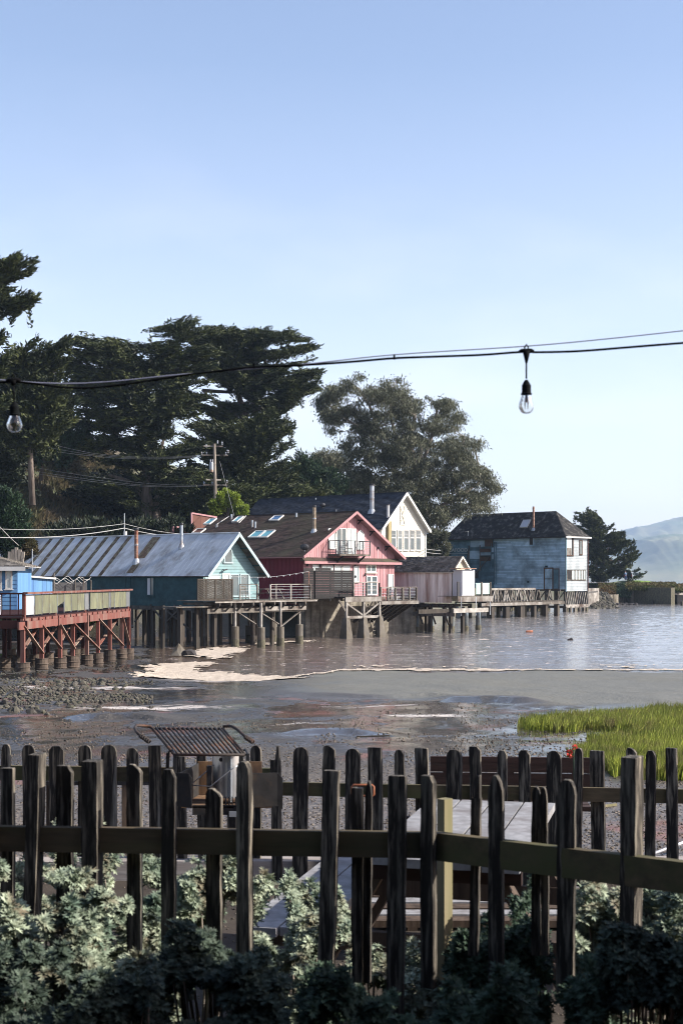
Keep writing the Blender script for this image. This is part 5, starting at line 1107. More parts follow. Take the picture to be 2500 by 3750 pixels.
for v_ in (v0, v0+hh): m = MB(); LP.box(m, -.04, uB+.04, v_-.04, v_+.04, -.03, .05); ob('frame_rail', m, M['old_pile'], LS)
# picnic table on the teal deck, with cable lights pole
TT = thing('deck_table', 'small weathered picnic table on the deck of the teal house', 'picnic table', TD.matrix_world @ TP.p(TP.hit(990, 2190, -1.6)[0], 0, -1.6), RA(50))
m = MB(); m.box(-.9, .9, -.35, .35, .68, .72); ob('table_top', m, M['weathered_white'], TT)
for y in (-.7, .7): m = MB(); m.box(-.9, .9, y-.12, y+.12, .40, .44); ob('bench', m, M['weathered_white'], TT)
for x in (-.6, .6):
    for s in (-1, 1): m = MB(); m.beam((x, s*.25, .68), (x, s*.72, 0), .08, .05); ob('leg', m, M['weathered'], TT)
pl_ = thing('light_pole', 'thin pole with a line of tiny lights at the deck corner', 'pole', TD.matrix_world @ TP.p(TP.hit(1131, 2192, -.1)[0], 0, -.1), 0)
m = MB(); h = (2192-2090)/F*pl_.location.y; m.tube([(0, 0, 0), (0, 0, h)], .035, 6); ob('pole', m, M['rusty_pipe'], pl_)
a = T.gable.M @ T.gable.p(*T.gable.hit(800, 2104, .3), .3); b_ = Vector(pl_.location)+Vector((0, 0, h)); a -= pl_.location; b_ -= pl_.location
pts = [a.lerp(b_, t/14)-Vector((0, 0, .28*math.sin(math.pi*t/14))) for t in range(15)]; m = MB(); m.tube(pts, .012, 4); ob('cord', m, M['white_trim'], pl_)
for p in pts[1:-1]: m = MB(); m.lathe(p-Vector((0, 0, .09)), [(0, 0), (.03, .02), (.02, .08)], 6); ob('bulb', m, M['white_paint'], pl_)
chair(TD.matrix_world @ TP.p(3.6, 0, -2.4), RA(30), 'weathered', 'wooden_chair', 'wooden chair in shade on the deck against the dark red wall')
# things on the left roof and wires
def mast(px, y0, y1, D, r, mname, name, label, cat, arms=()):
    X, Y = flat(px, D); z0 = EYE+(HZ-y0)/F*D; z1 = EYE+(HZ-y1)/F*D; t = thing(name, label, cat, (X, Y, z0)); m = MB(); m.tube([(0, 0, 0), (0, 0, z1-z0)], r, 6); ob('mast', m, M[mname], t)
    for dx0, dz0, dx1, dz1 in arms: s = D/F; m = MB(); m.tube([(dx0*s, 0, dz0*s), (dx1*s, .2, dz1*s)], .015, 4); ob('arm', m, M['galv'], t)
    return t
mast(119, 2092, 2010, 96, .03, 'galv', 'roof_antenna', 'thin television antenna at the low left end of the metal roof', 'antenna', ((0, 60, 72, 48), (4, 60, 25, 44)))
mast(456, 1967, 1880, 107, .03, 'galv', 'service_mast', 'tall thin service mast rising behind the metal roof ridge', 'mast')
mast(460, 1968, 1946, 106, .14, 'white_trim', 'roof_vent', 'short white vent pipe at the ridge of the metal roof', 'vent pipe')
def wire(name, label, pts, sag, r, mat_, n=16, cat='wire', group=None):
    """pts: (px, py, D) supports, hanging between"""
    P_ = [at(*p) for p in pts]; out = []
    for a, b_ in zip(P_[:-1], P_[1:]):
        for i in range(n): t = i/n; out.append(a.lerp(b_, t)-Vector((0, 0, sag*4*t*(1-t))))
    out.append(P_[-1]); m = MB(); m.tube(out, r, 5); o = ob(name, m, mat_, smooth=True); tag(o, label, cat, group); return o
M['wire'] = mat('wire', (.30, .30, .30), (.24, .24, .24), (1, 1, 1), .6, 0)
M['wire_dark'] = mat('wire_dark', (.015, .015, .018), (.01, .01, .012), (1, 1, 1), .6, 0)
wire('service_cable', 'upper pale cable running from left edge to the service mast', [(-60, 1934, 90), (456, 1918, 107), (760, 1958, 120)], .25, .022, M['wire'], group='service cables to the mast')
wire('service_cable', 'thicker lower pale cable sagging to the service mast', [(-60, 1966, 90), (456, 1934, 107), (760, 1962, 120)], .3, .034, M['wire'], group='service cables to the mast')
wire('guy_cable', 'short pale cable slanting down over the bright grass', [(-10, 1918, 90), (70, 1998, 96)], .05, .03, M['wire'])
# utility pole
D = 138; X, Y = flat(797, D); z0 = gz(X, Y, False); UP = thing('utility_pole', 'weathered grey utility pole with two crossarms and a transformer', 'utility pole', (X, Y, float(z0))); s = D/F
zz = lambda y: EYE+(HZ-y)*s-float(z0)
m = MB(); m.tube([(0, 0, -.5), (-12*s, 0, zz(1625))], [.2, .13], 10); ob('pole', m, M['bark_pale'], UP)
for y, x0, x1, nm in ((1634, -50, 18, 'crossarm'), (1667, -58, 38, 'crossarm'), (1757, -42, 12, 'crossarm'), (1776, -52, 36, 'crossarm')):
    m = MB(); m.beam((x0*s, -.15, zz(y)), (x1*s, .3, zz(y)), .1, .13); ob(nm, m, M['weathered_white'] if y in (1634, 1757) else M['weathered'], UP)
m = MB(); m.lathe((-22*s, -.1, zz(1730)), [(0, 0), (.2, 0), (.22, .1), (.22, .85), (.18, .95), (0, 1)], 12); tr = ob('transformer', m, M['galv'], UP); 
for dx in (-.1, .1): m = MB(); m.lathe((-22*s+dx, -.1, zz(1730)+1), [(.04, 0), (.06, .05), (.04, .1), (.06, .15), (.03, .25)], 8); ob('bushing', m, M['white_paint'], tr)
for x, y in ((-58, 1667), (-40, 1667), (30, 1667), (38, 1660), (0, 1625), (16, 1630), (-42, 1640), (-50, 1776), (34, 1770), (-20, 1776)):
    m = MB(); m.lathe((x*s, .05, zz(y)), [(.05, 0), (.09, .08), (.05, .14), (.09, .22), (.04, .34)], 8); ob('insulator', m, M['galv'], UP)
for i, (ya, yb, ye) in enumerate(((1560, 1640, 1668), (1590, 1655, 1670), (1610, 1660, 1672))):
    wire('power_line', ('topmost', 'second', 'third')[i]+' thin wire from hill to the upper crossarm', [(-80, ya-20, 150), (340, 1660+i*5, 144), (745, ye-2, 138)], .3, .012, M['wire'], group='power lines to the utility pole')
for i, (ya, ym, ye) in enumerate(((1680, 1750, 1776), (1695, 1760, 1778), (1705, 1766, 1779))):
    wire('power_line', ('topmost', 'middle', 'lowest')[i]+' of the wires meeting the lower crossarm', [(-60, ya-8, 150), (420, ym+6, 144), (750, ye, 138)], .2, .013, M['wire'], group='power lines to the utility pole')
wire('guy_wire', 'thin guy wire slanting from the utility pole down to the pink house', [(805, 1690, 138), (860, 1900, 122)], 0, .015, M['wire'])
wire('house_cable', 'pair of thin cables between the white house and the blue warehouse', [(1556, 2010, 128), (1640, 2014, 205)], .1, .03, M['wire'], group='cables between houses')
wire('house_cable', 'lower thin cable between the white house and the blue warehouse', [(1556, 2022, 128), (1640, 2027, 205)], .1, .03, M['wire'], group='cables between houses')
# ================================================================ trees
def inpoly(x, y, P_):
    r = np.zeros(x.shape, bool)
    for i in range(len(P_)):
        (x0, y0), (x1, y1) = P_[i-1], P_[i]
        r ^= ((y0 > y) != (y1 > y)) & (x < (x1-x0)*(y-y0)/(y1-y0+1e-9)+x0)
    return r
def unit(v): return v/np.maximum(np.linalg.norm(v, axis=-1, keepdims=True), 1e-9)
def blades(p, d, L_, W_):
    """one narrow leaf blade (a bent quad pair as 2 triangles) at p along d"""
    n = len(p); r = rng.normal(size=(n, 3)); s = unit(np.cross(d, r)); up = unit(np.cross(s, d))
    a = p-s*W_[:, None]/2; b = p+s*W_[:, None]/2; c = p+d*L_[:, None]+up*(L_*.1)[:, None]; e = p+d*(L_*.45)[:, None]+up*(L_*.18)[:, None]+s*(W_*.7)[:, None]
    V = np.stack([a, b, e, c], 1).reshape(-1, 3); i = np.arange(n)*4
    return V, np.stack([i, i+1, i+2, i+3], 1)
def leafmesh(name, p, d, Lm, Wm, mat_, parent, label=None):
    n = len(p); V, Fc = blades(p, unit(d), Lm*rng.uniform(.6, 1.3, n), Wm*rng.uniform(.6, 1.3, n))
    o = npmesh(name, V, Fc, mat_, parent, kind='stuff'); 
    return o
def sample(poly, n, dens=None):
    xs = [p[0] for p in poly]; ys = [p[1] for p in poly]; out = []
    k = 0
    while k < n:
        x = rng.uniform(min(xs), max(xs), n*2); y = rng.uniform(min(ys), max(ys), n*2); m = inpoly(x, y, poly)
        if dens is not None: m &= dens(x, y)
        out.append(np.stack([x[m], y[m]], 1)); k += m.sum()
    return np.concatenate(out)[:n]
def cypress(label, base, D, polys, nspray, trunks=(), limbs=22, leaf='cypress_leaf', depth=.30, lspray=2.4, blade=(.42, .12), up=.35, ns=1.0, name='cypress_tree', group=None, hole=.42, flatp=.35, cat='tree', holes=(), nb=26, seed=0):
    X, Y = flat(base[0], D); z0 = float(gz(X, Y, False)) if base[1] is None else EYE+(HZ-base[1])/F*D
    root = thing(name, label, cat, (X, Y, z0), 0, group); R0 = np.array([X, Y, z0]); s = D/F
    allp = []; alld = []
    tot = sum(p[1] for p in polys)
    for poly, wgt in polys:
        n = int(nspray*.42*wgt/tot); xs = [p[0] for p in poly]; xc = (min(xs)+max(xs))/2; wd = (max(xs)-min(xs))*s
        def dens(x, y): 
            m = fbm(x/60.0/ns+seed, y/24.0/ns, 51+seed, 3) > hole+.085
            for h in holes: m &= ((x-h[0])/h[2])**2+((y-h[1])/h[3])**2 > rng.uniform(.6, 1.3, x.shape)
            return m
        q = sample(poly, n, dens); t = rng.uniform(-1, 1, n); c = (q[:, 0]-xc)*s/(wd/2); dep = t*np.sqrt(np.clip(1-c**2*.8, .1, 1))*wd*depth
        P_ = np.stack([(q[:, 0]-CX0)*s*(1+dep*0/D), D+dep, EYE+(HZ-q[:, 1])*s], 1); P_[:, 0] *= (D+dep)/D; P_[:, 2] = EYE+(P_[:, 2]-EYE)*(D+dep)/D
        side_ = np.sign(q[:, 0]-base[0]); edge = ~inpoly(q[:, 0]+side_*34*ns, q[:, 1]-16*ns, poly) | ~inpoly(q[:, 0], q[:, 1]-30*ns, poly)
        # outwards from the trunk line, lifted at the tips
        out = np.stack([P_[:, 0]-X, P_[:, 1]-Y, np.zeros(n)], 1); out = unit(out)*np.array([1.0, .7, 0]); az = rng.normal(0, .35, (n, 3)); az[:, 2] *= .25
        dirs = unit(out+az+np.array([0, 0, up])+rng.normal(0, .08, (n, 3)))
        ln = lspray*rng.uniform(.45, 1.35, n)
        ln = ln*np.where(edge, 1.35, 1.0); P_ = P_+dirs*(np.where(edge, rng.uniform(-.2, .75, n), 0)*lspray*.7)[:, None]
        f = np.linspace(-1, .0, nb); 
        pts = P_[:, None, :]+dirs[:, None, :]*(f[None, :, None]*ln[:, None, None]); pts[:, :, 2] -= (f[None, :]**2)*ln[:, None]*.12*-1*0
        side = unit(np.cross(dirs, np.array([0, 0, 1.0])))
        wv = (.04+.30*np.abs(f))*lspray*.36
        off = rng.uniform(-1, 1, (n, nb)); pts = pts+side[:, None, :]*(off*wv[None, :]*np.where(edge, .55, 1.0)[:, None])[:, :, None]; pts[:, :, 2] += rng.normal(0, .06, (n, nb))*lspray*flatp
        dd = dirs[:, None, :]+side[:, None, :]*(off*.75)[:, :, None]+rng.normal(0, .28, (n, nb, 3))
        # each tuft: three blades
        allp.append(pts.reshape(-1, 3)); alld.append(dd.reshape(-1, 3))
    p = np.concatenate(allp); d = np.concatenate(alld); p2 = np.repeat(p, 2, 0)+rng.normal(0, .10, (len(p)*2, 3)); d2 = np.repeat(d, 2, 0)+rng.normal(0, .3, (len(p)*2, 3))
    leafmesh('crown', p2-R0, d2, blade[0], blade[1], M[leaf], root)
    for k, tr in enumerate(trunks):
        pts = [at(x, y, D)-Vector(R0) for x, y, r in tr]; pts = [Vector((p_.x, p_.y+(i*.15 if k % 2 else -i*.1), p_.z)) for i, p_ in enumerate(pts)]
        m = MB(); m.tube(pts, [t[2]*s for t in tr], 10); ob('trunk', m, M['bark'], root, smooth=True)
    if limbs:
        m = MB(); tp = [Vector(at(x, y, D))-Vector(R0) for tr in trunks for x, y, r in tr] or [Vector((0, 0, 1))]
        hi = [q for q in tp if q.z > .25*max(t.z for t in tp)] or tp
        sel = rng.choice(len(p), limbs)
        for i in sel:
            e = Vector(p[i]-R0); st = min(hi, key=lambda q: abs(q.z-(e.z-abs(e.x)*.35))+rnd.random()*1.5)
            mid = st.lerp(e, .55)+Vector((rnd.uniform(-.4, .4), 0, -.06*(e-st).length)); L2 = (e-st).length
            m.tube([st, st.lerp(mid, .5)+Vector((0, 0, -.03*L2)), mid, e], [.09+.012*L2, .07+.009*L2, .05+.005*L2, .02], 5, cap=False)
        if m.v: ob('limbs', m, M['bark'], root, smooth=True, kind='stuff')
    return root
cypress('biggest spreading cypress with paired pale trunks behind the metal roof', (548, 1965), 150,
        [([(228, 1300), (262, 1245), (300, 1232), (330, 1222), (350, 1240), (400, 1238), (450, 1262), (505, 1262), (525, 1232), (560, 1262), (600, 1255), (640, 1212), (662, 1172), (690, 1160), (706, 1196), (735, 1215), (760, 1215), (775, 1290), (778, 1360), (755, 1440), (720, 1480), (690, 1500), (600, 1530), (480, 1500), (400, 1520), (330, 1545), (262, 1470), (236, 1400)], 1.0),
         ([(300, 1500), (700, 1490), (720, 1560), (760, 1640), (740, 1760), (690, 1830), (600, 1850), (420, 1840), (330, 1780), (290, 1660), (330, 1600)], .62)],
        7600, up=.16, trunks=[[(530, 1985, 26), (534, 1900, 24), (540, 1850, 22), (538, 1760, 15), (545, 1640, 12), (520, 1500, 8), (560, 1350, 4)], [(565, 1985, 20), (572, 1900, 17), (570, 1840, 15), (585, 1800, 13), (640, 1790, 9), (700, 1770, 5)], [(538, 1840, 12), (500, 1780, 10), (465, 1760, 8), (400, 1740, 5)], [(577, 1800, 8), (578, 1700, 7), (600, 1600, 5)]], limbs=46, seed=1, holes=((295, 1560, 30, 22), (310, 1580, 40, 10), (555, 1850, 62, 130)))
cypress('tall wind swept cypress with bare forked trunk right of the biggest one', (905, 1900), 162,
        [([(738, 1220), (790, 1196), (850, 1212), (880, 1204), (915, 1212), (950, 1218), (968, 1193), (985, 1208), (1040, 1206), (1068, 1232), (1112, 1240), (1082, 1262), (1150, 1275), (1168, 1312), (1128, 1325), (1170, 1380), (1140, 1395), (1192, 1430), (1125, 1440), (1085, 1462), (1050, 1530), (1022, 1490), (960, 1452), (905, 1462), (862, 1440), (800, 1455), (745, 1430), (722, 1320)], 1.0), ([(700, 1440), (800, 1450), (880, 1470), (866, 1530), (800, 1566), (720, 1545)], .16)],
        4300, up=.2, trunks=[[(905, 1920, 18), (903, 1800, 15), (905, 1650, 15), (898, 1540, 15), (892, 1500, 13), (870, 1440, 8), (850, 1380, 5)], [(892, 1520, 10), (925, 1480, 8), (950, 1440, 6), (1000, 1380, 4)], [(892, 1560, 8), (850, 1510, 6), (800, 1480, 4), (740, 1430, 3)]], limbs=34, seed=2, hole=.46)
cypress('younger cypress with tiers of pointed fans below the tall wind swept one', (930, 1905), 156,
        [([(700, 1560), (790, 1540), (860, 1560), (930, 1545), (985, 1500), (1004, 1520), (1062, 1562), (1086, 1562), (1040, 1592), (1022, 1612), (1064, 1640), (1018, 1655), (1076, 1682), (1048, 1700), (1092, 1722), (1060, 1760), (1120, 1800), (1180, 1830), (1100, 1860), (900, 1880), (740, 1860), (690, 1720)], 1.0)],
        4600, trunks=[[(930, 1920, 12), (930, 1700, 9), (950, 1560, 4)]], limbs=20, seed=3, hole=.36, up=.42)
cypress('dark young conifer between the cypresses and the eucalyptus', (1130, 1880), 172,
        [([(1030, 1700), (1090, 1690), (1112, 1640), (1128, 1690), (1150, 1680), (1180, 1720), (1240, 1745), (1262, 1790), (1260, 1840), (1020, 1860), (1010, 1760)], 1.0)],
        1500, trunks=[[(1130, 1880, 6), (1122, 1700, 3)]], limbs=4, seed=4, leaf='pine_leaf', up=.9, hole=.3)
cypress('narrow slanting cypress with upswept tips left of the biggest cypress', (110, 1800), 128,
        [([(58, 1300), (85, 1275), (70, 1262), (130, 1255), (180, 1242), (215, 1240), (246, 1222), (232, 1260), (256, 1268), (215, 1300), (240, 1330), (190, 1345), (230, 1380), (190, 1400), (212, 1430), (232, 1450), (190, 1470), (120, 1500), (30, 1500), (20, 1420), (45, 1350)], 1.0),
         ([(-40, 1470), (180, 1440), (260, 1480), (250, 1560), (180, 1590), (60, 1600), (-40, 1600)], .7)],
        4600, trunks=[[(120, 1850, 12), (110, 1600, 9), (100, 1450, 7), (150, 1340, 3)]], limbs=20, seed=5, up=.6, hole=.38)
cypress('cypress at the left edge with long bare fingers reaching into the sky', (-120, 1900), 118,
        [([(-100, 960), (20, 962), (52, 936), (74, 944), (62, 965), (128, 956), (95, 975), (60, 990), (134, 992), (80, 1010), (60, 1040), (84, 1042), (40, 1062), (0, 1080), (-100, 1070)], .5),
         ([(-120, 1080), (0, 1090), (60, 1092), (88, 1090), (128, 1102), (118, 1122), (60, 1128), (20, 1150), (8, 1196), (-120, 1200)], .35),
         ([(-120, 1230), (0, 1246), (32, 1270), (40, 1282), (20, 1300), (38, 1310), (10, 1360), (0, 1420), (20, 1500), (-120, 1500)], .5)],
        2500, trunks=[[(-120, 1950, 18), (-110, 1500, 14), (-90, 1200, 9), (-60, 1000, 4)], [(-95, 1130, 5), (0, 1120, 3), (110, 1108, 1.6)], [(-80, 1060, 5), (0, 1020, 3), (115, 1000, 1.6)]], limbs=16, seed=6, up=.5, lspray=1.6, hole=.38)
cypress('dark pine mass on the slope under the slanting cypress', (150, 1760), 150,
        [([(60, 1560), (140, 1520), (200, 1535), (240, 1520), (300, 1545), (330, 1600), (300, 1640), (230, 1610), (140, 1600), (70, 1650), (0, 1640), (-40, 1600)], 1.0)], 1900, trunks=[[(150, 1760, 8), (170, 1560, 3)]], limbs=4, leaf='pine_leaf', seed=7, up=.9, hole=.34)
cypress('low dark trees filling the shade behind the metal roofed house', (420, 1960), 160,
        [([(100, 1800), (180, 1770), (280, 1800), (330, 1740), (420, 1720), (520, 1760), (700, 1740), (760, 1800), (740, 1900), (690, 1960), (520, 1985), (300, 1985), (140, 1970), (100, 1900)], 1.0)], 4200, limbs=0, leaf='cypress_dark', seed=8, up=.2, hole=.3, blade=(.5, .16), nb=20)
cypress('shaggy dark cypress boughs above the brown slope at far left', (-30, 1980), 132,
        [([(-60, 1480), (60, 1500), (110, 1560), (90, 1640), (60, 1720), (70, 1800), (0, 1830), (-60, 1800)], 1.0)], 1500, limbs=4, leaf='cypress_dark', seed=9, up=.2, hole=.32)
cypress('dense rounded green pine beside the bright grass at the left edge', (30, 2010), 108,
        [([(-40, 1800), (0, 1790), (40, 1800), (62, 1810), (78, 1850), (95, 1890), (106, 1950), (104, 1975), (60, 1990), (-40, 1985)], 1.0)], 1700, trunks=[[(30, 2010, 6), (25, 1830, 3)]], limbs=0, leaf='pine_leaf', seed=10, up=1.2, hole=.2, lspray=1.1, blade=(.28, .08), name='pine_tree')
cypress('dark pointed conifer showing behind the roof of the brown building', (760, 1890), 146,
        [([(690, 1780), (720, 1745), (800, 1760), (900, 1790), (1020, 1790), (1120, 1780), (1190, 1800), (1180, 1850), (900, 1890), (700, 1890)], 1.0)], 2200, limbs=0, leaf='cypress_leaf', seed=11, up=.4, hole=.32)
cypress('lone wide cypress beyond the blue warehouse on the point', (2192, 2127), 285,
        [([(2148, 1860), (2156, 1852), (2166, 1880), (2182, 1872), (2178, 1892), (2198, 1892), (2196, 1912), (2206, 1920), (2242, 1926), (2225, 1940), (2256, 1938), (2250, 1950), (2290, 1956), (2276, 1975), (2318, 1990), (2300, 2002), (2335, 2008), (2325, 2022), (2340, 2030), (2332, 2048), (2320, 2062), (2300, 2080), (2335, 2088), (2356, 2102), (2340, 2114), (2290, 2108), (2240, 2118), (2150, 2118), (2140, 2050), (2110, 1990), (2120, 1955), (2095, 1922), (2130, 1925), (2104, 1890), (2128, 1895), (2112, 1876), (2140, 1880)], 1.0)],
        1900, trunks=[[(2184, 2130, 6), (2182, 2060, 5), (2172, 1980, 3), (2158, 1880, 1)], [(2192, 2130, 6), (2205, 2060, 4), (2230, 2000, 2)], [(2168, 2128, 4), (2164, 2060, 3), (2160, 1990, 1.5)], [(2196, 2125, 4), (2240, 2080, 3), (2300, 2050, 1.5)]], limbs=26, seed=12, lspray=1.7, blade=(.5, .16), hole=.37, up=.5, ns=.45)
# eucalyptus: long drooping leaves hung in clumps on visible limbs
def eucalyptus(label, base, D, poly, clumps, nleaf, trunk, forks, seed=0, rad=.66, dens=None, leaf='euc_leaf', blade=(.36, .085)):
    X, Y = flat(base[0], D); z0 = EYE+(HZ-base[1])/F*D; s = D/F; R0 = np.array([X, Y, z0]); root = thing('eucalyptus_tree', label, 'tree', (X, Y, z0))
    q = sample(poly, clumps, dens or (lambda x, y: fbm(x/55.0, y/42.0, 61+seed, 3) > .40)); xs = [p[0] for p in poly]; wd = (max(xs)-min(xs))*s; xc = (max(xs)+min(xs))/2
    c = (q[:, 0]-xc)*s/(wd/2); dep = rng.uniform(-1, 1, clumps)*np.sqrt(np.clip(1-c**2*.8, .1, 1))*wd*.28
    C_ = np.stack([(q[:, 0]-CX0)*s*(D+dep)/D, D+dep, EYE+(HZ-q[:, 1])*s*(D+dep)/D], 1)
    r = rad*rng.uniform(.45, 1.3, clumps); k = (nleaf*(r/rad)**2).astype(int)+8; rep = np.repeat(np.arange(clumps), k)
    u = unit(rng.normal(size=(len(rep), 3))); u[:, 2] = u[:, 2]*.62+.1; rr = rng.uniform(.25, 1, len(rep))**.5
    p = C_[rep]+rng.normal(0, .62, u.shape)*np.array([1.1, 1.1, .7])*r[rep][:, None]; d = u*.5+np.array([0, 0, -.75])+rng.normal(0, .4, (len(rep), 3))
    leafmesh('crown', p-R0, d, blade[0], blade[1], M[leaf], root)
    for tr in trunk: m = MB(); m.tube([at(x, y, D)-Vector(R0) for x, y, _ in tr], [t[2]*s for t in tr], 9); ob('trunk', m, M['bark_pale'], root, smooth=True)
    m = MB(); nodes = [Vector(at(x, y, D))-Vector(R0) for f_ in forks for x, y in f_]
    for f_ in forks: m.tube([at(x, y, D)-Vector(R0) for x, y in f_], list(np.linspace(9, 3, len(f_))*s), 6, cap=False)
    for i in rng.choice(clumps, min(clumps, 150), replace=False):
        e = Vector(C_[i]-R0); st = min(nodes, key=lambda n_: (n_-e).length+max(0, n_.z-e.z)*2+rnd.random()*1.2); L2 = (e-st).length
        a = st.lerp(e, .4)+Vector((rnd.uniform(-.3, .3), rnd.uniform(-.3, .3), -.05*L2)); b = st.lerp(e, .75)+Vector((rnd.uniform(-.3, .3), 0, -.02*L2))
        m.tube([st, a, b, e+Vector((0, 0, .4))], [.05+.008*L2, .045+.004*L2, .035, .012], 4, cap=False)
    ob('limbs', m, M['bark_pale'], root, smooth=True, kind='stuff'); return root
EP = [(1165, 1495), (1172, 1455), (1200, 1420), (1225, 1398), (1262, 1385), (1290, 1376), (1330, 1378), (1362, 1395), (1395, 1400), (1440, 1390), (1478, 1392), (1490, 1425), (1540, 1432), (1590, 1438), (1640, 1452), (1672, 1480), (1690, 1530), (1680, 1575), (1700, 1590), (1690, 1640), (1735, 1600), (1752, 1620), (1730, 1680), (1770, 1710), (1800, 1755), (1822, 1775), (1822, 1800), (1780, 1810), (1790, 1850), (1818, 1868), (1700, 1880), (1650, 1900), (1618, 1960), (1622, 2030), (1570, 2040), (1540, 1960), (1500, 1860), (1440, 1830), (1350, 1810), (1290, 1780), (1270, 1720), (1250, 1650), (1262, 1620), (1300, 1590), (1290, 1560), (1225, 1590), (1205, 1570)]
def ed(x, y):
    top = np.clip((1640-y)/240, 0, 1); rt = np.clip((x-1620)/150, 0, 1)*np.clip((1850-y)/200, 0, 1)
    return fbm(x/40.0, y/26.0, 61, 4) > .37+.13*top+.08*rt
eucalyptus('big airy eucalyptus with leaning pale limbs above the white house', (1478, 1960), 178, EP, 1250, 100,
           [[(1485, 1990, 22), (1480, 1880, 19), (1468, 1800, 15), (1440, 1720, 12)], [(1520, 1990, 16), (1518, 1860, 13), (1530, 1740, 9), (1545, 1640, 6)]],
           [[(1468, 1800), (1440, 1720), (1400, 1640), (1340, 1580), (1290, 1550), (1240, 1510), (1200, 1480)], [(1400, 1640), (1380, 1560), (1350, 1480), (1310, 1420)], [(1440, 1720), (1450, 1620), (1430, 1520), (1425, 1420)], [(1518, 1860), (1545, 1700), (1580, 1600), (1600, 1500), (1640, 1470)], [(1530, 1740), (1500, 1620), (1520, 1520), (1500, 1460)], [(1530, 1860), (1620, 1760), (1680, 1680), (1700, 1600)], [(1560, 1880), (1680, 1820), (1760, 1760), (1740, 1650)], [(1600, 1920), (1700, 1860), (1800, 1800)]], dens=ed)
eucalyptus('small rounded eucalyptus on thin stems behind the dark conifer', (1205, 1790), 190, [(1140, 1690), (1160, 1662), (1200, 1648), (1240, 1660), (1258, 1690), (1262, 1712), (1230, 1725), (1150, 1730)], 60, 150,
           [[(1205, 1800, 5), (1200, 1740, 3), (1180, 1700, 2)], [(1210, 1790, 4), (1235, 1720, 2)]], [[(1200, 1740), (1170, 1690)], [(1205, 1740), (1225, 1680)]], seed=3, rad=.9)
def bush(label, base, D, poly, n, leaf, blade, name='bush', up=.5, cat='bush', depth=.4, kind=None, droop=0):
    X, Y = flat(base[0], D); z0 = EYE+(HZ-base[1])/F*D; s = D/F; R0 = np.array([X, Y, z0]); root = thing(name, label, cat, (X, Y, z0))
    nc = max(12, n//140); q = sample(poly, nc); xs = [p[0] for p in poly]; wd = (max(xs)-min(xs))*s; dep = rng.uniform(-1, 1, nc)*wd*depth*.5; r = wd*.09
    C_ = np.stack([(q[:, 0]-CX0)*s*(D+dep)/D, D+dep, EYE+(HZ-q[:, 1])*s*(D+dep)/D], 1); rep = rng.integers(0, nc, n); u = unit(rng.normal(size=(n, 3)))
    p = C_[rep]+u*(rng.uniform(.2, 1, n)**.5*r)[:, None]; d = u+np.array([0, 0, up-droop])
    leafmesh('foliage', p-R0, d, blade[0], blade[1], M[leaf], root)
    m = MB()
    for i in range(6): e = Vector(C_[rng.integers(0, nc)]-R0); m.tube([(0, 0, 0), e*.5+Vector((0, 0, .1)), e], [.06, .04, .02], 5, cap=False)
    ob('stems', m, M['bark'], root, kind='stuff'); return root
bush('bright lime green bush behind the utility pole foot', (835, 1895), 134, [(772, 1890), (775, 1850), (790, 1820), (820, 1800), (850, 1800), (872, 1830), (892, 1850), (912, 1875), (900, 1892)], 9000, 'lime_leaf', (.22, .12))
bush('shaggy brown and green scrub on the sunlit slope', (200, 1800), 168, [(60, 1700), (120, 1670), (190, 1670), (260, 1680), (300, 1715), (300, 1745), (330, 1790), (320, 1842), (240, 1830), (180, 1800), (110, 1790), (70, 1770)], 26000, 'brush_leaf', (.7, .12), name='scrub', up=-.6)
bush('patch of sunlit scrub higher on the slope', (200, 1700), 175, [(130, 1625), (180, 1605), (250, 1625), (290, 1650), (230, 1660), (160, 1660)], 4500, 'brush_leaf', (.6, .13), name='scrub', up=-.4)
bush('olive shrub beside the bright grass behind the blue shed', (90, 2045), 108, [(35, 2000), (60, 1970), (105, 1965), (130, 1985), (138, 2020), (110, 2045), (50, 2050)], 6500, 'brush_leaf', (.2, .1), up=.4)
bush('pale plumed reeds standing behind the white house roof', (1260, 1840), 185, [(1160, 1850), (1180, 1808), (1250, 1796), (1320, 1800), (1360, 1815), (1350, 1850)], 6000, 'reed_leaf', (.9, .07), name='reeds', up=2.2, cat='reeds')
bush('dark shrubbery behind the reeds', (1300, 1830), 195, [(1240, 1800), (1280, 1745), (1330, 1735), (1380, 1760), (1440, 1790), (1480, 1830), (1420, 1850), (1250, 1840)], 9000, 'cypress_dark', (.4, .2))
bush('grey green shrub hanging between the white house and blue warehouse', (1600, 2080), 172, [(1552, 1960), (1580, 1935), (1630, 1945), (1645, 1985), (1632, 2030), (1650, 2070), (1640, 2110), (1560, 2110), (1545, 2020)], 12000, 'euc_leaf', (.3, .1), droop=.8)
bush('dark understorey shrubs between the cypress trunks', (420, 1985), 128, [(180, 1985), (200, 1950), (330, 1930), (470, 1940), (640, 1930), (690, 1960), (680, 1990)], 14000, 'cypress_dark', (.45, .18))
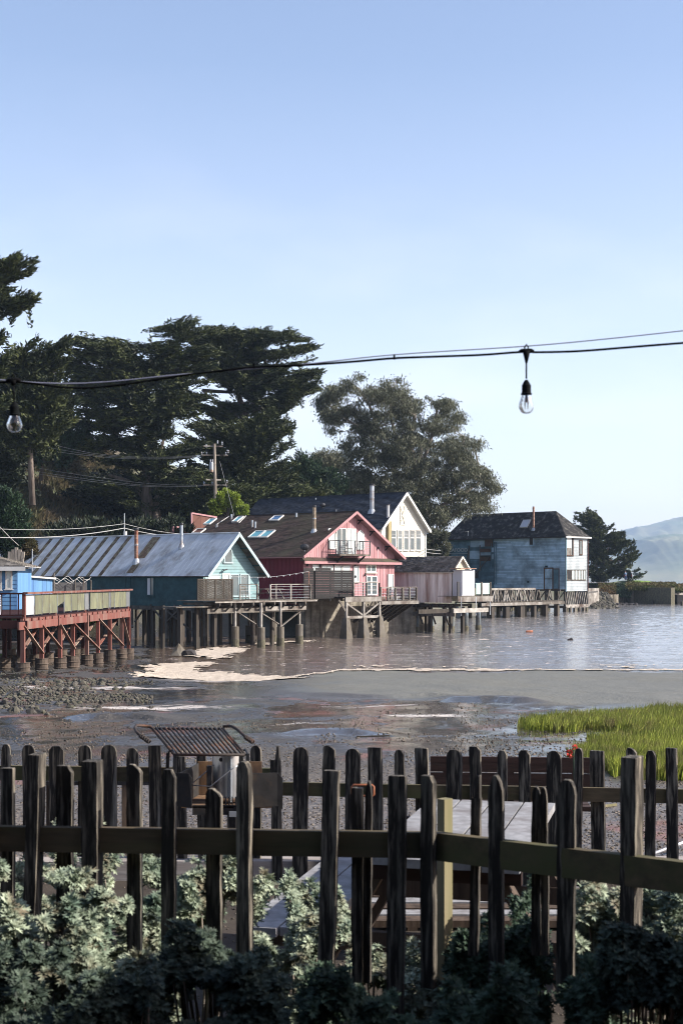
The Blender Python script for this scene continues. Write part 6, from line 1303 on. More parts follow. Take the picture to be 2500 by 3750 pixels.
# bright grass on the bank at left
def tufts(name, label, pts, mat_, h, wd, kind='stuff', cat='grass', lean=.25):
    n = len(pts); Z = np.maximum(gz(pts[:, 0], pts[:, 1]), -.1); p = np.stack([pts[:, 0], pts[:, 1], Z-.02], 1); H = h*rng.uniform(.55, 1.2, n); a = rng.uniform(0, math.pi, n); s = np.stack([np.cos(a), np.sin(a)*.4, a*0], 1)*(wd*rng.uniform(.6, 1.3, n))[:, None]
    l = rng.normal(0, lean, (n, 3)); l[:, 0] += lean*.6; l[:, 2] = 1; tip = p+unit(l)*H[:, None]; mid = p+np.array([0, 0, 1.])*(H*.5)[:, None]+(tip-p)*np.array([.25, .25, 0])
    V = np.stack([p-s/2, p+s/2, mid+s*.4, tip, mid-s*.4], 1).reshape(-1, 3); i = np.arange(n)*5; 
    Fc = np.concatenate([np.stack([i, i+1, i+2, i+4], 1), np.stack([i+4, i+2, i+3, i+3], 1)])
    me_f = np.stack([i, i+1, i+2, i+3, i+4], 1)
    o = npmesh(name, V, me_f, mat_, None, kind=kind); tag(o, label, cat); return o
q = np.stack([rng.uniform(-34, -17, 42000), rng.uniform(96, 118, 42000)], 1); yb_ = np.interp(q[:, 0], *YB); q = q[(q[:, 1] > yb_+.6) & (fbm(q[:, 0]*.2, q[:, 1]*.2, 4) > .38)]
tufts('bank_grass', 'vivid green grass covering the bank behind the blue cottage', q, M['hill_grass'], .35, .09)
q = np.stack([rng.uniform(-48, -12, 60000), rng.uniform(122, 186, 60000)], 1); q = q[fbm(q[:, 0]*.16, q[:, 1]*.10, 14) > .40]
tufts('hill_scrub', 'brown dry scrub covering the open hillside under the cypresses', q, M['brush_leaf'], .9, .16, lean=.5)
# stump on the grass
st_ = thing('tree_stump', 'weathered split stump standing in the bright grass', 'stump', at(62, 2062, 100)); m = MB()
for k in range(5): m.beam((k*.22-.5, 0, 0), (k*.24-.5, .05, 1.1-abs(k-2)*.15), .2, .2)
ob('stump', m, M['bark_pale'], st_)
# ================================================================ the point with its sea walls
def wallrun(name, label, a, b, zt, zb, th, mname, n, rough=.02, cat='wall'):
    a = Vector((*a, 0)); b = Vector((*b, 0)); d = b-a; t = thing(name, label, cat, (a.x, a.y, zb), math.atan2(d.y, d.x)); L_ = d.length
    for i in range(n): m = MB(); m.box(L_*i/n+.01, L_*(i+1)/n-.01, rnd.uniform(-rough, rough), th, 0, zt-zb); ob('concrete_panel', m, M[mname], t)
    return t
wallrun('sea_wall', 'long shaded sea wall under the trailing iceplant hedge', flat(2306, 250), flat(2455, 244), 2.9, -.6, 1.2, 'wet_pile_or_shade', 8)  # darker panels here, the shade of this face put into their colour
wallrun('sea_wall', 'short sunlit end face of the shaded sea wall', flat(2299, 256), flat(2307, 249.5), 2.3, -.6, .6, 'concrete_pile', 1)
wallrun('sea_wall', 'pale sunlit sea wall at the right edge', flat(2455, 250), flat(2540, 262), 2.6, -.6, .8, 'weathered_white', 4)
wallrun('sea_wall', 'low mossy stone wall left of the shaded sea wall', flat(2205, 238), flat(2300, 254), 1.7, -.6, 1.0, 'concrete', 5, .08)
wallrun('bulkhead', 'pale stepped concrete bulkhead against the end of the blue warehouse', flat(2152, 212), flat(2192, 216), 3.0, .3, 2, 'weathered_white', 2)
m = MB(); bh = thing('boat_ramp_rail', 'timber rail sticking out from the end of the blue warehouse', 'rail', (*flat(2152, 205), 2.4)); m.beam((0, 0, 0), (1.4, .2, .2), .12, .25); ob('plank', m, M['weathered_white'], bh)
wallrun('sea_wall_return', 'dark boxy culvert mouth in the pale wall at the right edge', flat(2478, 246), flat(2540, 247), 1.6, -.4, 1.2, 'black_rock', 1)
rp = MB()
for i in range(420): X = rnd.uniform(*sorted((flat(2150, 215)[0], flat(2222, 222)[0]))); Y = 212+rnd.uniform(-3, 9)+(X-38)*.6; z = max((Y-212-(X-38)*.6)*.30, -.1)+rnd.uniform(-.1, .1); rp.rock((X, Y, min(z, 2.2)), rnd.uniform(.18, .42))
tag(ob('riprap', rp, M['stone'], kind='stuff'), 'heap of angular riprap stones beside the blue warehouse', 'stones')
rp = MB()
for i in range(60): px = rnd.uniform(2245, 2330); D = rnd.uniform(240, 247); X, Y = flat(px, D); rp.rock((X, Y, rnd.uniform(-.05, .15)), rnd.uniform(.15, .4))
tag(ob('black_boulders', rp, M['black_rock'], kind='stuff'), 'low black boulders at the water line under the sea wall', 'boulders')
rp = MB()
for i in range(40): px = rnd.uniform(2462, 2560); D = rnd.uniform(300, 312); X, Y = flat(px, D); rp.rock((X, Y, rnd.uniform(.5, 1.2)+(px-2462)*.018), rnd.uniform(.6, 1.3))
tag(ob('rock_outcrop', rp, M['black_rock'], kind='stuff'), 'dark rock outcrop in the bay at the right edge', 'rocks')
rp = MB()
for i in range(70): px = rnd.uniform(2310, 2385); D = rnd.uniform(285, 300); X, Y = flat(px, D); rp.rock((X, Y, 3.4-(px-2310)*.01+rnd.uniform(-.1, .2)), rnd.uniform(.2, .55))
tag(ob('pale_rocks', rp, M['stone'], kind='stuff'), 'pale rocks at the tip of the point beside the parked car', 'rocks')
# iceplant mats
def mat_plant(label, boxes, n, leaf, name='iceplant'):
    P_ = []
    for (x0, y0, x1, y1, Da, Db) in boxes:
        k = n//len(boxes); t = rng.uniform(0, 1, k); v = rng.uniform(0, 1, k); px = x0+(x1-x0)*t; D = Da+(Db-Da)*v; py = y1+(y0-y1)*v**.7+6*(fbm(t*9, v*3, 71)-.5)*2
        P_.append(np.stack([(px-CX0)/F*D, D, EYE+(HZ-py)/F*D], 1))
    P_ = np.concatenate(P_); P_ += rng.normal(0, .08, P_.shape); o = P_.mean(0); root = thing(name, label, 'hedge', tuple(o)); d = unit(rng.normal(size=P_.shape))+np.array([0, -.3, .5]); leafmesh('foliage', P_-o, d, .34, .16, M[leaf], root); return root
mat_plant('long mat of green and orange iceplant trailing over the shaded wall', [(2290, 2136, 2470, 2150, 248, 262), (2300, 2146, 2455, 2160, 247.5, 249), (2400, 2142, 2520, 2165, 250, 258), (2440, 2150, 2520, 2168, 249.5, 254)], 26000, 'iceplant')
mat_plant('rounded green iceplant hump spilling toward the water', [(2232, 2142, 2306, 2180, 249, 256), (2262, 2148, 2306, 2186, 247.5, 252)], 14000, 'pine_leaf')
mat_plant('rusty orange iceplant clump near the blue warehouse', [(2192, 2142, 2250, 2176, 246, 254)], 7000, 'iceplant')
q = np.stack([rng.uniform(44, 61, 26000), rng.uniform(258, 298, 26000)], 1); q = q[(fbm(q[:, 0]*.15, q[:, 1]*.1, 7) > .40)]
tufts('point_grass', 'short green grass along the top of the point', q, M['hill_grass'], .25, .12)
rd = MB(); rd.quad(*[(*flat(px, D), 3.68+.0) for px, D in ((2050, 262), (2275, 262), (2262, 300), (2050, 300))]); ob('road', rd, M['concrete'], kind='structure')
ms = MB(); 
_X, _Y = flat(2320, 288); ms.v = []; 
for i in range(13):
    for j in range(9):
        a = i/12*2-1; b_ = j/8*2-1; ms.v.append((_X+a*7, _Y+b_*8, 3.0+1.15*max(0, 1-a*a)*max(0, 1-b_*b_)+rnd.uniform(-.05, .05)))
for i in range(12):
    for j in range(8): k = i*9+j; ms.f.append((k, k+9, k+10, k+1))
ob('grass_mound', ms, M['hill_grass'], smooth=True, kind='structure')
# parked car with its tailgate and a side door open
car = thing('parked_car', 'silver estate car with open tailgate parked under the lone cypress', 'car', (*flat(2298, 282), EYE-(2122-HZ)/F*282-.15), RA(-24))
body = MB(); prof = [(-.78, .28), (-.86, .55), (-.84, .95), (-.66, 1.55), (-.5, 1.66), (.5, 1.66), (.66, 1.55), (.84, .95), (.86, .55), (.78, .28)]
secs = [(0, 1, 1), (.15, 1, 1.0), (1.4, 1, 1.02), (2.5, 1, 1.0), (3.2, .97, .66), (4.2, .93, .60), (4.5, .85, .5)]
for y, sx, sz in secs:
    for x, z in prof: body.v.append((x*sx, y, .28+(z-.28)*sz))
n = len(prof)
for i in range(len(secs)-1):
    for j in range(n): a = i*n+j; b_ = i*n+(j+1) % n; body.f.append((a, b_, b_+n, a+n))
body.f.append(tuple(range((len(secs)-1)*n, len(secs)*n)))
M['car_paint'] = mat('car_paint', (.42, .46, .52), (.38, .42, .48), (1, 1, 1), .3, 0, metal=.5, spec=.6); ob('body', body, M['car_paint'], car, smooth=False)
m = MB(); m.box(-.66, .66, .25, .3, .6, 1.5); ob('cargo_opening', m, M['black_screen'], car)
m = MB(); m.prism([(-.66, 0, 1.62), (.66, 0, 1.62), (.6, -.9, 2.0), (-.6, -.9, 2.0)], (0, 0, .06)); ob('tailgate', m, M['car_paint'], car)
m = MB(); m.box(.88, 1.55, 1.9, 1.96, .5, 1.5); d_ = ob('door', m, M['car_paint'], car); m = MB(); m.box(.95, 1.5, 1.88, 1.9, 1.0, 1.45); ob('pane', m, M['glass'], d_)
for x in (-.80, .80): m = MB(); m.prism([(x-.04, .4, 1.0), (x-.04, 2.3, 1.0), (x-.04, 2.1, 1.5), (x-.04, .5, 1.5)], (.09, 0, 0)); ob('side_window', m, M['glass'], car)
for x in (-.8, .68):
    for y in (.75, 3.5): m = MB(); m.tube([(x, y, .32), (x+.14, y, .32)], .33, 14); ob('wheel', m, M['dark_metal'], car)
for x in (-.8, .66): m = MB(); m.box(x, x+.14, -.03, .02, .75, 1.1); ob('tail_light', m, M['red_petal'], car)
# person at the back of the car
def skinmesh(name, verts, edges, rad, mat_, parent, root=0, sub=1):
    me = bpy.data.meshes.new(name); me.from_pydata(verts, edges, []); o = bpy.data.objects.new(name, me); COL.objects.link(o)
    o.modifiers.new('s', 'SKIN'); sv = me.skin_vertices[0].data
    for i, r in enumerate(rad): sv[i].radius = (r, r) if not hasattr(r, '__len__') else r
    sv[root].use_root = True; o.modifiers.new('d', 'SUBSURF').levels = sub; o.modifiers['d'].render_levels = sub
    me.materials.append(mat_); o.parent = parent; return o
PX, PY = flat(2289, 280.2); per = thing('person', 'person in blue jacket and dark trousers standing at the open tailgate', 'person', (PX, PY, EYE-(2124-HZ)/F*280-.05), RA(10))
M['skin'] = mat('skin', (.50, .32, .24), (.45, .28, .2), (4, 4, 4), .6, 0); M['jacket'] = mat('jacket', (.14, .22, .34), (.10, .16, .26), (4, 4, 4), .8, .1); M['denim'] = mat('denim', (.05, .09, .19), (.04, .06, .13), (4, 4, 4), .85, .1)
bv = [(0, 0, .95), (0, 0, 1.15), (0, .03, 1.40), (0, .05, 1.50), (0, .08, 1.60), (0, .10, 1.72), (-.10, 0, .88), (-.12, .02, .48), (-.13, 0, .08), (-.13, .14, .04), (.10, 0, .88), (.12, .03, .48), (.13, -.02, .08), (.13, .12, .04), (-.19, .02, 1.42), (-.26, .08, 1.15), (-.2, .32, 1.08), (-.19, .40, 1.08), (.19, .02, 1.42), (.27, .10, 1.16), (.18, .34, 1.14), (.17, .42, 1.14)]
be = [(0, 1), (1, 2), (2, 3), (3, 4), (4, 5), (0, 6), (6, 7), (7, 8), (8, 9), (0, 10), (10, 11), (11, 12), (12, 13), (2, 14), (14, 15), (15, 16), (16, 17), (2, 18), (18, 19), (19, 20), (20, 21)]
br = [(.15, .11), (.15, .11), (.17, .11), .06, .095, .085, .095, .07, .05, .045, .095, .07, .05, .045, .07, .055, .045, .04, .07, .055, .045, .04]
skinmesh('body', bv, be, br, M['skin'], per)
skinmesh('jacket', bv[0:4]+bv[14:17]+bv[18:21], [(0, 1), (1, 2), (2, 3), (2, 4), (4, 5), (5, 6), (2, 7), (7, 8), (8, 9)], [(.175, .135), (.18, .135), (.195, .135), .075, .09, .075, .062, .09, .075, .062], M['jacket'], per)
skinmesh('trousers', [bv[0], bv[6], bv[7], bv[8], bv[10], bv[11], bv[12]], [(0, 1), (1, 2), (2, 3), (0, 4), (4, 5), (5, 6)], [(.165, .125), .112, .085, .07, .112, .085, .07], M['denim'], per)
m = MB(); m.lathe((0, .09, 1.72), [(.098, 0), (.103, .04), (.085, .09), (.04, .125), (0, .13)], 12); ob('hair', m, M['bark'], per, smooth=True)
# posts standing in the water and drift
for i, (px, yt, yb, lb) in enumerate(((2245, 2208, 2222, 'stubby dark piling left of the black boulders'), (2388, 2199, 2213, 'left of the close pair of short pilings by the sea wall'), (2401, 2199, 2212, 'right of the close pair of short pilings by the sea wall'), (2447, 2205, 2212, 'smallest piling by the corner of the shaded wall'), (2494, 2202, 2217, 'thick piling cut by the right edge'))):
    D = Dof(yb, 0); X, Y = flat(px, D); t = thing('piling', lb, 'piling', (X, Y, -.4), 0, 'old pilings standing in the water'); m = MB(); h = (yb-yt)/F*D+.4; m.lathe((0, 0, 0), [(0, 0), (.2, 0), (.2, h-.04), (.14, h), (0, h)], 9); ob('post', m, M['old_pile'], t)
fl_ = thing('orange_float', 'small orange float drifting on the bay', 'float', (*flat(1936, Dof(2315, .0)), .02), RA(20)); m = MB(); m.tube([(-.3, 0, .02), (-.25, 0, .04), (.3, 0, .05), (.34, 0, .05)], [.04, .085, .085, .05], 10); M['orange'] = mat('orange', (.34, .12, .06), (.26, .09, .045), (3, 3, 3), .6, .1); ob('float', m, M['orange'], fl_, smooth=True)
dr = thing('driftwood', 'small black driftwood piece poking out of the water', 'driftwood', (*flat(2086, Dof(2344, .0)), 0)); m = MB(); m.beam((-.2, 0, 0), (.15, 0, .13), .1, .1); m.beam((.0, 0, 0), (.2, .05, .04), .12, .1); ob('branch', m, M['black_rock'], dr)
# ================================================================ shore details
def pmesh(n, px0, px1, D0, D1, r0, r1, fn=None, sq=.6):
    """loose angular stones joined into one piece"""
    D = 1/rng.uniform(1/D1, 1/D0, n); px = rng.uniform(px0, px1, n); X = (px-CX0)/F*D; k = np.ones(n, bool) if fn is None else fn(px, D, X); X, D = X[k], D[k]; n = len(X)
    r = rng.uniform(r0, r1, n)*rng.uniform(.5, 1, n); Z = gz(X, D)+r*.15; a = rng.uniform(0, 6.28, (n, 1))+np.arange(4)*1.571+rng.normal(0, .3, (n, 4)); rr = r[:, None]*rng.uniform(.6, 1.2, (n, 4))
    ring = np.stack([X[:, None]+np.cos(a)*rr, D[:, None]+np.sin(a)*rr, np.repeat(Z[:, None], 4, 1)+rng.normal(0, .12, (n, 4))*r[:, None]], -1)
    top = np.stack([X+rng.normal(0, .2, n)*r, D+rng.normal(0, .2, n)*r, Z+r*sq*rng.uniform(.5, 1.2, n)], -1)[:, None]; bot = np.stack([X, D, Z-r*.6], -1)[:, None]
    V = np.concatenate([ring, top, bot], 1).reshape(-1, 3); i = (np.arange(n)*6)[:, None]; T_ = []
    for j in range(4): T_ += [[j, (j+1) % 4, 4], [(j+1) % 4, j, 5]]
    Fc = (i[:, :, None]+np.array(T_)[None]).reshape(-1, 3); return V, Fc
# three hundred stones one can pick out on the left shore, each its own
protos = []
for k in range(14): m = MB(); m.rock((0, 0, 0), 1.0, rnd.uniform(.55, .95), 6); me = bpy.data.meshes.new('rock'); me.from_pydata(m.v, [], m.f); me.materials.append(M['stone']); protos.append(me)
cnt = 0
while cnt < 200:
    py = rnd.choice((rnd.uniform(2492, 2530), rnd.uniform(2488, 2575), rnd.uniform(2500, 2625))); px = rnd.uniform(-20, 470)*(1 if py < 2560 else .8)
    D = 40.0
    for _ in range(6): D = F*(EYE-float(gz((px-CX0)/F*D, D, False)))/(py-HZ)
    if fbm(np.array([px/60.0]), np.array([py/24.0]), 90)[0] < .44: continue
    X, Y = flat(px, D); o = bpy.data.objects.new('shore_rock', rnd.choice(protos)); COL.objects.link(o); r = rnd.uniform(.045, .11)*(1.2 if py < 2530 else 1); o.scale = (r*rnd.uniform(.8, 1.4), r, r*rnd.uniform(.7, 1.2)); o.rotation_euler = (rnd.uniform(-.3, .3), rnd.uniform(-.3, .3), rnd.random()*6)
    o.location = (X, Y, float(gz(X, Y))+r*.12); tag(o, 'angular grey shore rock scattered on the mud before the red deck', 'rock', 'angular rocks strewn on the left shore'); cnt += 1
V, Fc = pmesh(5200, -60, 560, 31, 78, .02, .085, lambda px, D, X: (fbm(X*.45, D*.25, 90) > .46)); tag(npmesh('shore_rubble', V, Fc, M['stone'], kind='stuff'), 'small rubble scattered among the rocks of the left shore', 'rubble')
V1, F1 = pmesh(19000, -80, 2560, 9.9, 19, .006, .020); V2, F2 = pmesh(8000, -80, 2560, 17, 34, .010, .030, lambda px, D, X: (fbm(X*.8, D*.4, 91) > .42) & ~((X > 4.0) & (D > 22)))
tag(npmesh('gravel', np.concatenate([V1, V2]), np.concatenate([F1, F2+len(V1)]), M['pebble'], kind='stuff'), 'loose shell and gravel on the mud beyond the far fence', 'gravel')
# slab, drift planks under the teal house
for i, (px, py, L_, rz, lb) in enumerate(((600, 2385, 3.2, .1, 'long dark drift plank lying in front of the teal house piles'), (650, 2388, 2.2, -.2, 'second drift plank with a curl of kelp near the foam'), (400, 2372, 3, -.5, 'pale slanting board resting behind the red deck barrels'), (1365, 2713, .5, .1, 'thin dark stick on the mud by the foam streak'))):
    D = 60.0
    for _ in range(8): D = F*(EYE-float(gz((px-CX0)/F*D, D, False)))/(py-HZ)
    t = thing('drift_plank', lb, 'driftwood', (*flat(px, D), float(gz(*flat(px, D)))+.06), rz, None); m = MB(); m.beam((-L_/2, 0, 0), (L_/2, 0, .12 if L_ > 1 else .01), .25 if L_ > 1 else .03, .06 if L_ > 1 else .02); ob('plank', m, M['old_pile'] if i != 2 else M['weathered'], t)
for px, py, h, lb in ((655, 2392, .75, 'pale broken boulder at the edge of the foam'), (695, 2392, .5, 'dark block with a yellow stake beside the pale boulder')):
    D = Dof(py, .15); t = thing('boulder', lb, 'boulder', (*flat(px, D), .1)); m = MB(); m.rock((0, 0, .05), .5, h*1.3, 7); ob('boulder', m, M['concrete_pile'] if h > .6 else M['black_rock'], t)
# marsh grass on the right
def ypx(X, D): return HZ+F*(EYE-gz(X, D, False))/D
n = 105000; D = 1/rng.uniform(1/36., 1/15.5, n); px = rng.uniform(1860, 2620, n); X = (px-CX0)/F*D; py = ypx(X, D)
e1 = 2672-(px-1890)*.02+(fbm(px/90, px*0, 3)-.5)*40+np.where(px > 2250, 22, 0); t1 = 2655-np.clip((px-1890)*.09, 0, 44)+(fbm(px/60, px*0, 8)-.5)*18
band1 = (py > t1) & (py < e1) & (px > 1888+rng.uniform(0, 60, n))
t2 = np.interp(px, [2080, 2200, 2330, 2450], [2790, 2745, 2715, 2700]); e2 = np.interp(px, [2080, 2200, 2500], [2800, 2838, 2868])+(fbm(px/50, px*0, 13)-.5)*40
band2 = (py > t2) & (py < e2) & (px > 2075) & (rng.random(n) < .75)
fill = (py > e1-5) & (py < t2+10) & (px > 2150) & (fbm(X*1.5, D, 17) > .5)
k = (band1 | band2 | fill)
tufts('marsh_grass', 'bright green marsh grass standing in two bands on the mud', np.stack([X[k], D[k]], 1), M['marsh_grass'], .24, .016, lean=.22)
# ================================================================ the patio and things on it
PZ = EYE-2.05
pt = MB(); pt.box(-6, 6, -2, 9.75, PZ-.4, PZ); ob('patio', pt, M['soil'] if 'soil' in M else mat('soil', (.050, .038, .030), (.018, .014, .011), (1.2, 1.2, 1.2), .95, .6, bscale=(40, 40, 40), dist=.01, dirt=(.05, .04, .03), dirt_amt=.3, dirt_scale=(3, 3, 3)), kind='structure')
ti = thing('timber_curb', 'sun bleached square timber curb along the foot of the far fence', 'timber', (-3.2, 9.75, PZ), 0)
for i in range(4): m = MB(); m.box(i*1.6+.005, (i+1)*1.6-.005, -.09, .09, .0, .13+rnd.uniform(-.004, .004)); ob('timber', m, M['timber'], ti)
V, Fc = pmesh(2600, -80, 2560, 5.3, 9.6, .006, .016); V[:, 2] += (PZ-gz(V[:, 0], V[:, 1])) ; tag(npmesh('patio_gravel', V, Fc, M['pebble'], kind='stuff'), 'grit and pebbles lying on the patio soil', 'gravel')
def picket(root, p, top, bot, wd, th, yaw, shape, mname, lean=0.0, name='picket', jag=.0014):
    """p: centre of the picket's front on the ground plan (local), heights local"""
    c, s = math.cos(yaw), math.sin(yaw); nz_ = 22; m = MB(); ja = 0.0; jb = 0.0; rows = []; rr = lambda a: rnd.uniform(-a, a)
    for i in range(nz_):
        t = i/(nz_-1); z = bot+(top-.05-bot)*t; ja = ja*.7+rr(jag); jb = jb*.7+rr(jag); rows.append((z, -wd/2+ja, wd/2+jb))
    h = .05
    if shape == 'point': rows += [(top-.02, -wd*.30, wd*.28), (top, -wd*.12, wd*.08)]
    elif shape == 'round': rows += [(top-.025, -wd*.46, wd*.44), (top-.008, -wd*.34, wd*.30), (top, -wd*.18, wd*.15)]
    elif shape == 'chamfer': rows += [(top-.03, -wd*.5, wd*.48), (top, -wd*.28, wd*.20)]
    elif shape == 'clip': rows += [(top-.025, -wd*.5, wd*.5), (top, -wd*.46, wd*.22)]
    elif shape == 'jag': rows += [(top-.03, -wd*.5, wd*.5), (top-.015, -wd*.5, wd*.3), (top, -wd*.35, -wd*.05)]
    elif shape == 'sliver': rows[-1] = (top-.11, -wd*.5, wd*.5); rows += [(top-.09, wd*.0, wd*.45), (top, wd*.2, wd*.35)]
    else: rows += [(top-.004, -wd*.5, wd*.5), (top, -wd*.47, wd*.46)]
    for z, a, b in rows:
        o_ = lean*(z-bot)
        for x, y in ((a, 0+rr(jag*.3)), (b, 0+rr(jag*.3)), (b, th+rr(jag)), (a, th+rr(jag))): m.v.append((p[0]+o_+x*c-y*s, p[1]+x*s+y*c, z))
    for i in range(len(rows)-1):
        for j in range(4): a = i*4+j; b = i*4+(j+1) % 4; m.f.append((a, b, b+4, a+4))
    k = (len(rows)-1)*4; m.f.append((k, k+1, k+2, k+3)); return ob(name, m, M[mname], root)
def fenceline(name, label, pickets, rails, Dfun, mname, zbase):
    X0, Y0 = flat(pickets[0][0], Dfun(pickets[0][0])); root = thing(name, label, 'fence', (X0, Y0, zbase))
    for (x0, x1, ytop, ybot, sw, shape, front, lean) in pickets:
        xc = (x0+x1)/2; D = Dfun(xc)+(-.05 if front else .045); wd = (x1-x0)/F*D; th = .030
        yaw = -.10 if sw < 15 else -.0; isp = sw >= 20
        if isp: th = .075
        if sw > 0:                                    # turn it so that its sunlit edge shows about as wide as it does
            va = math.atan2(CX0-xc, F); need = min(.9, (sw/F*D)/th); yaw = -(math.asin(need)-va); yaw = max(-.75, min(-.15 if Dfun is Dnear else (-.02 if xc < 1000 else -.18), yaw))
        X, Y = flat(xc, D); tz = EYE+(HZ-ytop)/F*D; bz = EYE+(HZ-ybot)/F*D if ybot else zbase
        picket(root, (X-X0, Y-Y0), tz-zbase, bz-zbase, wd, th, yaw, shape, mname, lean, name='post' if isp else 'picket')
    for (xa, ya, xb, yb, hh, mn) in rails:
        Da, Db = Dfun(xa), Dfun(xb); a = at(xa, ya+hh/2, Da)-Vector((X0, Y0, zbase)); b = at(xb, yb+hh/2, Db)-Vector((X0, Y0, zbase)); m = MB(); m.beam(a, b, .038, hh/F*Da, (0, 0, 1)); ob('rail', m, M[mn], root)
    return root
def Dnear(px): return 5.11+(5.0-5.11)*px/1590 if px < 1590 else 5.0+(4.39-5.0)*(px-1590)/910
NP = [(0, 48, 2814, 3560, 10, 'flat', 0, 0), (75, 119, 2765, 3640, 25, 'flat', 1, .03), (205, 262, 2805, 3500, 9, 'clip', 0, 0), (297, 355, 2790, 3640, 25, 'flat', 1, 0), (463, 515, 2801, 3500, 9, 'jag', 0, 0),
      (590, 640, 2819, 3650, 9, 'chamfer', 1, .0), (752, 808, 2890, 3600, 9, 'jag', 0, 0), (864, 918, 2790, 3690, 16, 'round', 1, -.005), (1156, 1214, 2823, 3700, 8, 'flat', 1, .03), (1286, 1328, 2886, 3600, 5, 'flat', 0, 0), (1328, 1354, 2862, 3600, 5, 'point', 0, .01),
      (1411, 1475, 2842, 3750, 7, 'flat', 1, .01), (1535, 1586, 2842, 3620, 15, 'clip', 1, .0), (1712, 1746, 2842, 3500, 7, 'sliver', 0, .02), (1784, 1838, 2841, 3600, 9, 'point', 1, .0), (1945, 1976, 2883, 3500, 4, 'round', 0, 0), (1981, 2006, 2885, 3500, 4, 'round', 0, -.01), (2032, 2096, 2857, 3640, 8, 'round', 1, .01), (2262, 2318, 2775, 3640, 30, 'flat', 1, .01),
      (-75, -20, 2800, 3600, 9, 'round', 1, 0), (2560, 2615, 2850, 3600, 9, 'round', 1, 0)]
NR = [(-160, 3022, 930, 3038, 90, 'rail_wood'), (932, 3038, 1596, 3048, 92, 'rail_wood'), (1590, 3046, 2700, 3186, 100, 'rail_wood')]
fenceline('picket_fence', 'near weathered picket fence with lit right edges in front of the shrubs', NP, NR, Dnear, 'fence_wood', PZ)
def Dfar(px): return 10.0-.75*px/2500
FPK = [(0, 33, 2726, 'round'), (88, 135, 2729, 'round'), (180, 235, 2733, 'chamfer'), (281, 328, 2730, 'round'), (370, 425, 2729, 'round'), (467, 510, 2740, 'round'), (552, 597, 2731, 'flat'), (650, 684, 2770, 'flat'), (727, 760, 2765, 'flat'), (830, 862, 2772, 'flat'), (915, 954, 2731, 'round'), (996, 1033, 2733, 'sliver'), (1067, 1122, 2737, 'round'), (1174, 1217, 2731, 'jag'), (1258, 1312, 2743, 'round'), (1352, 1403, 2738, 'flat'), (1446, 1482, 2747, 'chamfer'), (1525, 1572, 2740, 'flat'), (1627, 1684, 2746, 'round'), (1724, 1765, 2735, 'clip'), (1813, 1848, 2748, 'chamfer'), (1900, 1942, 2748, 'chamfer'), (1997, 2050, 2751, 'round'), (2092, 2122, 2741, 'round'), (2166, 2217, 2750, 'flat'), (2279, 2317, 2740, 'jag'), (2356, 2392, 2750, 'chamfer'), (2440, 2480, 2740, 'flat'), (-75, -32, 2730, 'round'), (2550, 2600, 2745, 'round')]
FP2 = [(a, b, t, 3250+(i*37 % 60), 5 if a > 600 else 0, s_, i % 7 != 3, rnd.uniform(-.02, .02)) for i, (a, b, t, s_) in enumerate(FPK)]
FR = [(-120, 2802, 1000, 2814, 52, 'rail_wood'), (1035, 2864, 1640, 2876, 48, 'rail_wood'), (1642, 2874, 2650, 2894, 50, 'rail_wood'),]
ff = fenceline('picket_fence', 'far picket fence of rough round topped pickets along the mudflat', FP2, FR, Dfar, 'far_fence_wood', PZ)
# pale new post between the fences
np_ = thing('new_post', 'new yellowish square post with one slanted corner behind the near rail', 'post', (*flat(1614, 5.35), PZ), RA(-46)); D = 5.35; h = EYE+(HZ-2927)/F*D-PZ; w_ = .034
m = MB(); m.prism([(-w_/2-.003, 0, 0), (w_/2, 0, 0), (w_/2, 0, h), (-w_/2-.003, 0, h)], (0, .046, 0)); ob('post', m, M['new_post'], np_)
# orange frame hung on the far side of the near fence
hk = thing('orange_bracket', 'small rusty orange rectangular frame hung behind the pickets', 'bracket', at(1328, 2895, 5.28)); D = 5.28; s = D/F; m = MB(); w2, h2 = 40*s, 20*s
m.tube([(-w2, 0, -h2*.6), (-w2, 0, h2*.7), (-w2*.85, 0, h2), (w2*.85, 0, h2), (w2, 0, h2*.7), (w2, 0, -h2*.7), (w2*.85, 0, -h2), (-w2*.85, 0, -h2), (-w2, 0, -h2*.6)], .0045, 6); ob('frame', m, M['orange'], hk, smooth=True); m = MB(); m.tube([(-w2*.55, -.005, 0), (-w2*.55, .01, 0)], .012, 10); ob('knob', m, M['rusty_pipe'], hk)
# picnic table
kt = 1.15; Df, Dn = 8.05, 6.64; tzf = EYE+(HZ-2925)/F*Df
far_l = Vector((*flat(1590, Df), 0)); ax = Vector((math.sin(RA(13.5)), math.cos(RA(13.5)), 0)); bx = Vector((ax.y, -ax.x, 0)); nr = Vector((*flat(1590, Df), 0))-ax*1.75
PT = thing('picnic_table', 'weathered grey picnic table with attached benches between the two fences', 'picnic table', (nr.x, nr.y, PZ), -RA(13.5)); tz = tzf-PZ; px_w = .165
for i in range(4): m = MB(); x = -.02+i*(px_w+.012); m.box(x, x+px_w, rnd.uniform(-.01, .02) if i != 0 else .05, 1.75+rnd.uniform(-.004, .004), tz-.04, tz); ob('plank', m, M['table_wood'], PT)
for x0, dx in ((-.60, 0), (-.41, 1)): m = MB(); m.box(x0, x0+.18, -.02+.03*dx, 1.72, .43, .47); ob('bench_plank', m, M['table_wood'], PT)
for x0 in (1.05, 1.24): m = MB(); m.box(x0, x0+.18, 0, 1.72, .43, .47); ob('bench_plank', m, M['table_wood'], PT)
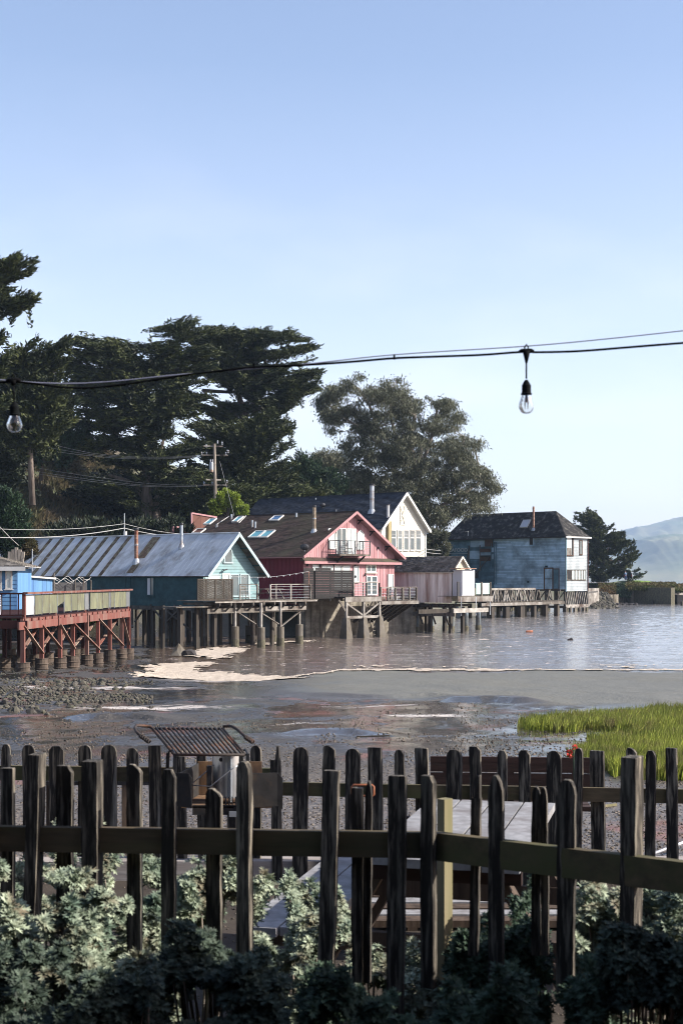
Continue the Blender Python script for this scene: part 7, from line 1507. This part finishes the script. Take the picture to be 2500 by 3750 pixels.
for y in (.28, 1.42):
    for s in (-1, 1): m = MB(); m.beam((.28+s*.24, y, tz-.05), (.28+s*.68, y, 0), .045, .11, (0, 1, 0)); ob('leg', m, M['table_leg'], PT)
    m = MB(); m.box(-.60, 1.42, y-.065, y-.025, .33, .42); ob('bench_bearer', m, M['table_leg'], PT); m = MB(); m.box(-.1, .66, y-.065, y-.025, tz-.14, tz-.042); ob('top_bearer', m, M['bench_red'], PT)
# slatted boardwalk on the soil
bw = thing('boardwalk_mat', 'low slatted wooden duckboard on the soil beside the picnic table', 'duckboard', (*flat(1480, 8.7), PZ), 0)
for i in range(6): m = MB(); m.box(-.2, 1.15, -.42+i*.16, -.42+i*.16+.12, .02, .06); ob('slat', m, M['table_wood'] if i % 2 else M['table_leg'], bw)
for x in (0, .9): m = MB(); m.box(x, x+.06, -.42, .5, 0, .02); ob('bearer', m, M['table_leg'], bw)
# red brown bench beyond the far fence, seen from behind
Db_ = 10.9; A = at(1575, 2770, Db_); Bq = at(2165, 2773, Db_-.1); RB = thing('park_bench', 'long dark red plank bench beyond the far fence facing the water', 'bench', (A.x, A.y, 2.26), math.atan2(Bq.y-A.y, Bq.x-A.x)); L_ = (Bq-A).length; zt = A.z-2.26
for z0, z1 in ((zt-.115, zt), (zt-.24, zt-.125)): m = MB(); m.box(0, L_, 0, .035, z0, z1); ob('back_plank', m, M['bench_red'], RB)
for y in (.08, .22, .36): m = MB(); m.box(0, L_, y, y+.12, zt-.42, zt-.385); ob('seat_plank', m, M['bench_red'], RB)
for x in (.12, L_*.5, L_-.12): m = MB(); m.beam((x, .04, zt-.02), (x, .06, 0), .05, .08, (0, 1, 0)); m.beam((x, .44, zt-.42), (x, .44, 0), .05, .06, (0, 1, 0)); ob('leg', m, M['bench_red'], RB)
# mesh topped low table beyond the fence at left
MT = thing('low_table', 'low table with dark woven top beyond the left end of the far fence', 'table', (*flat(130, 11.4), 2.26), 0); z = EYE-(2862-HZ)/F*11.4-2.26; L_ = (560-130)/F*11.4
m = MB(); m.box(0, L_, 0, .5, z-.03, z); ob('table_top', m, M['dark_metal'], MT)
m = MB()
for i in range(40): m.tube([(L_*i/40+.01, -.02, z+.004), (L_*i/40+.01, .5, z+.004)], .004, 4)
for i in range(16): m.tube([(0, i*.033, z+.007), (L_, i*.033, z+.007)], .004, 4)
ob('mesh', m, M['dark_metal'], MT, kind='stuff')
for x, y in ((.03, .03), (L_-.22, .03), (.03, .45), (L_-.25, .45)): m = MB(); m.beam((x, y, 0), (x, y, z-.02), .06, .05, (0, 1, 0)); ob('leg', m, M['table_leg'], MT)
# ---- charcoal grill
Dg = 8.0; sg = Dg/F
GR = thing('charcoal_grill', 'rusty park grill with raised tilted bar grate and dark firebox', 'grill', (*flat(775, Dg), PZ), 0); go = Vector(GR.location)
g = lambda px, py, D=Dg: at(px, py, D)-go
m = MB(); m.tube([(0, .15, 0), (0, .15, g(775, 2975).z)], .035, 10); ob('pedestal', m, M['dark_metal'], GR)
M['grate'] = mat('grate', (.034, .024, .020), (.018, .014, .013), (30, 30, 30), .75, .4, dirt=(.13, .05, .02), dirt_amt=.1, dirt_scale=(14, 14, 14), dist=.002, spec=.4)
NL, NRt, FL, FR_ = g(640, 2764), g(897, 2764), g(560, 2669, 8.4), g(815, 2669, 8.4)
fr = MB(); fr.tube([NL, NRt], .008, 8); fr.tube([FL, FR_], .008, 8)
fr.tube([NL, NL.lerp(FL, .5), FL, FL+Vector((-.02, .02, .012)), g(520, 2658, 8.4), g(500, 2657, 8.35), g(494, 2666, 8.3), g(500, 2680, 8.2), g(516, 2695, 8.1)], .009, 8)
fr.tube([NRt, NRt.lerp(FR_, .5), FR_, FR_+Vector((.01, .02, .014)), g(838, 2658, 8.38), g(852, 2661, 8.35), g(870, 2672, 8.3), g(892, 2692, 8.2), g(900, 2700, 8.15)], .009, 8); ob('grate_frame', fr, M['grate'], GR, smooth=True)
for k in range(15): t = (k+.7)/15.4; m = MB(); m.tube([FL.lerp(FR_, t)+Vector((0, 0, .006)), NL.lerp(NRt, t)+Vector((0, 0, .006))], .0062, 6); ob('grate_bar', m, M['grate'], GR, smooth=True)
for a, b in ((g(514, 2692, 8.1), g(550, 2718, 8.0)), (g(898, 2698, 8.15), g(928, 2718, 8.05))):
    m = MB(); pts = []
    for i in range(34): t = i/33; ang_ = t*2*math.pi*5; d = (b-a).normalized(); e = d.orthogonal().normalized(); f_ = d.cross(e); pts.append(a.lerp(b, t)+(e*math.cos(ang_)+f_*math.sin(ang_))*.011)
    m.tube(pts, .0055, 5); ob('coil_handle', m, M['grate'], GR, smooth=True)
for x in (642, 907):
    m = MB(); m.beam(g(x, 2760), g(x-4 if x < 700 else x, 2840), .02, .008, (0, 1, 0)); ob('upright', m, M['dark_metal'], GR); m = MB(); m.beam(g(x-26 if x < 700 else x-24, 2758, 8.12), g(x-30 if x < 700 else x-20, 2840, 8.12), .02, .006, (0, 1, 0)); ob('upright', m, M['dark_metal'], GR)
    m = MB(); m.tube([g(x, 2762), g(x-8, 2745, 8.05), g(x-24, 2752, 8.12), g(x-28, 2790, 8.12)], .006, 6); ob('hinge_loop', m, M['dark_metal'], GR)
bx0, bx1 = g(645, 2900).x, g(1035, 2900).x; zt, zb = g(700, 2830).z, g(700, 2952).z; dpt = .42; t_ = .005
M['firebox'] = mat('firebox', (.030, .028, .028), (.012, .011, .011), (9, 9, 9), .7, .3, dirt=(.05, .035, .025), dirt_amt=-.1, dirt_scale=(12, 12, 12), dist=.003)
M['rust_plate'] = mat('rust_plate', (.28, .17, .09), (.13, .07, .035), (12, 12, 6), .85, .3, dirt=(.05, .035, .03), dirt_amt=.5, dirt_scale=(8, 8, 3), dist=.003)
xm = g(705, 2900).x; xr = g(922, 2900).x
def plate(name, pts, th, mm): m = MB(); m.prism(pts, th); return ob(name, m, M[mm], GR)
plate('side_plate', [(bx0, 0, zb), (xm, -.02, zb-.01), (xm, -.02, zt-.03), (xm-.02, -.02, zt), (bx0, 0, zt)], (0, .006, 0), 'firebox')
plate('side_plate', [(xr, -.02, zb-.005), (bx1-.03, 0, zb), (bx1, 0, zb+.03-.05), (bx1, 0, zt-.03), (bx1-.03, 0, zt), (xr, -.02, zt)], (0, .006, 0), 'firebox')
plate('back_plate', [(bx0+.08, dpt, zb), (bx1-.14, dpt, zb), (bx1-.14, dpt, zt+.01), (bx0+.08, dpt, zt+.01)], (0, .006, 0), 'rust_plate')
plate('left_plate', [(bx0+.02, 0, zb), (bx0+.08, dpt, zb), (bx0+.08, dpt, zt), (bx0+.02, 0, zt)], (.006, 0, 0), 'firebox')
plate('floor_plate', [(bx0+.03, 0, zb-.01), (bx1-.06, 0, zb-.01), (bx1-.14, dpt, zb-.01), (bx0+.08, dpt, zb-.01)], (0, 0, .008), 'rust_plate')
plate('front_plate', [(xm, .0, zb-.05), (xr, .0, zb-.05), (xr, 0, zb+.005), (xm, 0, zb+.005)], (0, .006, 0), 'firebox')
m = MB(); q0, q1 = g(840, 2970), g(858, 2990); m.box(q0.x, q1.x+.02, -.012, -.006, q1.z, q0.z); ob('maker_plate', m, M['galv'], GR)
m = MB()
for k in range(7): x = g(822+k*12, 2930).x; m.box(x, x+.007, .05, .06, zb+.0, zb+.045)
ob('fuel_grid', m, M['dark_metal'], GR)
# chimney starter standing in the firebox
CS = thing('chimney_starter', 'shiny aluminium charcoal chimney starter with black handle inside the grill', 'chimney starter', go+Vector((g(825, 2900).x, .17, zb+.01)), 0); M['aluminium'] = mat('aluminium', (.55, .57, .60), (.46, .48, .51), (6, 6, 2), .32, .05, metal=.75, dirt=(.32, .29, .26), dirt_amt=.1, dirt_scale=(5, 5, 3), spec=.6)
h = g(800, 2772).z-zb-.01; R_ = .088
m = MB(); m.tube([(0, 0, 0), (0, 0, h)], R_, 24, cap=False); m.tube([(0, 0, h), (0, 0, .01)], R_-.004, 24, cap=False); ob('can', m, M['aluminium'], CS, smooth=True)
m = MB(); m.tube([(R_*.30, -R_*.96, .0), (R_*.30, -R_*.96, h)], .006, 5); ob('seam', m, M['galv'], CS)
m = MB(); m.lathe((0, 0, 0), [(R_+.003, 0), (R_+.006, .01), (R_+.003, .02)], 24); ob('base_ring', m, M['rust_plate'], CS)
hx = -R_*.75; m = MB(); m.beam((hx-.03, -.10, h*.28), (hx-.03, -.10, h*.78), .028, .024, (0, 1, 0)); ob('handle', m, M['black_plastic'] if 'black_plastic' in M else M['dark_metal'], CS)
m = MB(); m.tube([(hx-.14, -.09, h*.36), (hx-.02, -.12, h*.35), (hx+.10, -.12, h*.72), (hx+.14, -.10, h*.80)], .0035, 6); m.tube([(hx-.14, -.09, h*.36), (hx-.06, -.05, h*.60), (hx+.03, -.03, h*.93)], .0035, 6); ob('wire_handle', m, M['aluminium'], CS, smooth=True)
m = MB(); m.tube([(hx+.035, -.065, h*.90), (hx+.035, -.085, h*.90)], .012, 8); ob('rivet', m, M['dark_metal'], CS)
# red flower behind the far fence
fl2 = thing('red_flower', 'red blossom cluster rising above the far fence by the marsh grass', 'flower', (*flat(2098, 10.3), 2.26)); s = 10.3/F; m = MB(); top = EYE-(2735-HZ)*s-2.26; m.tube([(0, 0, 0), (.01, 0, top*.6), (0, 0, top)], .006, 5); ob('stem', m, M['green_leaf'], fl2)
for cx_, cz_, r_ in ((-15*s, top-22*s, 15*s), (5*s, top-2*s, 12*s), (-8*s, top-34*s, 9*s)):
    m = MB()
    for k in range(26):
        u = Vector((rnd.gauss(0, 1), rnd.gauss(0, 1), rnd.gauss(0, 1))).normalized(); c = Vector((cx_, 0, cz_)); a = u.orthogonal().normalized(); b = u.cross(a); m.quad(c+u*r_*.3, c+u*r_*.7+a*r_*.3, c+u*r_*1.05, c+u*r_*.7-a*r_*.3)
    ob('blossom', m, M['red_petal'], fl2)
# pipe and stick lying on the mud at right
pp = thing('white_pipe', 'white plastic pipe lying on the mud at the right edge', 'pipe', (0, 0, 0)); m = MB(); z = 2.40
a = at(2380, 3130, Dof(3130, z)); b = at(2560, 3062, Dof(3062, z)); a.z = b.z = z; pp.location = a; m.tube([(0, 0, 0), b-a], .011, 8); ob('pipe', m, M['white_paint'], pp, smooth=True)
sk = thing('pale_stick', 'thin pale stick on the mud between the fence pickets', 'stick', (0, 0, 0)); z = 2.30; a = at(2110, 2968, Dof(2968, z)); b = at(2255, 2950, Dof(2950, z)); sk.location = (a.x, a.y, z+.01); m = MB(); m.beam((0, 0, 0), (b.x-a.x, b.y-a.y, 0), .02, .02); ob('stick', m, M['new_post'], sk)
# ---- string lights
Dl = 4.5; s = Dl/F
cp = [(-300, 1372), (-120, 1388), (0, 1400), (50, 1398), (120, 1404), (230, 1418), (330, 1420), (450, 1408), (560, 1392), (690, 1372), (810, 1358), (930, 1345), (1130, 1336), (1300, 1324), (1443, 1312), (1600, 1306), (1760, 1300), (1880, 1291), (1926, 1289), (1980, 1290), (2120, 1286), (2300, 1272), (2500, 1256), (2750, 1238)]
cord = thing('light_string', 'black festoon cord strung across the view above the water', 'string light cord', at(-300, 1372, Dl)); o0 = Vector(cord.location)
M['rubber'] = mat('rubber', (.004, .006, .007), (.004, .004, .005), (8, 8, 8), .9, 0, spec=.1); pts = [at(x, y, Dl)-o0 for x, y in cp]
def cr_(P_, n=6):
    out = []
    for i in range(len(P_)-1):
        p0, p1, p2, p3 = P_[max(i-1, 0)], P_[i], P_[i+1], P_[min(i+2, len(P_)-1)]
        for k in range(n): t = k/n; out.append(.5*((2*p1)+(p2-p0)*t+(2*p0-5*p1+4*p2-p3)*t*t+(3*p1-p0-3*p2+p3)*t**3))
    return out+[P_[-1]]
m = MB(); m.tube(cr_(pts), 4.3*s, 7); ob('cord', m, M['rubber'], cord, smooth=True)
for x, y in ((1443, 1309), (930, 1342)): m = MB(); c = at(x, y, Dl)-o0; m.beam(c+Vector((0, 0, -8*s)), c+Vector((0, 0, 11*s)), 7*s, 7*s, (0, 1, 0)); ob('cable_tie', m, M['rubber'], cord)
w2 = thing('support_wire', 'thin pale support wire running just above the black cord', 'wire', at(-300, 1360, Dl+.25)); o1 = Vector(w2.location); q = [(-300, 1360), (230, 1405), (700, 1368), (1100, 1335), (1443, 1299), (1920, 1268), (2200, 1243), (2500, 1211), (2750, 1182)]; m = MB(); m.tube(cr_([at(x, y, Dl+.25)-o1 for x, y in q]), 2.3*s, 6); M['pale_wire'] = mat('pale_wire', (.26, .27, .36), (.24, .25, .33), (1, 1, 1), .5, 0); ob('wire', m, M['pale_wire'], w2, smooth=True)
gm = bpy.data.materials.new('bulb_glass'); gm.use_nodes = True; n_ = gm.node_tree.nodes; l_ = gm.node_tree.links; b_ = n_['Principled BSDF']; b_.inputs['Base Color'].default_value = (1, 1, 1, 1); b_.inputs['Transmission Weight'].default_value = 1.0; b_.inputs['Roughness'].default_value = .03; b_.inputs['IOR'].default_value = 1.45; M['bulb_glass'] = gm
M['filament'] = mat('filament', (.60, .34, .20), (.5, .28, .16), (8, 8, 8), .5, 0)
def bulb(px, ytee, ystem, ysock, ybulb, yend, label, lean=0):
    t = thing('light_bulb', label, 'light bulb', at(px, ytee, Dl), 0, 'bulbs hanging from the festoon cord'); Z = lambda y: -(y-ytee)*s; dx = lambda y: lean*(y-ytee)*s
    m = MB(); m.tube([(-28*s, 0, 0), (-18*s, 0, 3*s), (18*s, 0, 4*s), (28*s, 0, 2*s)], [4*s, 8*s, 8*s, 4*s], 8); m.tube([(0, 0, 2*s), (0, 0, Z(ystem)*.55), (0, 0, Z(ystem))], [15*s, 9*s, 4*s], 10); m.tube([(-3*s, 0, 6*s), (-7*s, 0, 16*s), (0, 0, 27*s), (7*s, 0, 16*s), (3*s, 0, 6*s)], 3*s, 6); ob('tee', m, M['rubber'], t, smooth=True)
    m = MB(); m.tube([(0, 0, Z(ystem)+2*s), (dx(ysock), 0, Z(ysock)+3*s)], 3.2*s, 7); ob('stem', m, M['rubber'], t, smooth=True)
    c = dx(ysock); hs = (ybulb-ysock)*s; prof = [(0, hs), (5*s, hs*.98), (9*s, hs*.88), (15*s, hs*.68)]
    for k in range(4): z = hs*(.62-.12*k); prof += [(16.5*s, z), (18*s, z-.02*hs), (16.5*s, z-.06*hs)]
    prof += [(18*s, hs*.12), (21*s, hs*.08), (20*s, 0), (0, 0)]; m = MB(); m.lathe((c, 0, Z(ybulb)), prof, 14); ob('socket', m, M['rubber'], t, smooth=True)
    hb = (yend-ybulb)*s; gp_ = [(0, 0), (12*s, hb*.02), (20*s, hb*.10), (26*s, hb*.25), (28*s, hb*.40), (26.5*s, hb*.56), (22*s, hb*.75), (18*s, hb*.92), (16.5*s, hb*1.02)]
    m = MB(); m.lathe((c, 0, Z(yend)), gp_, 18); m.f.pop(); 
    inner = [(r*.94, z+hb*.02 if z < hb*.3 else z) for r, z in gp_]
    k0 = len(m.v); mi = MB(); mi.lathe((c, 0, Z(yend)), inner, 18); mi.f.pop(); m.v += mi.v; m.f += [tuple(reversed([i+k0 for i in f_])) for f_ in mi.f]; gb = ob('glass', m, M['bulb_glass'], t, smooth=True)
    m = MB()
    for k in range(4): a = k*math.pi/2+.4; m.tube([(c+3*s*math.cos(a), 3*s*math.sin(a), Z(ybulb)), (c+8*s*math.cos(a), 8*s*math.sin(a), Z(yend)+hb*.62), (c+7*s*math.cos(a+.3), 7*s*math.sin(a+.3), Z(yend)+hb*.25)], 1.2*s, 5)
    m.lathe((c, 0, Z(yend)+hb*.6), [(5*s, 0), (3*s, hb*.1), (4*s, hb*.4)], 8); ob('filament', m, M['filament'], t, smooth=True)
bulb(1926, 1288, 1330, 1390, 1446, 1515, 'clear light bulb hanging over open sky at right')
bulb(50, 1396, 1412, 1470, 1522, 1584, 'clear light bulb hanging before the dark trees at left', lean=.06)
# ---- silver leaved shrubs about the near fence
def lobed():
    """one deeply lobed leaf: a narrow midrib with four pointed lobes, unit length along +x"""
    v = [(0, -.04, 0), (0, .04, 0), (.5, .15, 0), (.5, -.15, 0), (1.0, 0, .02)]; f = [(0, 3, 2, 1), (3, 4, 2, 2)]
    for x0, L_, a in ((.28, .46, .95), (.55, .42, .70)):
        for sg in (-1, 1):
            k = len(v); d = (math.cos(a), sg*math.sin(a)); v += [(x0-.15, sg*.04, 0), (x0+.16, sg*.06, 0), (x0+d[0]*L_, d[1]*L_, .10)]; f += [(k, k+1, k+2, k+2)] if sg < 0 else [(k+1, k, k+2, k+2)]
    return np.array(v), np.array(f)
LV, LF = lobed()
def shrub(label, x0, x1, D0, D1, top, n, leaf, size=.040, group=None, spars=.485, seed=0, low=.85):
    """top: list of (px, py) giving the outline of the crown"""
    xc = (x0+x1)/2; Dm = (D0+D1)/2; X, Y = flat(xc, Dm); n = int(n*3.0); root = thing('silver_shrub', label, 'shrub', (X, Y, PZ), 0, group); R0 = np.array([X, Y, PZ])
    px = rng.uniform(x0, x1, n*3); D = rng.uniform(D0, D1, n*3); Xc = (px-CX0)/F*D; tp = np.interp(px, [p[0] for p in top], [p[1] for p in top]); ztop = EYE+(HZ-tp)/F*Dm
    edge = np.minimum(1, np.minimum((px-x0), (x1-px))/110.0+.72); prof = 1-.25*((D-Dm)/(D1-D0)*2)**2
    lump = (fbm(Xc*5+seed, D*5, 101+seed, 3)-.5)*.46+(fbm(Xc*14+seed, D*9, 121+seed, 2)-.5)*.20; H = np.maximum((ztop-PZ)*edge*prof+lump, .12); t = 1-rng.random(n*3)**1.5*low
    Z = PZ+H*t; k = (fbm(Xc*8+seed, Z*8+D*3, 111+seed, 3) > spars); k = np.nonzero(k)[0][:n]; C_ = np.stack([Xc, D, Z], 1)[k]; nr_ = len(C_)
    m_ = 14; rep = np.repeat(np.arange(nr_), m_); j = np.tile(np.arange(m_), nr_); a = j*2.4+rng.uniform(0, 6, nr_)[rep]; el = np.interp(j, [0, m_-1], [1.2, -.15])+rng.normal(0, .15, len(j))
    ax_ = unit(np.array([.15, -.35, 1.0])+rng.normal(0, .35, (nr_, 3))); e1 = unit(np.cross(ax_, np.array([1.0, .1, 0]))); e2 = np.cross(ax_, e1)
    d = e1[rep]*(np.cos(a)*np.cos(el))[:, None]+e2[rep]*(np.sin(a)*np.cos(el))[:, None]+ax_[rep]*np.sin(el)[:, None]; sd_ = unit(np.cross(d, ax_[rep]+rng.normal(0, .1, d.shape))); up = np.cross(sd_, d)
    Ls = size*rng.uniform(.6, 1.15, len(j))*np.interp(j, [0, m_-1], [.5, 1.1])
    V = C_[rep][:, None, :]+(d[:, None, :]*LV[None, :, 0:1]+sd_[:, None, :]*LV[None, :, 1:2]+up[:, None, :]*(LV[None, :, 2:3]-.25*LV[None, :, 0:1]**2))*Ls[:, None, None]
    nv = len(LV); Fc = (np.arange(len(j))*nv)[:, None, None]+LF[None]; npm = npmesh('leaves', (V.reshape(-1, 3)-R0), tri4(Fc.reshape(-1, 4)), M[leaf], root, kind='stuff')
    m = MB()
    for i in rng.choice(nr_, min(nr_, 34), replace=False):
        e = Vector(C_[i]-R0); b = Vector((e.x*.55, e.y*.5, 0)); mm = b.lerp(e, .55)+Vector((rnd.uniform(-.04, .04), rnd.uniform(-.04, .04), -.03)); m.tube([b, mm, e], [.009, .006, .003], 5, cap=False)
    ob('stems', m, M['bark_pale'], root, smooth=True, kind='stuff'); return root
def tri4(f):
    """quads, with repeated last index dropped to triangles, as one triangle array"""
    q = f[f[:, 2] != f[:, 3]]; t = f[f[:, 2] == f[:, 3]][:, :3]; return np.concatenate([q[:, [0, 1, 2]], q[:, [0, 2, 3]], t])
G_ = 'silver leaved shrubs along the near fence'
shrub('silvery shrub at the far left behind the near fence', -150, 290, 5.35, 6.0, [(-150, 3230), (0, 3220), (100, 3180), (200, 3140), (290, 3160)], 620, 'silver_leaf', group=G_, seed=1)
shrub('tall silvery shrub with dried heads left of the grill', 300, 640, 5.3, 6.0, [(300, 3110), (350, 3060), (400, 3120), (500, 3125), (560, 3190), (640, 3230)], 640, 'silver_leaf', group=G_, seed=2)
shrub('silvery shrub below the grill between pickets', 640, 920, 5.4, 6.1, [(640, 3200), (700, 3160), (760, 3170), (860, 3140), (920, 3200)], 480, 'silver_leaf', group=G_, seed=3)
shrub('bright silvery mound left of the bench end', 910, 1290, 5.4, 6.1, [(910, 3290), (1000, 3275), (1100, 3290), (1240, 3300), (1290, 3340)], 560, 'silver_leaf', group=G_, seed=4)
shrub('low silvery shrub beneath the picnic table bench', 1240, 1640, 5.3, 6.0, [(1240, 3400), (1330, 3460), (1450, 3520), (1560, 3520), (1640, 3480)], 420, 'silver_leaf', group=G_, seed=5)
shrub('dark green leafy shrub right of the yellowish post', 1640, 2000, 4.9, 5.6, [(1640, 3380), (1700, 3350), (1800, 3400), (1900, 3280), (1960, 3215), (2000, 3260)], 560, 'green_leaf', group=G_, seed=6)
shrub('sunlit silvery shrub behind the thick right post', 2090, 2560, 4.7, 5.5, [(2090, 3300), (2150, 3240), (2260, 3230), (2350, 3280), (2450, 3265), (2560, 3300)], 760, 'silver_leaf', group=G_, seed=7)
shrub('high silvery shrub growing against the front of the fence at far left', -120, 620, 4.45, 4.95, [(-120, 3270), (0, 3260), (130, 3190), (230, 3260), (330, 3190), (420, 3230), (520, 3280), (620, 3380)], 760, 'silver_leaf', group=G_, seed=8, low=.55)
shrub('low shrub at the very bottom left corner', -120, 600, 3.95, 4.4, [(-120, 3560), (100, 3540), (300, 3580), (600, 3600)], 460, 'shaded_silver_leaf', group=G_, seed=14, low=.5)
shrub('silvery shrub darkened for shade in front of the fence below the grill', 560, 1120, 4.2, 4.8, [(560, 3520), (640, 3480), (760, 3540), (860, 3500), (960, 3560), (1120, 3600)], 520, 'shaded_silver_leaf', group=G_, seed=9, low=.55)
shrub('dark shrub at the bottom centre in front of the fence', 1100, 1720, 4.1, 4.7, [(1100, 3640), (1250, 3660), (1400, 3680), (1560, 3620), (1720, 3540)], 520, 'green_leaf', group=G_, seed=10, low=.55)
shrub('leafy shrub in front of the fence at bottom right', 1700, 2200, 3.9, 4.5, [(1700, 3560), (1850, 3520), (2000, 3560), (2200, 3600)], 520, 'green_leaf', group=G_, seed=11, low=.55)
shrub('silvery shrub darkened for shade at the bottom right corner', 2180, 2620, 3.9, 4.4, [(2180, 3660), (2350, 3620), (2500, 3560), (2620, 3560)], 440, 'shaded_silver_leaf', group=G_, seed=12, low=.5)
# unseen wall added beside the patio to cast shade over the nearest shrubs
ew = thing('shade_wall', 'dark clapboard wall added out of view beside the patio to shade the shrubs', 'wall', (2.6, -3.0, PZ), 0)
EWP = Plane(ew, (0, 0, 0), (0, -1, 0), (0, 0, 1)); m = MB(); m.box(0, .14, 0, 7.1, 0, 2.95); ob('wall', m, M['brown_wall'], ew)
boards(EWP, [(-7.1, 0), (0, 0), (0, 2.95), (-7.1, 2.95)], 1, .2, .02, M['brown_wall'], 'siding_board', ew, lap=.02)
# unseen building and roof added behind the viewer to cut sky light on the fence
eh = thing('shade_building', 'dark unseen building and roof added behind the patio to cut sky light', 'building', (-3.0, -1.2, PZ), 0)
m = MB(); m.box(-7, 5.5, -6, 0, -.3, 6.0); ob('wall', m, M['brown_wall'], eh)
m = MB(); m.box(-7, 5.45, .01, 3.2, 3.75, 3.9); ob('shade_roof', m, M['old_pile'], eh)
for x in (-6.8, -4): m = MB(); m.beam((x, 3.0, 0), (x, 3.0, 3.75), .12, .12, (0, 1, 0)); ob('post', m, M['old_pile'], eh)
